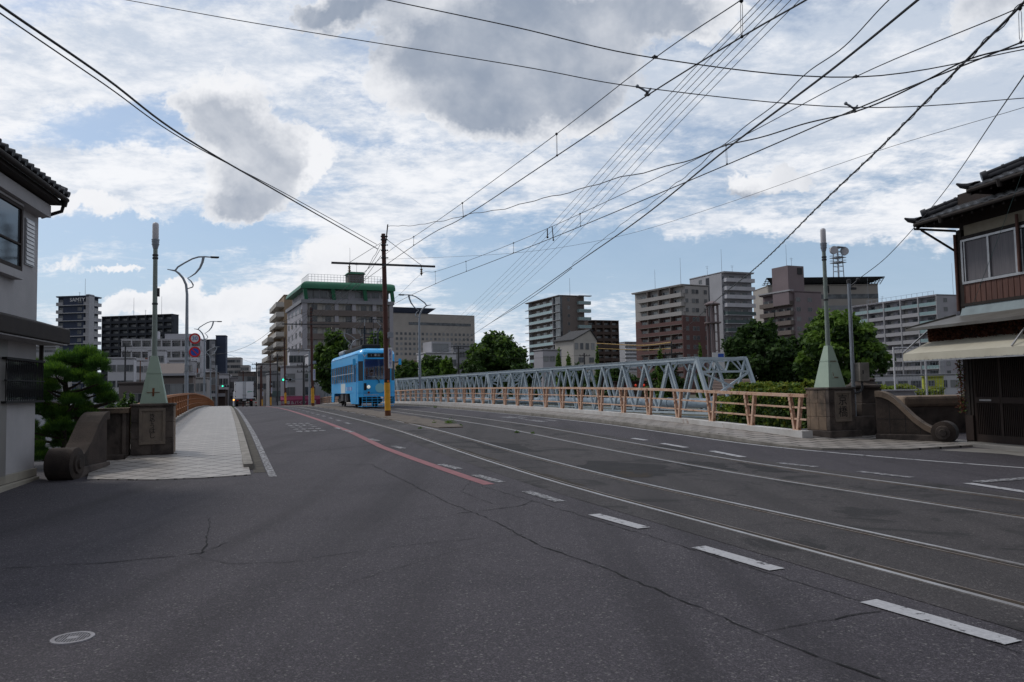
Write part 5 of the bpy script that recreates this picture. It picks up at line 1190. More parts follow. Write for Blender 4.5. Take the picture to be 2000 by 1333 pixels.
# vines on the wooden house
M0 = Matrix.Rotation(R(11.8), 4, 'Z')
r = thing('dry_vine', 'rusty brown dried vine hanging off the corner of the wooden house', 'vine', (c1_.x, c1_.y, 0), R(11.8))
n = 4200; P = np.zeros((n, 3)); k = rg.random(n)
P[:, 0] = -.66 - rg.random(n) * .07; P[:, 1] = .32 - (rg.random(n) ** 2.0) * 3.4; P[:, 2] = 2.92 - (rg.random(n) ** 1.2) * .38 
P[:900, 0] = -.64 + rg.random(900) * .3; P[:900, 1] = .30 + rg.normal(size=900) * .05; P[:900, 2] = 2.95 - rg.random(900) * .65
P[900:1400, 0] = -.05 + rg.normal(size=500) * .04; P[900:1400, 1] = .1 + rg.normal(size=500) * .07; P[900:1400, 2] = 2.5 - rg.random(500) * 1.7
leaves('leaves', P, np.tile(np.array([-1., .3, .2]), (n, 1)), .045, [lf_rust, lf_rust, lf_ivy], np.where(np.arange(n) < 1400, np.where(rg.random(n) < .25, 2, 0), np.where(rg.random(n) < .3, 1, 0)), r)
b = MB()
for i in range(9): b.tube([(-.64, .28 - i * .3, 2.9), (-.67, .2 - i * .33, 2.75), (-.66, .25 - i * .36, 2.58)], .008, 5)
b.tube([(-.05, .1, .8), (-.02, .14, 1.4), (-.06, .1, 2.0), (-.1, .12, 2.6)], .012, 5); b.build('stem', m_bark, r)
# weeds at the joints
rg = np.random.default_rng(9)
wl_ = []
for (x, y, s_, k_) in [(878, 829, .16, 260), (848, 828, .07, 60), (820, 838, .05, 40), (790, 790, .08, 70), (935, 802, .09, 80), (850, 797, .09, 80), (1010, 846, .05, 60), (1040, 848, .05, 60), (900, 833, .05, 60), (455, 797, .12, 80), (820, 786, .1, 70)]:
    p = GT(x, y); v = rg.normal(size=(k_, 3)) * np.array([s_, s_, s_ * .5]) * .55; v[:, 2] = np.abs(v[:, 2]) * 1.8; wl_.append(v + np.array([p.x, p.y, p.z + .01]))
P = np.concatenate(wl_); o = leaves('weeds', P, np.tile(np.array([0, 0, 1.]), (len(P), 1)), .035, [lf_lite, lf_mid], (rg.random(len(P)) < .3).astype(int), None)
tag(o, 'scattered green weeds growing from joints of the island and kerbs', 'weeds', kind='stuff')

# ================================================================ PIPE BRIDGE (blue grey truss)
m_tr = mat('truss_paint', (.46, .53, .58), (.38, .45, .50), .5, 2, .03, dirt=((.20, .22, .23), .62, .8), dscale=2); m_pipe = mat('pipe_paint', (.36, .44, .50), (.30, .37, .43), .4, 2)
AT = R(23.8); Ut = Vector((-math.sin(AT), math.cos(AT), 0)); Vt = Vector((math.cos(AT), math.sin(AT), 0))
ZB, ZT, WD, SPAN, NP = .25, 3.0, 3.0, 27.3, 12
def span(k, label):
    o = Ut * (31.1 + k * SPAN) + Vt * 23.6; r = thing('truss_bridge', label, 'truss bridge', (o.x, o.y, 0), AT, 'blue grey truss spans carrying the pipe')
    pl = SPAN / NP; y0, y1 = .2, SPAN - .2
    for x in (0, WD):
        b = MB(); b.box(x - .09, x + .09, y0, y1, ZT - .18, ZT - .02); b.box(x - .13, x + .13, y0, y1, ZT - .02, ZT); b.build('top_chord', m_tr, r)
        b = MB(); b.box(x - .07, x + .07, y0 - 1.2, y1, ZB - .05, ZB + .05); b.build('bottom_chord', m_tr, r)
    def dg(ya, za, yb, zb, w=.10):
        b = MB(); p, q = Vector((0, ya, za)), Vector((0, yb, zb))
        for s_ in (-.06, .06): b.bar(p + Vector((s_, 0, 0)), q + Vector((s_, 0, 0)), w, .015, up=(1, 0, 0))
        b.bar(p, q, .015, .11, up=(1, 0, 0)); return b
    A_ = dg(0, ZT - .15, pl / 2, ZB).build('diagonal', m_tr, r); B_ = dg(pl / 2, ZB, pl, ZT - .15).build('diagonal', m_tr, r); A_.location = (0, y0, 0); B_.location = (0, y0, 0)
    for x in (0, WD):
        for i in range(NP):
            if x or i: inst(A_, (x, y0 + i * pl * .985, 0), r); inst(B_, (x, y0 + i * pl * .985, 0), r)
    b = MB()
    for i in range(NP + 1):
        y = y0 + i * pl * .985; b.bar((0, y, ZT - .12), (WD, y, ZT - .12), .10, .12)
        if i < NP: b.bar((.1, y, ZT - .1), (WD - .1, y + pl * .98, ZT - .1), .08, .06); b.bar((WD - .1, y, ZT - .16), (.1, y + pl * .98, ZT - .16), .08, .06)
        b.bar((.1, y, ZT - .75), (.55, y, ZT - .15), .07, .07); b.bar((WD - .1, y, ZT - .75), (WD - .55, y, ZT - .15), .07, .07)
    b.build('lateral_bracing', m_tr, r)
    for y in ((y0, -1), (y1, 1)):
        b = MB(); yy_, sg = y; e = 1.0 if sg < 0 else .0
        for x in (0, WD): b.bar((x, yy_, ZT - .1), (x, yy_ - e * 1.2, ZB - .1), .17, .16, up=(1, 0, 0))
        f_ = lambda z: yy_ - e * 1.2 * (ZT - .1 - z) / (ZT - ZB)
        z1 = ZT - .75; b.bar((0, f_(z1), z1), (WD, f_(z1), z1), .12, .10); b.bar((0, f_(ZT - .1), ZT - .1), (WD, f_(ZT - .1), ZT - .1), .14, .14)
        for i in range(6): x0_, x1_ = i * .5, (i + 1) * .5; (b.bar((x0_, f_(ZT - .1), ZT - .1), (x1_, f_(z1), z1), .07, .07) if i % 2 == 0 else b.bar((x0_, f_(z1), z1), (x1_, f_(ZT - .1), ZT - .1), .07, .07))
        b.bar((0, f_(z1), z1), (WD, f_(.9), .9), .10, .09); b.bar((WD, f_(z1), z1), (0, f_(.9), .9), .10, .09); b.bar((0, f_(.9), .9), (WD, f_(.9), .9), .1, .1)
        b.build('portal', m_tr, r)
    b = MB(); b.tube([(1.0, -1.5 if k else -9, .70), (1.0, SPAN - 1.5, .70)], .25, 20); p_ = b.build('pipe', m_pipe, r, smooth=True)
    b = MB(); b.tube([(1.0, 0, .70), (1.0, .12, .70)], .28, 20); pc_ = b.build('pipe_collar', m_pipe, p_, smooth=True)
    for i in range(1, int(SPAN / 3.9)): inst(pc_, (0, i * 3.9, 0), p_)
    b = MB(); b.tube([(.2, -1.5, .05), (.2, SPAN - 1.5, .05)], .045, 8); b.build('small_pipe', m_pipe, r, smooth=True)
    b = MB(); b.box(-.5, WD + .5, -1.9 if k else -2.2, -.7 if k else -1.0, -4.2, .08); b.build('pier', m_conc, r)
for k, lab in enumerate(['nearest truss span with sloping end portal beside the ivy hedge', 'second truss span behind the middle of the salmon railing', 'third truss span toward the grey street lamp', 'farthest truss span half hidden behind the tram']): span(k, lab)
# riverside terrace seen under the railing
b = MB(); T0_ = [(1150, 824, 30), (1345, 838, 27), (1345, 790, 42), (1185, 787, 52)]
b.hexa([(6.5, 27.6, -1.3), (15.5, 29.5, -1.3), (13.0, 40, -1.3), (5.0, 46, -1.3)], [(6.5, 27.6, .02 - .5), (15.5, 29.5, .1 - .5), (13.0, 40, -.15 - .2), (5.0, 46, -.3)])
struct(b.build('terrace', m_conc))
# ================================================================ BUILDINGS ACROSS THE RIVER
def bm(name, c, k=.86, rough=.85, s=.15): return mat(name, c, tuple(x * k for x in c), rough, s, 0, dirt=(tuple(x * .62 for x in c), .58, .9), dscale=.35, detail=8)
w_lav = bm('lavender_render', (.40, .39, .43)); w_beige = bm('beige_render', (.40, .38, .375)); w_cream = bm('cream_render', (.48, .455, .425)); w_brown = bm('brown_tile', (.15, .082, .078))
w_gbrown = bm('grey_brown_tile', (.185, .155, .145)); w_navy = bm('navy_panel', (.055, .07, .115)); w_dkgrey = bm('charcoal_panel', (.04, .045, .058)); w_white = bm('white_render', (.56, .56, .60))
w_grey = bm('grey_render', (.27, .275, .30)); w_lgrey = bm('light_grey_render', (.40, .40, .43)); w_tan = bm('tan_tile', (.33, .245, .17)); w_hosp = bm('hospital_panel', (.38, .35, .325)); w_pink = bm('mauve_tile', (.225, .18, .195))
w_green = bm('green_metal', (.025, .16, .085), .8, .5); w_dbrown = bm('dark_brown_tile', (.075, .052, .045)); w_teal = bm('slate_green_panel', (.10, .14, .14)); w_red = bm('brick_red_panel', (.26, .10, .075)); w_mag = bm('magenta_awning', (.30, .055, .12))
g_par = mat('balcony_glass', (.30, .42, .44), (.25, .36, .38), .25, .3, spec=.6); g_win = mat('far_window', (.035, .042, .052), (.11, .125, .14), .12, .35, spec=.7, lo=.45, hi=.6)
_t = g_win.node_tree; _p = _t.nodes['Principled BSDF']; _oi = _t.nodes.new('ShaderNodeObjectInfo'); _mx = _t.nodes.new('ShaderNodeMix'); _mx.data_type = 'RGBA'
_mr = _t.nodes.new('ShaderNodeMapRange'); _mr.inputs[1].default_value = .45; _mr.inputs[2].default_value = 1.0; _mr.inputs[4].default_value = .8; _t.links.new(_oi.outputs['Random'], _mr.inputs[0]); _t.links.new(_mr.outputs[0], _mx.inputs[0])
_src = _p.inputs['Base Color'].links[0].from_socket; _t.links.new(_src, _mx.inputs[6]); _mx.inputs[7].default_value = (.26, .27, .28, 1); _t.links.new(_mx.outputs[2], _p.inputs['Base Color'])   # drawn blinds behind some panes
m_fr = mat('window_frame', (.26, .26, .27), None, .5); m_curtw = mat('pale_curtain', (.40, .39, .37), None, .8)
m_roofdark = mat('roof_dark', (.05, .05, .055), (.035, .035, .04), .8)
HZ = 'houses and flats'
class Bd:
    def __init__(s, label, xc, yc, Y, th_, xl, xr, wall, zb=-1.25, insL=0, insR=0, name='apartment_building', cat='building', par=.6, group=None, dL=12., dR=12., Htop=None):
        C = W(xc, yc, Y); s.Y = Y; s.xc = xc; s.zb = zb; th_ = R(th_); a = (-math.sin(th_), math.cos(th_)); b_ = (math.cos(th_), math.sin(th_))
        def hit(px, d):
            q = ray(px, 760); m = q.x / q.y; return (m * C.y - C.x) / (d[0] - m * d[1])
        s.L = hit(xl, a) if xl is not None else dL; s.R = hit(xr, b_) if xr is not None else dR
        if not (0 < s.L < 300): print('BAD L', label, s.L); s.L = 6
        if not (0 < s.R < 300): print('BAD R', label, s.R); s.R = 6
        s.L = max(s.L, 2.5); s.R = max(s.R, 2.5)
        s.H = C.z - zb; s.insL, s.insR = insL, insR
        s.r = thing(name, label, cat, (C.x, C.y, zb), th_, group)
        m = MB(); m.box(insL, s.R, insR, s.L, 0, s.H - .02)
        s.wall = m.build('wall', wall, s.r)
        if par:
            m = MB(); P = par; o = .12
            m.box(-o, s.R + o, -o, o + .1, s.H - .02, s.H + P * .3); m.box(-o, o + .1, o + .1, s.L + o, s.H - .02, s.H + P * .3); m.box(o + .1, s.R + o, s.L - .1, s.L + o, s.H - .02, s.H + P * .3); m.box(s.R - .1, s.R + o, o + .1, s.L - .1, s.H - .02, s.H + P * .3)
            m.box(0, s.R, 0, s.L, s.H - .32, s.H - .03); s.par = m.build('parapet', wall, s.r)
        s.cache = {}
    def z(s, y): return W(s.xc, y, s.Y).z - s.zb
    def fb(s, m, f, u0, u1, z0, z1, o0, o1, mi=0):
        if f == 'R': m.box(u0, u1, -o1, -o0, z0, z1, mi)
        else: m.box(-o1, -o0, u0, u1, z0, z1, mi)
    def put(s, o, f, u, z): return inst(o, ((u, 0, z) if f == 'R' else (0, u, z)), s.r)
    def block(s, f, u0, u1, z0, z1, o0, o1, m, name='wall_panel'):
        b = MB(); s.fb(b, f, u0, u1, z0, z1, o0, o1); return b.build(name, m, s.r)
    def win(s, f, us, zs, w, h, off=None, cur=0, mull=1, fm=None):
        if off is None: off = -(s.insR if f == 'R' else s.insL)
        key = (f, w, h, off)
        for z in zs:
            for u in us:
                if key not in s.cache:
                    b = MB(); s.fb(b, f, -w / 2, w / 2, 0, h, off + .0, off + .03, 0)
                    for (u0, u1, z0, z1) in [(-w / 2, w / 2, -.06, 0), (-w / 2, w / 2, h, h + .06), (-w / 2 - .06, -w / 2, -.06, h + .06), (w / 2, w / 2 + .06, -.06, h + .06)]: s.fb(b, f, u0, u1, z0, z1, off, off + .08, 1)
                    for k in range(mull): x = -w / 2 + w * (k + 1) / (mull + 1); s.fb(b, f, x - .03, x + .03, 0, h, off, off + .06, 1)
                    if cur: s.fb(b, f, -w / 2 + .05, -w / 2 + w * .3, .05, h - .05, off + .031, off + .036, 2)
                    o = b.build('window', [g_win, fm or m_fr, m_curtw], s.r); o.location = (u, 0, z) if f == 'R' else (0, u, z); s.cache[key] = o
                else: s.put(s.cache[key], f, u, z)
    def balc(s, f, u0, u1, zs, dep, hp, mp, ms=None, slab=.18, base=None, gap=0, rail=None):
        off = (-(s.insR if f == 'R' else s.insL)) if base is None else base
        o = None
        for z in zs:
            if o is None:
                b = MB(); s.fb(b, f, u0, u1, -slab, 0, off + .0, off + dep, 0); s.fb(b, f, u0, u1, .0 + gap, hp, off + dep - .10, off + dep, 1)
                for e in (u0, u1 - .1): s.fb(b, f, e, e + .1, gap, hp, off + .02, off + dep - .11, 1)
                if rail: s.fb(b, f, u0, u1, hp, hp + .06, off + dep - .12, off + dep + .02, 0)
                o = b.build('balcony', [ms or mp, mp], s.r); o.location = (0, 0, z)
            else: inst(o, (0, 0, z), s.r)
    def rods(s, L, name='antenna'):
        for u, v, h in L:
            b = MB(); z0 = s.H; b.tube([(u, v, z0), (u, v, z0 + h)], [.07 * s.Y / 250, .04 * s.Y / 250], 6)
            if h < 5: b.bar((u - .7, v, z0 + h * .9), (u + .7, v, z0 + h * .9), .05, .05); b.bar((u - .5, v, z0 + h * .75), (u + .5, v, z0 + h * .75), .05, .05)
            b.build(name, m_grey, s.r)
fr_ = lambda a, b, n: [a + (b - a) * (i + .5) / n for i in range(n)]
ar_ = lambda a, st, n: [a + st * i for i in range(n)]

# --- left: navy tower with rooftop name, in view above the pine
B = Bd('tall navy tower with white balcony slabs and a roof sign above the pine', 174, 578, 300, 84, 107, 196, w_navy, insL=1.2, insR=1.3, group=HZ)
fh = 3.0; zs = [B.H - 3.4 - i * fh for i in range(12)]
B.balc('L', 0, B.L * .16, zs, 1.3, 1.1, w_lgrey, w_white, base=-1.2); B.balc('L', B.L * .80, B.L, zs, 1.3, 1.1, w_lgrey, w_white, base=-1.2)
B.block('L', B.L * .16, B.L * .8, 0, B.H, -1.2, -.4, w_navy)
B.balc('L', B.L * .16, B.L * .8, [z for z in zs], .9, .02, w_navy, w_white, base=-.4, slab=.22)
B.win('L', [B.L * .30], [z + .8 for z in zs], 1.5, 1.2, off=-.4); B.win('L', [B.L * .08, B.L * .9], [z + .2 for z in zs], 1.4, 1.9)
B.block('R', 0, B.R * .42, 0, B.H + .6, -1.3, .05, w_lgrey); B.balc('R', B.R * .42, B.R, zs, 1.4, 1.1, w_lgrey, w_white); B.win('R', [B.R * .7], [z + .2 for z in zs], 4.0, 1.9)
sg = text('SAMTY', 2.0, m_signw, B.r, (-.75 + 1.0 - 1.3, B.L * .30, B.H - 1.6), (R(90), 0, R(-90)), .05, 'roof_sign')
B.rods([(2, 3, 7), (3, 6, 2)])
B = Bd('wide charcoal block of flats behind the green pyramid lamp pole', 336, 614, 360, 80, 197, 348, w_dkgrey, insL=1.3, group=HZ)
zs = [B.H - 3.3 - i * 2.95 for i in range(11)]; n = 8
B.balc('L', 0, B.L, zs, 1.3, 1.05, w_dkgrey, w_dkgrey)
for i in range(n + 1): B.block('L', max(0, B.L * i / n - .35), min(B.L, B.L * i / n + .35), 0, B.H, -1.3, .06, w_dkgrey, 'fin')
B.win('L', fr_(0, B.L, n), [z + .2 for z in zs], 3.2, 1.9, cur=1); B.rods([(4, 8, 9), (4, B.L * .45, 3), (4, B.L * .62, 9)])
# --- white stepped flats behind the lamp posts
B = Bd('long white flats with brick red balcony panels behind the round signs', 392, 663, 205, 102, 236, 402, w_white, insL=1.2, group=HZ)
zs = [B.H - 3.0 - i * 2.9 for i in range(5)]; n = 8
B.balc('L', 0, B.L, zs, 1.3, 1.15, w_white, w_white); B.win('L', fr_(0, B.L, n), [z + .3 for z in zs], 1.9, 1.8, cur=1)
for i in range(n + 1): B.block('L', max(0, B.L * i / n - .15), min(B.L, B.L * i / n + .15), 0, B.H, -1.2, .04, w_white, 'fin')
for a, c, z in ((.58, .70, zs[1]), (.62, .72, zs[2] + .1), (.03, .26, zs[2])): B.block('L', B.L * a, B.L * c, z, z + 1.15, .1, .16, w_red, 'red_panel')
B.block('L', B.L * .10, B.L * .48, B.H, B.H + 1.6, -5, -2, w_lgrey, 'penthouse'); B.block('L', B.L * .55, B.L * .60, B.H, B.H + 2.2, -3, -1, w_white, 'roof_box')
B = Bd('narrow white house with a small top window behind the green pyramid', 322, 684, 168, 104, 288, 326, w_white, name='white_house', group=HZ)
B.win('L', [B.L * .25, B.L * .72], [B.H - 2.6, B.H - 5.6, B.H - 8.6], 1.2, 1.3)
B = Bd('low white building with one window left of the green pyramid', 300, 704, 172, 104, 266, 304, w_white, name='white_house', group=HZ); B.win('L', [B.L * .35, B.L * .8], [B.H - 2.6, B.H - 5.6], 1.3, 1.3)
B = Bd('pale grey house with small square windows under the blue sign', 376, 704, 176, 104, 330, 384, w_lgrey, name='grey_house', group=HZ); B.win('L', fr_(0, B.L, 4), [B.H - 2.4, B.H - 5.2], 1.1, 1.2, cur=1)
B.block('L', B.L * .3, B.L * .95, B.H - 3.4, B.H - 2.3, 0, 1.2, w_red, 'balcony_panel')
B = Bd('taupe two storey house with grid lines and three dark windows by the orange rail', 377, 733, 92, 106, 300, 382, w_gbrown, name='taupe_house', zb=-1.6, group=HZ)
B.win('L', [B.L * .12, B.L * .42, B.L * .72], [B.H - 2.2], 1.2, 1.15); B.win('L', [B.L * .42, B.L * .75], [B.H - 4.4], 1.2, 1.15); B.block('L', -.3, B.L + .3, B.H - .05, B.H + .22, -.5, .4, w_lgrey, 'roof_edge')
b = MB(); b.prism([(-.1, 0), (3.2, 1.3), (6.5, 0)], 1.0, 4.5); o = b.build('gable', w_gbrown, B.r); o.location = (-.3, 0, B.H + .2); o.rotation_euler = (0, 0, 0)
B = Bd('low taupe block behind the pine and lamp base', 316, 748, 96, 106, 232, 320, w_gbrown, name='taupe_house', zb=-1.6, group=HZ); B.win('L', [B.L * .3, B.L * .6], [B.H - 2.4], 2.4, 1.1)
B = Bd('white low block with many wires left of the green lamp', 262, 700, 150, 106, 210, 266, w_white, name='white_house', group=HZ); B.win('L', fr_(0, B.L, 3), [B.H - 2.5, B.H - 5.5, B.H - 8], 1.2, 1.2)
B = Bd('distant pale block seen between the white house wall and the pine', 108, 676, 230, 108, 66, 114, w_lgrey, group=HZ, insL=1.0); B.balc('L', 0, B.L, [B.H - 3 - i * 2.9 for i in range(4)], 1.0, 1.1, w_lgrey); B.win('L', fr_(0, B.L, 4), [B.H - 2.8 - i * 2.9 for i in range(4)], 1.8, 1.6)
B = Bd('low beige roofed building just above the pine crown', 100, 700, 120, 108, 62, 140, w_beige, name='beige_house', group=HZ, dL=6); B.win('L', fr_(0, B.L, 3), [B.H - 2.4], 1.6, 1.2)
B = Bd('brownish low building at the far left behind the pine', 70, 740, 70, 70, 30, 112, w_gbrown, name='brown_house', zb=-1.8, group=HZ); B.win('R', fr_(0, B.R, 3), [B.H - 2.0], 1.0, 1.0)
B = Bd('white low shed seen through the gaps of the pine', 240, 790, 60, 112, 60, 262, w_white, name='white_shed', zb=-1.8, group=HZ, par=.2)
# --- dark slab tower and its grey neighbour
B = Bd('dark navy slab tower standing alone near the street end', 441, 656, 330, 104, 421, 444, w_navy, group=HZ); 
B = Bd('charcoal and grey banded flats joined to the navy slab tower', 420, 664, 325, 104, 396, 422, w_dkgrey, group=HZ, insL=0)
B.block('L', 0, B.L * .46, 0, B.H - .3, 0, .25, w_grey); B.balc('L', 0, B.L * .25, [B.H - 3 - i * 2.9 for i in range(9)], 1.2, 1.1, w_lgrey, base=.25)
B = Bd('beige stepped office block far behind the truck', 470, 699, 520, 104, 443, 474, w_beige, group=HZ); B.win('L', fr_(0, B.L, 7), [B.H - 3.2 - i * 3.6 for i in range(6)], 1.1, 1.9)
B = Bd('lower beige stepped wing right of the stepped office block', 486, 714, 510, 104, 470, 490, w_beige, group=HZ); B.win('L', fr_(0, B.L, 4), [B.H - 3.2 - i * 3.6 for i in range(3)], 1.1, 1.9)
for lab, xc, yc, Y, xl, xr, m, k in [
    ('white shop house with two narrow windows beside the green traffic signal', 446, 731, 190, 425, 452, w_white, 1), ('dark fronted shop under the traffic signal', 440, 762, 176, 412, 470, w_dbrown, 0),
    ('white shop with slanted roof left of the truck', 466, 738, 200, 448, 472, w_white, 1), ('grey concrete block directly behind the truck', 500, 727, 195, 465, 503, w_gbrown, 2),
    ('brown low house with boards right of the lamp post', 424, 728, 170, 404, 428, w_gbrown, 1), ('beige narrow house by the second lamp post', 404, 738, 150, 380, 410, w_beige, 1), ('white panelled house under the lamp brackets', 412, 722, 215, 392, 430, w_white, 1)]:
    B = Bd(lab, xc, yc, Y, 108, xl, xr, m, name='shop_house', group=HZ, par=.4)
    if k: B.win('L', fr_(0, B.L, 2), [B.H - 2.6] + ([B.H - 5.4] if B.H > 7 else []), 1.0 if k == 1 else 2.0, 1.5)
    B.block('L', 0, B.L, 2.4, 3.1, 0, .5, w_lgrey, 'shop_fascia')
# --- right side of the street
B = Bd('tall beige house wall beside the brown poles at the street end', 504, 711, 185, 20, 500, 541, w_beige, group=HZ, name='beige_house'); B.win('R', fr_(0, B.R, 4), [B.H - 3, B.H - 6], 1.2, 1.3); B.block('R', B.R * .4, B.R, 0, 3, 0, .3, w_grey, 'shutter')
B = Bd('narrow grey house between beige wall and white shop', 526, 730, 165, 22, 520, 546, w_grey, group=HZ, name='grey_house'); B.win('R', fr_(0, B.R, 2), [B.H - 3, B.H - 6], 1.2, 1.4); B.block('R', 0, B.R, 2.2, 3.4, 0, .2, w_teal, 'green_shutter')
B = Bd('rear tan apartment tower with stacked rounded balconies, the lower one', 535, 647, 250, 22, 523, 560, w_tan, group=HZ, insL=0); zs = [B.H - 3.2 - i * 3.0 for i in range(6)]
B.balc('L', 0, B.L, zs, 2.0, 1.2, w_cream, w_cream); B.win('L', [B.L * .5], [z + .2 for z in zs], 3, 1.9)
B = Bd('tan apartment tower with stacked cream balconies, the taller one', 555, 577, 240, 22, 541, 590, w_tan, group=HZ); zs = [B.H - 3.4 - i * 3.05 for i in range(10)]
B.balc('L', 0, B.L, zs, 2.4, 1.25, w_cream, w_cream); B.win('L', [B.L * .3, B.L * .75], [z + .2 for z in zs], 2.6, 1.9)
# green roofed flats
B = Bd('large grey flats with curved green metal roof behind the tram', 590, 588, 200, 24, 560, 769, w_cream, insL=1.0, insR=.8, group=HZ, par=0, name='green_roof_apartment')
fh = (B.H) / 8.6; zs = [B.H - fh * (i + 1) - .2 for i in range(8)]
B.block('R', -.3, B.R + .3, B.H - .5, B.H + .4, -3, .35, w_grey, 'cornice'); B.block('L', -.3, B.L, B.H - .5, B.H + .4, -1.3, .35, w_grey, 'cornice')
B.balc('R', 1.2, B.R, zs, .9, 1.05, w_gbrown, w_gbrown, slab=.45); B.block('R', 0, 1.3, 0, B.H - .5, -.8, .1, w_lav, 'pier')
for u in (.37, .56, .79, .98): B.block('R', B.R * u - .5, B.R * u + .5, 0, B.H - .5, -.8, .12 if u > .9 else .02, w_lav, 'pier')
B.win('R', [B.R * u for u in (.12, .27, .49, .66, .75, .88)], [z + 1.1 for z in zs], 2.1, 1.4, cur=1)
B.block('L', 1.0, B.L, 0, B.H - .5, -1.0, -.2, w_lav, 'side_wall'); B.win('L', fr_(1.2, B.L, 4), [z + .5 for z in zs], 1.8, 1.4, off=-.2)
B.balc('L', 0, 1.2, zs, 1.1, 1.15, w_gbrown)
zt = B.H + .4; b = MB(); b.box(1.5, B.R - .8, 1.8, B.L - 1, zt, zt + 3.4); b.build('top_storey', w_lav, B.r)
B.win('R', [B.R * u for u in (.1, .16, .24, .31, .4, .48)], [zt + .6], 1.6, 2.2, off=-1.8); B.win('R', [B.R * u for u in (.63, .72, .82, .93)], [zt + 1.0], 1.9, 1.5, off=-1.8)
b = MB(); N = 9                         # quarter-round metal roof edge
pr = [(-.9 + 2.4 * (1 - math.cos(math.pi / 2 * i / N)), zt + 2.9 + 2.1 * math.sin(math.pi / 2 * i / N)) for i in range(N + 1)]
vs = []
for o_, z_ in pr: vs += [(o_ + .5, o_ + .4, z_), (B.R + .6 - max(0, o_), o_ + .4, z_), (B.R + .6 - max(0, o_), B.L - 1, z_), (o_ + .5, B.L - 1, z_)]
b.add(vs, [(4 * i + j, 4 * i + (j + 1) % 4, 4 * i + 4 + (j + 1) % 4, 4 * i + 4 + j) for i in range(N) for j in range(4)] + [(4 * N, 4 * N + 1, 4 * N + 2, 4 * N + 3), (3, 2, 1, 0)]); b.build('green_roof', w_green, B.r, smooth=True)
for u in (.03, .33, .68, .99):
    b = MB(); b.hexa([(B.R * u, .3, zt - .1), (B.R * u + .9, .3, zt - .1), (B.R * u + .9, .9, zt - .1), (B.R * u, .9, zt - .1)], [(B.R * u - .5, -.3, zt + 3.0), (B.R * u + .4, -.3, zt + 3.0), (B.R * u + .4, .5, zt + 3.0), (B.R * u - .5, .5, zt + 3.0)]); b.build('roof_strut', w_green, B.r)
b = MB(); zr = zt + 5.0
for i in range(26): x = 2 + (B.R - 3) * i / 25; b.bar((x, 2.5, zr), (x, 2.5, zr + 2.0), .06, .06)
for z in (zr + .7, zr + 1.35, zr + 2.0): b.bar((2, 2.5, z), (B.R - 1, 2.5, z), .06, .06)
for i in range(10): y = 2.5 + i * 1.2; b.bar((2, y, zr), (2, y, zr + 2.0), .06, .06); b.bar((B.R - 1, y, zr), (B.R - 1, y, zr + 2.0), .06, .06)
for x in (2, B.R - 1): b.bar((x, 2.5, zr + 2), (x, 13, zr + 2), .06, .06)
b.build('roof_fence', m_grey, B.r)
b = MB(); x0 = B.R * .53; b.box(x0, x0 + 4.2, 3.2, 7.0, zr, zr + 2.6, 0); b.hexa([(x0 - .4, 2.8, zr + 2.6), (x0 + 4.6, 2.8, zr + 2.6), (x0 + 4.6, 7.4, zr + 2.6), (x0 - .4, 7.4, zr + 2.6)], [(x0 + .2, 3.2, zr + 3.2), (x0 + 4.0, 3.2, zr + 3.2), (x0 + 4.0, 7, zr + 3.2), (x0 + .2, 7, zr + 3.2)], 1); b.build('stair_hut', [w_gbrown, w_green], B.r)
B.H = zr + 2.8; B.rods([(x0 + .6, 4, 7), (x0 + 2.4, 4, 3.2)])
# shop with magenta awning
B = Bd('white two storey shop with magenta awning lettered in Japanese', 612, 690, 128, 22, 596, 640, w_white, zb=-1.4, name='cycle_shop', group=HZ, par=.4)
B = Bd('white shop front with two windows and a magenta awning', 548, 716, 122, 16, 545, 612, w_white, zb=-1.3, name='cycle_shop', group=HZ, par=.4)
B.win('R', [B.R * .28, B.R * .9], [2.6, B.H - 2.4], 1.5, 1.2); b = MB(); b.hexa([(0, 0, 1.75), (B.R + 1, 0, 1.75), (B.R + 1, -1.0, .55), (0, -1.0, .55)][::-1], [(0, 0, 2.1), (B.R + 1, 0, 2.1), (B.R + 1, -1.0, 1.55), (0, -1.0, 1.55)][::-1]); aw = b.build('awning', w_mag, B.r)
aw.location.z = .35
text('自転車＆バイク 修理', .62, m_signw, B.r, (B.R * .5, -1.05, 1.40), depth=.01)
b = MB(); b.box(.2, B.R, -.05, 0, 0, 1.9); b.build('shop_front', m_dark, B.r)
B = Bd('white three storey house with a balcony behind the leafy tree', 566, 684, 150, 20, 562, 622, w_white, name='white_house', group=HZ); B.win('R', fr_(0, B.R, 4), [B.H - 2.4, B.H - 5.2], 1.5, 1.3)
# hospital
B = Bd('long beige hospital with rows of small square windows', 768, 612, 580, 31, 764, 929, w_hosp, group=HZ, name='hospital_building', par=.8, dL=30)
B.L = 30
for u in [B.R * (i + .5) / 19 for i in range(19)]: pass
B.win('R', fr_(1, B.R - 1, 19), [B.z(y) for y in (654, 664, 674, 684, 694)], 1.9, 1.9, mull=0)
B.block('R', B.R * .18, B.R * .95, B.z(634), B.z(628.5), 0, .15, g_win, 'window_band'); b = MB(); x1 = B.R * .50
b.hexa([(0, 2, B.H), (x1 - 6, 2, B.H), (x1 - 6, 24, B.H), (0, 24, B.H)], [(-6, -2, B.H + 4.5), (x1, -2, B.H + 4.5), (x1, 28, B.H + 4.5), (-6, 28, B.H + 4.5)]); b.build('heliport', w_navy, B.r)
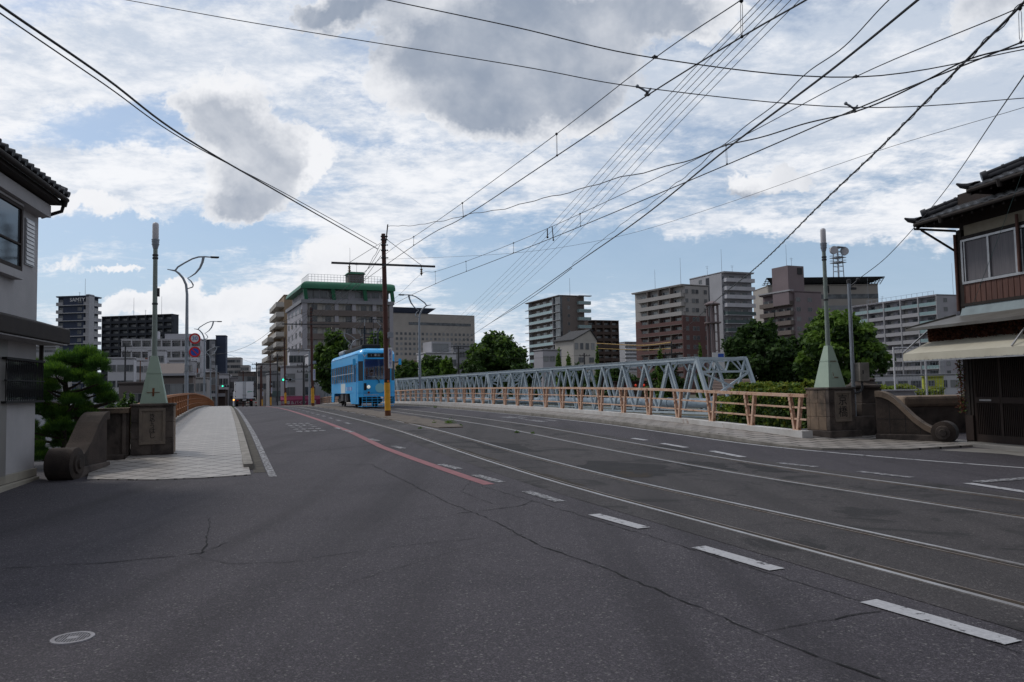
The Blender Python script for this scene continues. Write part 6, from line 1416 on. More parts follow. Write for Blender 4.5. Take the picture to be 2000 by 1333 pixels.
# low houses in front of it
B = Bd('white low building with a dark top window under the crossing wires', 832, 690, 165, 28, 815, 892, w_white, name='white_house', group=HZ); B.win('R', fr_(0, B.R, 5), [B.H - 2.8, B.H - 5.6], 1.3, 1.4)
b = MB(); b.box(B.R * .3, B.R * .95, 2, 7, B.H, B.H + 2.6); b.build('penthouse', w_lgrey, B.r); B.win('R', [B.R * .6], [B.H + .4], 3.6, 1.7, off=-2)
B = Bd('pinkish brown low house right above the tram front', 778, 706, 170, 28, 772, 826, w_tan, name='brown_house', group=HZ); B.win('R', fr_(0, B.R, 3), [B.H - 2.5], 1.2, 1.2)
B = Bd('grey low block between the domed tree and the white low building', 886, 676, 175, 28, 880, 930, w_grey, name='grey_house', group=HZ); B.win('R', fr_(0, B.R, 4), [B.H - 2.6, B.H - 5.2], 1.4, 1.3)
# --- brown and glass balcony flats
B = Bd('grey brown flats with glass fronted balconies and thin roof canopy', 1091, 577, 286, 24.6, 1030, 1145, w_gbrown, insL=1.4, group=HZ, par=.4)
fh = (W(1091, 577, 286).z - W(1091, 592.7, 286).z); zs = [B.H - 3.1 - i * fh for i in range(9)]
B.balc('L', B.L * .18, B.L * .9, zs, 1.5, 1.05, g_par, w_lgrey); B.win('L', [B.L * .3, B.L * .5, B.L * .7], [z + .2 for z in zs], 3.0, 1.9, cur=1); B.block('L', 0, B.L * .18, 0, B.H, -1.4, -.5, g_win, 'glass_bay')
for z in zs + [B.H]: B.block('L', -.2, B.L + .3, z - .12, z + .02, -.6, .35, w_lgrey, 'slab_edge')
for u in (.18, .9): B.block('L', B.L * u - .12, B.L * u + .12, 0, B.H, -1.4, .12, w_lgrey, 'column')
B.win('R', [B.R * .38], [z + 1.0 for z in zs], .9, 1.1, mull=0); B.balc('R', B.R * .72, B.R + 2.2, zs, 1.3, 1.05, g_par, w_lgrey, base=0); B.block('R', B.R * .72, B.R + 2.4, B.H - .2, B.H + .1, 0, 1.6, w_lgrey, 'canopy'); B.rods([(B.R * .6, 3, 7)])
# gabled white house
r_ = Bd('white house with steep single pitch dark roof before the glass balcony flats', 1120, 664, 190, 34, 1086, 1168, w_cream, group=HZ, name='gabled_house', par=0)
B = r_; b = MB(); pk = B.R * .72
b.hexa([(0, -.02, B.H - .1), (B.R, -.02, B.H - .1), (B.R, B.L, B.H - .1), (0, B.L, B.H - .1)], [(0, -.02, B.H), (B.R, -.02, B.H - .09), (B.R, B.L, B.H - .09), (0, B.L, B.H)])
b.prism([(0, B.H), (B.R, B.H - .1 - 1.5 + 1.5), (pk, B.H + 2.4)], 0, B.L); b.build('gable', w_cream, B.r)
b = MB(); b.prism([(-.4, B.H - .2), (-.4, B.H + .05), (pk, B.H + 2.7), (pk, B.H + 2.45)], -.3, B.L + .3); b.prism([(B.R + .2, B.H - .1), (B.R + .2, B.H + .1), (pk, B.H + 2.7), (pk, B.H + 2.45)], -.3, B.L + .3); b.build('roof', m_roofdark, B.r)
B.win('R', [B.R * .12, B.R * .34, B.R * .58, B.R * .82], [B.H - 2.3], .9, 1.5, mull=0); B.win('R', [B.R * .3, B.R * .75], [B.H - 5.5], 1.4, 1.2)
B = Bd('low pale grey box building left of the gabled house', 1060, 684, 180, 28, 1044, 1098, w_lav, group=HZ, name='grey_house'); B.win('R', fr_(0, B.R, 3), [B.H - 2.6], 1.2, 1.2)
B = Bd('dark brown flats with banded balconies next to the glass balcony flats', 1148, 626, 350, 24, 1142, 1212, w_dbrown, insR=1.3, group=HZ); zs = [B.H - 3.2 - i * 3 for i in range(8)]
B.balc('R', 0, B.R, zs, 1.3, 1.2, w_dbrown); B.win('R', fr_(0, B.R, 4), [z + .2 for z in zs], 3, 1.9, cur=1)
for i in range(5): B.block('R', max(0, B.R * i / 4 - .4), min(B.R, B.R * i / 4 + .4), 0, B.H, -1.3, .05, w_dbrown, 'fin')
B = Bd('pale blue distant flats between the dark flats and the two tone flats', 1222, 668, 620, 26, 1212, 1262, w_lgrey, insR=1.2, group=HZ); zs = [B.H - 3 - i * 3 for i in range(8)]; B.balc('R', 0, B.R, zs, 1.2, 1.2, w_white); B.win('R', fr_(0, B.R, 5), [z + .2 for z in zs], 3, 1.8)
# --- two tone flats
B = Bd('two tone flats, beige upper floors over brown lower floors', 1331, 556, 246, 29, 1239, 1390, w_beige, insL=1.4, group=HZ)
fh = 2.95; zs = [B.H - 3.6 - i * fh for i in range(11)]; zc = zs[2] - .3
B.block('R', -.03, B.R + .05, 0, zc, 0, .06, w_brown); B.block('L', 0, .3, 0, zc, -1.45, .05, w_brown, 'fin'); B.block('L', 0, B.L, 0, zc, -1.4, -1.34, w_brown)
B.balc('L', .3, B.L * .9, zs[:3], 1.5, 1.1, w_beige); B.balc('L', .3, B.L * .9, zs[3:], 1.5, 1.1, w_brown, w_gbrown)
for i in range(1, 4): B.block('L', B.L * .9 * i / 4 - .15, B.L * .9 * i / 4 + .15, 0, B.H, -1.4, .0, w_beige if i == 9 else w_gbrown, 'fin')
B.win('L', fr_(.5, B.L * .9, 4), [z + .2 for z in zs], 3.2, 1.9, off=-1.33, cur=1); B.win('R', [B.R * u for u in (.17, .42, .56, .88)], [z + .9 for z in zs], 1.1, 1.25, off=.06)
B.rods([(2, B.L * .6, 7), (2, B.L * .1, 9)])
# white tall flats
B = Bd('tall white flats with slate green lower balconies, highest of the right group', 1414, 531, 272, 23, 1354, 1481, w_lgrey, insL=0, insR=1.5, group=HZ); zs = [B.H - 3.3 - i * 2.95 for i in range(13)]
B.balc('R', .6, B.R, zs[:4], 1.9, 1.15, w_white); B.balc('R', .6, B.R, zs[4:], 1.9, 1.15, w_teal, w_white); B.win('R', [B.R * .3, B.R * .72], [z + .2 for z in zs], 3.0, 1.9, cur=1); B.win('R', [B.R * .05], [z + .9 for z in zs], .8, 1.0, off=-1.5)
B.block('L', B.L * .42, B.L * .52, 0, B.H - 1, 0, .05, w_dkgrey, 'stair_slot'); B.win('L', [B.L * .68], [zs[0] + .8], 1.6, 1.3); B.block('L', B.L * .52, B.L, B.H, B.H + .3, -4, 0, w_lgrey, 'roof_step'); B.rods([(3, 5, 9), (2, 12, 4), (6, 3, 3)])
# brown flats with tower
B = Bd('mauve brown flats with a taller blank stair tower', 1545, 569, 238, 24, 1490, 1612, w_pink, insL=1.4, group=HZ); zs = [B.H - 4.0 - i * 3.0 for i in range(8)]
B.balc('L', .6, B.L * .50, zs, 1.5, 1.15, w_gbrown); B.balc('L', B.L * .54, B.L, zs, 1.5, 1.15, w_gbrown); B.win('L', fr_(.6, B.L, 4), [z + .2 for z in zs], 2.6, 1.9, cur=1)
B.win('R', [B.R * .22, B.R * .6], [z + .9 for z in zs], 1.6, 1.2); b = MB(); b.box(-.4, 6.0, .6, 7.5, B.H - 4, B.H + 8.0); b.box(3.4, 5.2, .4, .62, B.H + 5.4, B.H + 7.4, 1); b.build('stair_tower', [w_pink, m_roofdark], B.r); B.block('L', 0, B.L, B.H + .1, B.H + .5, -1, .6, w_lgrey, 'canopy')
B.H += 8; B.rods([(1.5, 3, 7), (3.5, 3, 3)])
# headquarters with heliport
B = Bd('wide office block with window bands and lattice heliport rim on its roof', 1500, 559, 330, 3, 1478, 1724, w_hosp, group=HZ, name='office_building', par=.8, dL=30)
for y0, y1 in ((577, 586), (599, 608), (621, 630), (643, 651)): B.block('R', 0, B.R, B.z(y1), B.z(y0), 0, .12, g_win, 'window_band')
b = MB(); zr = B.H + 1.6; x0, x1, y0, y1 = -2, B.R + 1, -4, 24
for i in range(40):
    x = x0 + (x1 - x0) * i / 39; b.bar((x, y0, zr + 1.2), (x + 1, y0 + 6, zr - 1.2), .22, .22)
for k in range(5): b.bar((x0, y0 + k * 1.4, zr + 1.2 - k * .55), (x1, y0 + k * 1.4, zr + 1.2 - k * .55), .25, .25)
b.box(x0 + 6, x1 - 6, 2.2, 22, zr - 1.4, zr - .2); b.hexa([(x0, y0, zr + 1.0), (x1, y0, zr + 1.0), (x1 - 5, 3, zr - 1.4), (x0 + 5, 3, zr - 1.4)], [(x0, y0, zr + 1.12), (x1, y0, zr + 1.12), (x1 - 5, 3, zr - 1.28), (x0 + 5, 3, zr - 1.28)]); b.build('heliport', w_dkgrey, B.r)
b = MB()
for i in range(14): x = x0 + 8 + (x1 - x0 - 16) * i / 13; b.bar((x, 4, zr + 1), (x, 4, zr + 2.4), .1, .1)
b.bar((x0 + 8, 4, zr + 2.4), (x1 - 8, 4, zr + 2.4), .1, .1); b.bar((x0 + 8, 4, zr + 1.7), (x1 - 8, 4, zr + 1.7), .08, .08); b.build('roof_fence', m_grey, B.r)
# microwave mast on it
p0 = W(1638, 540, 338); r = thing('radio_mast', 'lattice radio mast with two round dishes on the office roof', 'radio mast', (p0.x, p0.y, p0.z), R(27)); hm = W(1638, 483, 338).z - p0.z
b = MB(); w_ = 1.5
for sx_ in (-1, 1):
    for sy_ in (-1, 1): b.bar((w_ * sx_, w_ * sy_, -1), (w_ * .8 * sx_, w_ * .8 * sy_, hm), .28, .28)
for i in range(6):
    z0, z1 = hm * i / 6, hm * (i + 1) / 6
    for a, c in (((-1, -1), (1, -1)), ((1, -1), (1, 1)), ((1, 1), (-1, 1)), ((-1, 1), (-1, -1))):
        b.bar((w_ * a[0], w_ * a[1], z1), (w_ * c[0], w_ * c[1], z1), .18, .18)
b.build('lattice', m_grey, r)
b = MB()
b.box(-.2, .2, -.2, .2, hm * .45, hm)
for z in (hm * .45, hm * .62, hm * .97): b.box(-w_ - .9, w_ + .9, -w_ - .9, w_ + .9, z, z + .25)
for z in (hm * .45, hm * .62): 
    for sx_ in (-1, 1): b.bar((-w_ - .9, (w_ + .9) * sx_, z + 1.1), (w_ + .9, (w_ + .9) * sx_, z + 1.1), .12, .12); b.bar(((w_ + .9) * sx_, -w_ - .9, z + 1.1), ((w_ + .9) * sx_, w_ + .9, z + 1.1), .12, .12)
b.build('platform', m_grey, r)
for x, s_ in ((-3.4, 1.0), (3.2, 1.0)):
    b = MB(); b.tube([(x - .4, -1.6, hm * .86), (x, -.6, hm * .86), (x + .2, 0, hm * .86)], [1.75, 1.75, .8], 24); b.bar((x, 0, hm * .86), (0, 0, hm * .86), .3, .3); b.build('dish', w_white, r, smooth=True)
# far right flats
B = Bd('long grey flats with pale green glass balconies at the right', 1829, 576, 250, 19, 1672, 1893, w_lav, insL=1.5, group=HZ); fh = 2.92; zs = [B.H - 3.2 - i * fh for i in range(13)]
for i, z in enumerate(zs):
    for k in range(5):
        u0, u1 = B.L * k / 5, B.L * (k + 1) / 5; B.balc('L', u0 + .1, u1 - .1, [z], 1.5, 1.05, g_par if (i == 0 or k == 0 or (i < 2 and k > 3)) else w_lgrey, w_lgrey)
B.win('L', fr_(0, B.L, 6), [z + .2 for z in zs], 4.2, 1.95, cur=1)
for k in range(6): B.block('L', max(0, B.L * k / 5 - .15), min(B.L, B.L * k / 5 + .25), 0, B.H, -1.5, .15, w_lgrey, 'fin')
B.win('R', [B.R * .3], [z + .9 for z in zs], 1.5, 1.3); B.balc('R', B.R * .72, B.R + 4, zs, 1.2, 1.1, w_lav, base=0); B.rods([(4, B.L * .9, 10), (5, B.L * .75, 3), (B.R * .9, 3, 11)])
b = MB()
for i in range(14): b.bar((1, 2 + i * 2.2, B.H), (1, 2 + i * 2.2, B.H + 1.5), .07, .07)
b.bar((1, 2, B.H + 1.5), (1, 31, B.H + 1.5), .07, .07); b.build('roof_fence', m_grey, B.r)
B = Bd('low white annex with wide windows below the long grey flats', 1700, 734, 140, -14, 1690, 1880, w_white, name='white_annex', group=HZ, zb=-1.4, par=.3); B.win('R', fr_(0, B.R, 7), [B.H - 2.3], 1.5, 1.2)
B = Bd('small yellow green kiosk among the cars below the flats', 1803, 736, 110, -24, 1801, 1818, mat('lime', (.42, .45, .05), None, .6), name='kiosk', cat='kiosk', zb=-1.4, par=.2); B.win('R', [B.R * .4], [B.H - 1.3], .7, .7)
# little house behind the end portal
B = Bd('small house with ribbed brown tin roof behind the truss end portal', 1402, 772, 62, -10, 1398, 1448, w_gbrown, name='small_house', cat='house', zb=-1.3, par=0)
b = MB(); b.hexa([(-.3, -.4, B.H - .1), (B.R + .3, -.4, B.H - .1), (B.R + .3, 3.0, B.H + 1.15), (-.3, 3.0, B.H + 1.15)], [(-.3, -.4, B.H), (B.R + .3, -.4, B.H), (B.R + .3, 3.0, B.H + 1.25), (-.3, 3.0, B.H + 1.25)])
for i in range(10): b.box(-.3, B.R + .3, -.42 + i * .34, -.38 + i * .34, B.H + i * .125 - .02, B.H + i * .125 + .05)
b.build('roof', bm('ribbed_tin', (.20, .15, .13)), B.r)
# low terrace of stalls with red lanterns behind the truss
B = Bd('low dark stall building with red lanterns behind the truss', 1200, 746, 88, -6, 1196, 1290, w_dbrown, name='stall_building', zb=-1.5, par=.2)
m_lan = mat('lantern_red', (.55, .05, .02), None, .5, emit=((1, .08, .03), .25))
for i in range(5):
    r = thing('paper_lantern', 'row of small red lanterns under the stall building eave', 'lantern', B.r.matrix_basis @ Vector((B.R * (.1 + i * .18), -.35, B.H - .45)), 0, 'red lanterns under the stall eave'); b = MB(); b.ball((0, 0, 0), .12, 6, sc_=(1, 1, 1.2)); b.build('lantern_body', m_lan, r, smooth=True); b = MB(); b.tube([(0, 0, .2), (0, 0, .45)], .02, 5); b.build('cord', m_black, r)
# hazy hills/low town line on the horizon
rnd2 = random.Random(3); k = 0
for i in range(30):
    x = 20 + i * 66; Y = 420 + rnd2.random() * 160; yt = 726 + rnd2.random() * 22
    if 440 < x < 520: continue
    B = Bd('distant low pale building on the skyline', x, yt, Y, 30 if x > 600 else 75, None, None, rnd2.choice([w_lgrey, w_beige, w_white, w_gbrown]), name='distant_building', group='distant low buildings on the skyline', dL=14 + rnd2.random() * 12, dR=16 + rnd2.random() * 12, par=.4)
    B.win('R', fr_(0, B.R, 4), [B.H - 3, B.H - 6], 1.6, 1.4, mull=0); B.win('L', fr_(0, B.L, 3), [B.H - 3, B.H - 6], 1.6, 1.4, mull=0)
# banded tower mast
p0 = W(1397, 770, 75); r = thing('tower_mast', 'pinkish lattice column mast with a small blue and white sign panel', 'mast', (p0.x, p0.y, -1.2), R(20)); hm = W(1397, 596, 75).z + 1.2; w_ = .38
m_mast = bm('mast_paint', (.19, .15, .155)); b = MB()
for sx_ in (-1, 1):
    for sy_ in (-1, 1): b.tube([(w_ * sx_, w_ * sy_, 0), (w_ * sx_ * .9, w_ * sy_ * .9, hm)], .11, 8)
for i in range(12):
    z0 = hm * i / 12; z1 = hm * (i + 1) / 12
    b.bar((-w_, -w_, z1), (w_, -w_, z1), .05, .05); b.bar((w_, -w_, z1), (w_, w_, z1), .05, .05)
b.build('lattice', m_mast, r)
b = MB(); b.lathe((0, 0, 0), [(.1, hm + .4), (.75, hm + .1), (.75, hm), (.3, hm - .1)], 16); b.build('platform', m_mast, r, smooth=True); b = MB(); b.lathe((0, 0, 0), [(.8, hm * .83), (.8, hm * .83 + .12)], 16); b.build('platform', m_mast, r, smooth=True)
b = MB(); b.box(-.66, .66, -.74, -.70, hm * .40, hm * .56); s_ = b.build('sign_panel', m_signw, r); b = MB(); b.box(-.05, .6, -.75, -.741, hm * .475, hm * .55); b.build('blue_patch', m_signb, s_)
# neon signal at street end
def signal(label, x, y, Y, pole_x=None):
    p = W(x, y, Y); r = thing('traffic_signal', label, 'traffic signal', (p.x, p.y, p.z), AL)
    b = MB(); b.box(-.75, .75, 0, .28, -.22, .22); b.build('housing', m_grey, r, bevel=.05)
    for i, (m_, ) in enumerate(((mat('green_lit', (.02, .6, .4), None, .3, emit=((.05, 1, .6), 1.6)),), (m_black,), (m_black,))):
        b = MB(); b.tube([(-.48 + i * .48, -.02, 0), (-.48 + i * .48, 0, 0)], .15, 14); b.build('lens', m_, r)
    b = MB()
    for i in range(3): b.tube([(-.48 + i * .48, -.2, .02), (-.48 + i * .48, 0, .02)], .19, 12, cap=False)
    b.build('visor', m_dgrey, r)
    if pole_x: b = MB(); b.bar((-.7, .35, 0), (pole_x, .35, .1), .1, .1); b.tube([(pole_x, .4, -p.z - 1.3), (pole_x, .4, 4)], .16, 8); b.build('pole', m_grey, r)
    return r
signal('green lit traffic signal on a grey pole left of the truck', 440, 754.5, 150, -1.6)
signal('green lit traffic signal over the magenta awning shop', 560, 742, 112, 3.2)
# plain utility poles along the far street and bank
def upole(label, x, ytop, Y, zb=-1.2, m=None, arms=2, r0=.16):
    p = W(x, ytop, Y); r = thing('utility_pole', label, 'utility pole', (p.x, p.y, zb), AL + rnd.uniform(-.2, .2)); H_ = p.z - zb
    b = MB(); b.tube([(0, 0, 0), (0, 0, H_)], [r0, r0 * .7], 8); b.build('pole', m or m_dgrey, r, smooth=True)
    if arms:
        b = MB()
        for i in range(arms): b.box(-.9, .9, -.22, -.12, H_ - .5 - i * .8, H_ - .4 - i * .8); [b.lathe((xx, -.17, 0), [(.03, H_ - .4 - i * .8), (.06, H_ - .3 - i * .8), (.03, H_ - .2 - i * .8)], 6) for xx in (-.8, -.3, .3, .8)]
        b.build('cross_arm', m_dgrey, r)
for a in [('dark utility pole rising between the pine and the white flats', 245, 672, 120), ('thin reddish pole by the low white building', 274, 705, 110, -1.2, m_rust, 0, .09), ('grey pole behind the truck with a camera box', 501, 708, 155), ('dark pole between the beige wall and trolley poles', 542, 692, 160),
          ('dark utility pole beside the white shop', 593, 708, 100), ('brown pole left of the truck roof', 475, 725, 170, -1.2, m_polebrown, 1), ('dark pole in front of the white low building', 895, 676, 125), ('dark pole before the gabled house', 1141, 690, 120, -1.2, None, 1), ('dark pole before the two tone flats', 1311, 668, 78, -1.2, None, 2, .1),
          ('brown pole right of the truck', 509, 716, 175, -1.2, m_polebrown, 1), ('thin pole left of the truck, by the traffic signal', 449, 730, 160, -1.2, None, 0, .1)]: upole(*a)
# far pylon lamps on the bridge end (small)
for lab, s, t in (('small green pyramid lamp at the far end of the orange railing', 150, -2.4), ('small green pyramid lamp at the far end, before the magenta shop', 150, 14.4)):
    p = ST(s, t); p.z += 1.3
    for o in list(bpy.data.objects):
        if o.name == 'pylon_lamp': dup(o, (p.x, p.y, p.z), AL, lab); break
    r = thing('bridge_pillar', 'far stone pillar under the small green pyramid lamp ' + ('by the orange railing' if t < 0 else 'by the magenta shop'), 'bridge pillar', (p.x, p.y, p.z - 1.4), AL); b = MB(); b.box(-.5, .5, -.5, .5, -.2, 1.40); b.build('shaft', m_stone, r)
# chain link net with posts beyond the parapet
p = W(1755, 770, 26); r = thing('net_fence', 'tall wire mesh net with white posts behind the round volute', 'fence', (p.x, p.y, 0), R(2))
b = MB()
for i in range(17): b.bar((i * .10, 0, .9), (i * .10, 0, 2.75), .006, .006)
for i in range(14): b.bar((0, 0, .95 + i * .14), (1.6, 0, .95 + i * .14), .006, .006)
b.build('mesh', m_grey, r)
for x in (-.34, 3.2):
    b = MB(); b.tube([(x * .3, 0, -.2), (x * .3, 0, 2.75)], .03, 8); b.build('post', m_signw, r, smooth=True)
b = MB(); b.tube([(-.1, 0, 2.72), (1.0, 0, 2.72)], .02, 6); b.build('top_wire', m_signw, r)
# steel girder end beyond the right scroll wall
p = W(1700, 770, 25.5); r = thing('steel_girder', 'white painted riveted steel girder end behind the wing wall', 'girder', (p.x, p.y, .2), R(-30))
b = MB(); b.hexa([(0, 0, 0), (2.0, 0, -.6), (2.0, .3, -.6), (0, .3, 0)], [(0, 0, 1.1), (1.25, 0, 1.1), (1.25, .3, 1.1), (0, .3, 1.1)]); b.box(-.1, 1.35, -.1, .4, 1.1, 1.14)
for i in range(8): b.ball((1.12 + i * .07, -.01, .95 - i * .16), .022, 4)
b.build('plate', w_lgrey, r)
# ================================================================ OVERHEAD WIRES
m_wire = mat('wire_black', (.012, .012, .014), None, .5); m_wire2 = mat('wire_grey', (.05, .05, .055), None, .5)
def cr(P, n=8):
    out = []
    for i in range(len(P) - 1):
        p0 = P[max(0, i - 1)]; p1 = P[i]; p2 = P[i + 1]; p3 = P[min(len(P) - 1, i + 2)]
        for k in range(n):
            t = k / n; out.append(.5 * ((2 * p1) + (p2 - p0) * t + (2 * p0 - 5 * p1 + 4 * p2 - p3) * t * t + (3 * p1 - p0 - 3 * p2 + p3) * t ** 3))
    out.append(P[-1]); return out
def wire(label, pts, r, wob=0, name='overhead_wire', m=None, n=8, twist=0, group=None):
    P = cr([Vector(p) for p in pts], n)
    if wob:
        Q = []; acc = 0
        for i, p in enumerate(P):
            if i: acc += (p - P[i - 1]).length
            Q.append(p + Vector((0, 0, math.sin(acc * 3.1) * wob + math.sin(acc * 1.3) * wob)))
        P = Q
    b = MB(); b.tube(P, r, 6)
    if twist:                                  # thin spiral wrapped on a messenger
        T = []; acc = 0; N = 6
        for a, c in zip(P, P[1:]):
            d = (c - a); m_ = max(2, int(d.length / .07)); ax = d.normalized().orthogonal(); ay = d.normalized().cross(ax)
            for k in range(m_): acc += d.length / m_; T.append(a.lerp(c, k / m_) + (ax * math.cos(acc * 9) + ay * math.sin(acc * 9)) * twist)
        b.tube(T, r * .35, 4)
    o = b.build(name, m or m_wire, None, smooth=True); recenter(o, P[0]); return tag(o, label, 'overhead wire', group)
def WP(L): return [W(x, y, Y) for x, y, Y in L]
cab = ['upper', 'lower']
wire('upper of the two thick black cables from the top left down to the tall pole', WP([(-60, -40, 9), (0, 11, 10), (205, 152, 12.5), (360, 268, 16), (560, 385, 22), (738, 487, 36)]), .020)
wire('lower and thinner of the two black cables from the top left to the tall pole', WP([(-60, -20, 10.2), (0, 26, 11), (205, 166, 13.5), (360, 274, 17), (560, 380, 23), (736, 478, 36)]), .012)
# span wires across the street
wire('thin span wire crossing the sky from upper left to the two pull off arms', WP([(180, -10, 11.5), (245, 0, 11.3), (500, 46, 10.5), (1000, 127, 9.6), (1250, 171, 9.1), (1665, 210, 8.8), (2000, 192, 9.5), (2150, 175, 10)]), .0055)
wire('thicker span wire higher up, crossing to the right edge', WP([(700, -15, 10.6), (755, 0, 10.4), (1000, 52, 9.7), (1280, 114, 9.2), (1672, 151, 8.9), (2000, 97, 9.8), (2150, 70, 10)]), .007)
# contact and messenger wires over both tracks
def track(t, C_, M_, la, lb):
    zc = [onT(x, y, t) for x, y in C_]; zm = [onT(x, y, t) for x, y in M_]
    return zc, zm
def zc_(s, t): return ST(s, t, 5.93 if s < 30 else 5.9)
for t, Cp, Mp, nm in ((5.8, [(1700, -75), (1575, 0), (1448, 73), (1267, 185), (1087, 305), (905, 425), (808, 480)], [(1560, -80), (1448, 0), (1280, 113), (1087, 262), (903, 397), (808, 463), (764, 488)], 'near'),
                      (9.2, [(2140, 25), (1990, 85), (1668, 215), (1420, 322), (1133, 443), (1003, 495), (910, 531), (850, 555)], [(2140, -60), (1985, 18), (1672, 150), (1418, 283), (1133, 418), (1003, 475), (910, 511), (850, 531), (822, 536)], 'far')):
    c = [onT(x, y, t) for x, y in Cp]; m_ = [onT(x, y, t) for x, y in Mp]
    wire('contact wire over the %s track, lower of its droppered pair' % ('left' if nm == 'near' else 'right'), c + [ST(45, t, 6.15), ST(68, t, 6.05), ST(101, t, 6.1), ST(134, t, 6.1)], .0105)
    wire('messenger wire over the %s track, upper of its droppered pair' % ('left' if nm == 'near' else 'right'), m_ + ([ST(45, t, 6.45), ST(55, t, 6.4), ST(68, t, 6.95), ST(84, t, 6.4), ST(101, t, 6.9), ST(134, t, 6.9)]), .0075)
    pairs = {5.8: [((1448, 2), (1449, 72)), ((1087, 262), (1088, 304)), ((903, 397), (905, 424)), ((808, 463), (808, 479))], 9.2: [((1992, 17), (1994, 83)), ((1418, 284), (1420, 321)), ((1133, 418), (1134, 442)), ((1003, 475), (1003, 494)), ((910, 511), (911, 530)), ((850, 531), (851, 554))]}[t]
    for i, (a, b_) in enumerate(pairs):
        p, q = onT(*a, t), onT(*b_, t); r = thing('dropper', 'dropper loop number %d from the near end over the %s track' % (i + 1, 'left' if nm == 'near' else 'right'), 'dropper', p, 0, 'wire droppers between the overhead pairs')
        r['label'] = ('%s dropper loop hanging between the %s track wires' % (['nearest', 'second', 'third', 'fourth', 'fifth', 'farthest'][i], 'left' if nm == 'near' else 'right')); d = q - p; u_ = (U * .018)
        f = MB(); f.tube([u_ * .2, d * .15 + u_, d * .85 + u_, d], .0035, 5); f.tube([-u_ * .2, d * .15 - u_, d * .85 - u_, d], .0035, 5); f.build('loop', m_wire2, r)
        f = MB(); f.ball((0, 0, 0), .026, 5); f.ball(d, .022, 5); f.build('clip', m_wire, r)
for lab, px, py, t in (('pull off arm holding the left track wire on the thin span wire', 1260, 178, 5.8), ('pull off arm holding the right track wire on the thin span wire', 1665, 211, 9.2)):
    p = onT(px, py, t); r = thing('pull_off_arm', lab, 'wire fitting', p, AL); f = MB(); f.tube([(-.13, 0, .05), (-.06, 0, .03), (.0, 0, .0), (.05, 0, -.01), (.10, 0, .05)], [.015, .018, .016, .02, .014], 8); f.ball((-.13, 0, .055), .028, 6); f.build('arm', m_grey, r, smooth=True)
    f = MB(); f.tube([(.03, 0, 0), (.03, 0, -.05)], [.015, .028], 8); f.box(.0, .07, -.03, .03, -.065, -.045); f.build('clamp', m_wire, r)
for lab, px, py, t in (('small clamp where the upper span wire meets the left messenger', 1279, 112, 5.8), ('small clamp where the upper span wire meets the right messenger', 1672, 150, 9.2)):
    p = onT(px, py, t); r = thing('span_clamp', lab, 'wire fitting', p, AL); f = MB(); f.box(-.035, .035, -.03, .03, -.012, .012); f.tube([(0, 0, 0), (.0, 0, .035)], [.016, .008], 6); f.build('clamp_body', m_wire, r)
wire('wavy black feeder cable from the trolley pole top across to the right edge', WP([(757, 443, 35.8), (830, 438, 31), (905, 422, 27), (1000, 404, 23), (1130, 370, 19), (1300, 325, 15), (1418, 288, 13), (1550, 250, 11.5), (1670, 214, 10.5), (1800, 162, 9.8), (1900, 116, 9.3), (2000, 90, 9), (2120, 60, 8.6)]), .010, .018)
wire('wavy cable leaving the top edge and joining the thick diagonal cable', WP([(1800, -50, 8.5), (1740, 2, 9), (1650, 90, 10), (1575, 146, 11), (1515, 198, 12), (1435, 266, 13.5), (1370, 318, 16), (1300, 376, 20), (1200, 450, 26), (1117, 518, 34)]), .008, .02)
wire('thick black diagonal cable from the top edge down to the far bank', WP([(1880, -70, 8), (1793, 0, 8.6), (1620, 140, 10.5), (1420, 291, 14), (1250, 428, 20), (1117, 521, 30), (1030, 582, 45), (930, 650, 80), (890, 676, 120)]), .017)
wire('thin cable beneath the thick diagonal cable toward the tram', WP([(1117, 524, 30), (1035, 584, 40), (960, 630, 55), (890, 672, 75), (776, 722, 110)]), .014)
wire('thick cable with spiral wrap descending from the upper right corner', WP([(2040, -40, 7.0), (1993, 12, 7.4), (1860, 146, 9), (1720, 288, 12), (1600, 402, 16), (1480, 520, 25), (1393, 592, 45), (1311, 668, 78)]), .015, twist=.017)
pw = [((1485, 0), (1000, 520), (860, 655)), ((1497, 0), (1011, 520), (864, 660)), ((1512, 0), (1023, 520), (872, 662)), ((1527, 0), (1035, 520), (880, 664)), ((1545, 0), (1050, 520), (890, 668)), ((1562, 0), (1062, 520), (894, 672))]
nm6 = ['leftmost', 'second from left', 'third from left', 'fourth from left', 'fifth from left', 'rightmost']
for i, (a, b_, c) in enumerate(pw):
    dirx = (a[0] - b_[0]) / (a[1] - b_[1])
    wire('%s of the six thin parallel power lines' % nm6[i], WP([(a[0] + 60, -64, 15.2), (*a, 16), ((a[0] + b_[0]) / 2 - 6 + 0, 262, 24), (*b_, 55), (*c, 120)]), .0085, m=m_wire2, group=None)
f = MB(); r0_ = [W(1069, 447, 40), W(1076, 482, 40)]
r = thing('line_spacer', 'small insulator spacers on the six parallel lines above the truss', 'wire fitting', r0_[0]); f.tube([(0, 0, 0), (0, 0, -.45)], .03, 6); f.ball((0, 0, -.45), .06, 5); f.tube([(.25, 0, .1), (.3, 0, -.6)], .025, 6); f.ball((.3, 0, -.6), .05, 5); f.build('spacer_body', m_wire2, r)
wire('faint thin wire arching from the trolley pole to the right edge', WP([(755, 507, 36), (1000, 495, 30), (1200, 464, 26), (1400, 404, 22), (1700, 300, 17), (2000, 210, 13), (2100, 175, 12)]), .005, m=m_wire2)
wire('service wire from the grey pole up past the tiled eave', WP([(1680, 543, 20.5), (1730, 504, 20), (1790, 440, 19.6), (1840, 380, 19), (1880, 325, 17), (1940, 235, 13), (2000, 148, 10), (2060, 60, 8.5)]), .009, m=m_wire2)
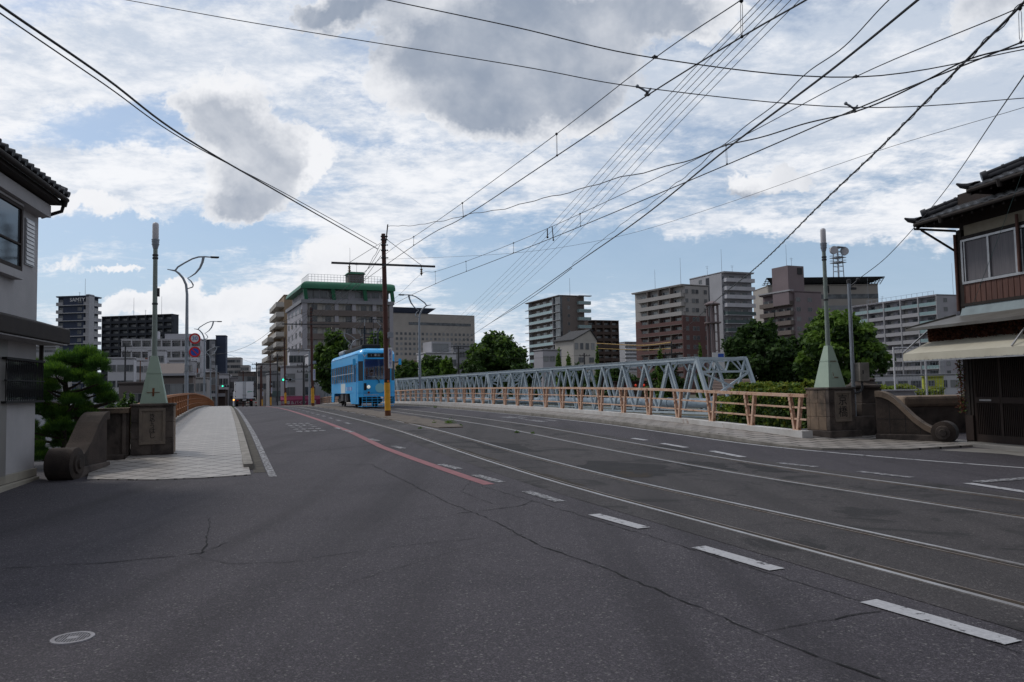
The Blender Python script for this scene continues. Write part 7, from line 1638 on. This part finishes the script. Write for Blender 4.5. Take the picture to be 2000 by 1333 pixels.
wire('thin blue green wire hanging across the upper window', WP([(2010, 300, 13.0), (1985, 370, 14.4), (1950, 465, 15.6), (1925, 530, 16.3), (1900, 595, 17.5)]), .004, m=mat('wire_green', (.02, .07, .07), None, .5))
for i, (L, lab) in enumerate([([(741, 462, 35.8), (681, 517, 36.6)], 'stay'), ([(743, 478, 35.8), (728, 505, 42), (700, 545, 60), (612, 598, 66)], 'upper feeder wire running from the tall trolley pole to the second one'),
                              ([(743, 487, 35.8), (715, 530, 45), (665, 590, 60), (612, 620, 66)], 'lower feeder wire running from the tall trolley pole to the second one'), ([(744, 500, 35.8), (700, 560, 50), (650, 620, 66), (556, 690, 97)], 'long feeder wire from the tall pole toward the third pole'),
                              ([(612, 598, 66.8), (585, 640, 80), (556, 670, 97)], 'feeder wire between the second and third trolley poles'), ([(556, 672, 97), (540, 690, 112), (528, 705, 128)], 'feeder wire between the third and fourth trolley poles'),
                              ([(612, 606, 66.8), (560, 625, 66.8), (440, 690, 90), (245, 700, 120)], 'sagging wire over the street to the pole by the pine'), ([(300, 720, 130), (420, 728, 140), (593, 712, 100)], 'low wire crossing over the street behind the lamps'),
                              ([(501, 712, 155), (430, 690, 150), (340, 684, 140), (245, 680, 120)], 'wire from the pole behind the truck over to the dark pole'), ([(440, 688, 190), (500, 690, 180), (620, 690, 170)], 'straight faint wire above the truck'),
                              ([(440, 700, 190), (500, 701, 180), (560, 706, 170)], 'second faint wire above the truck'), ([(1141, 694, 120), (1240, 700, 100), (1311, 672, 78)], 'low wire before the two tone flats'), ([(895, 680, 125), (1000, 700, 122), (1141, 694, 120)], 'low wire crossing behind the domed tree'),
                              ([(593, 711, 100), (700, 722, 110), (895, 682, 125)], 'low wire passing behind the tram')]):
    if i: wire(lab, WP(L), .012 if i < 4 else .016, m=m_wire, wob=.02 if i == 1 else 0)
wire('yellow insulated cable strung behind the truss before the two tone flats', WP([(1165, 671, 110), (1250, 675, 100), (1311, 669, 78.2)]), .06, m=mat('cable_yellow', (.36, .22, .05), None, .6))
wire('lower yellow cable before the two tone flats', WP([(1165, 681, 110), (1250, 684, 100), (1311, 681, 78.2)]), .045, m=mat('cable_yellow2', (.33, .21, .05), None, .6))
# glint of the camera-side clamps on the tall pole already belong to its brackets
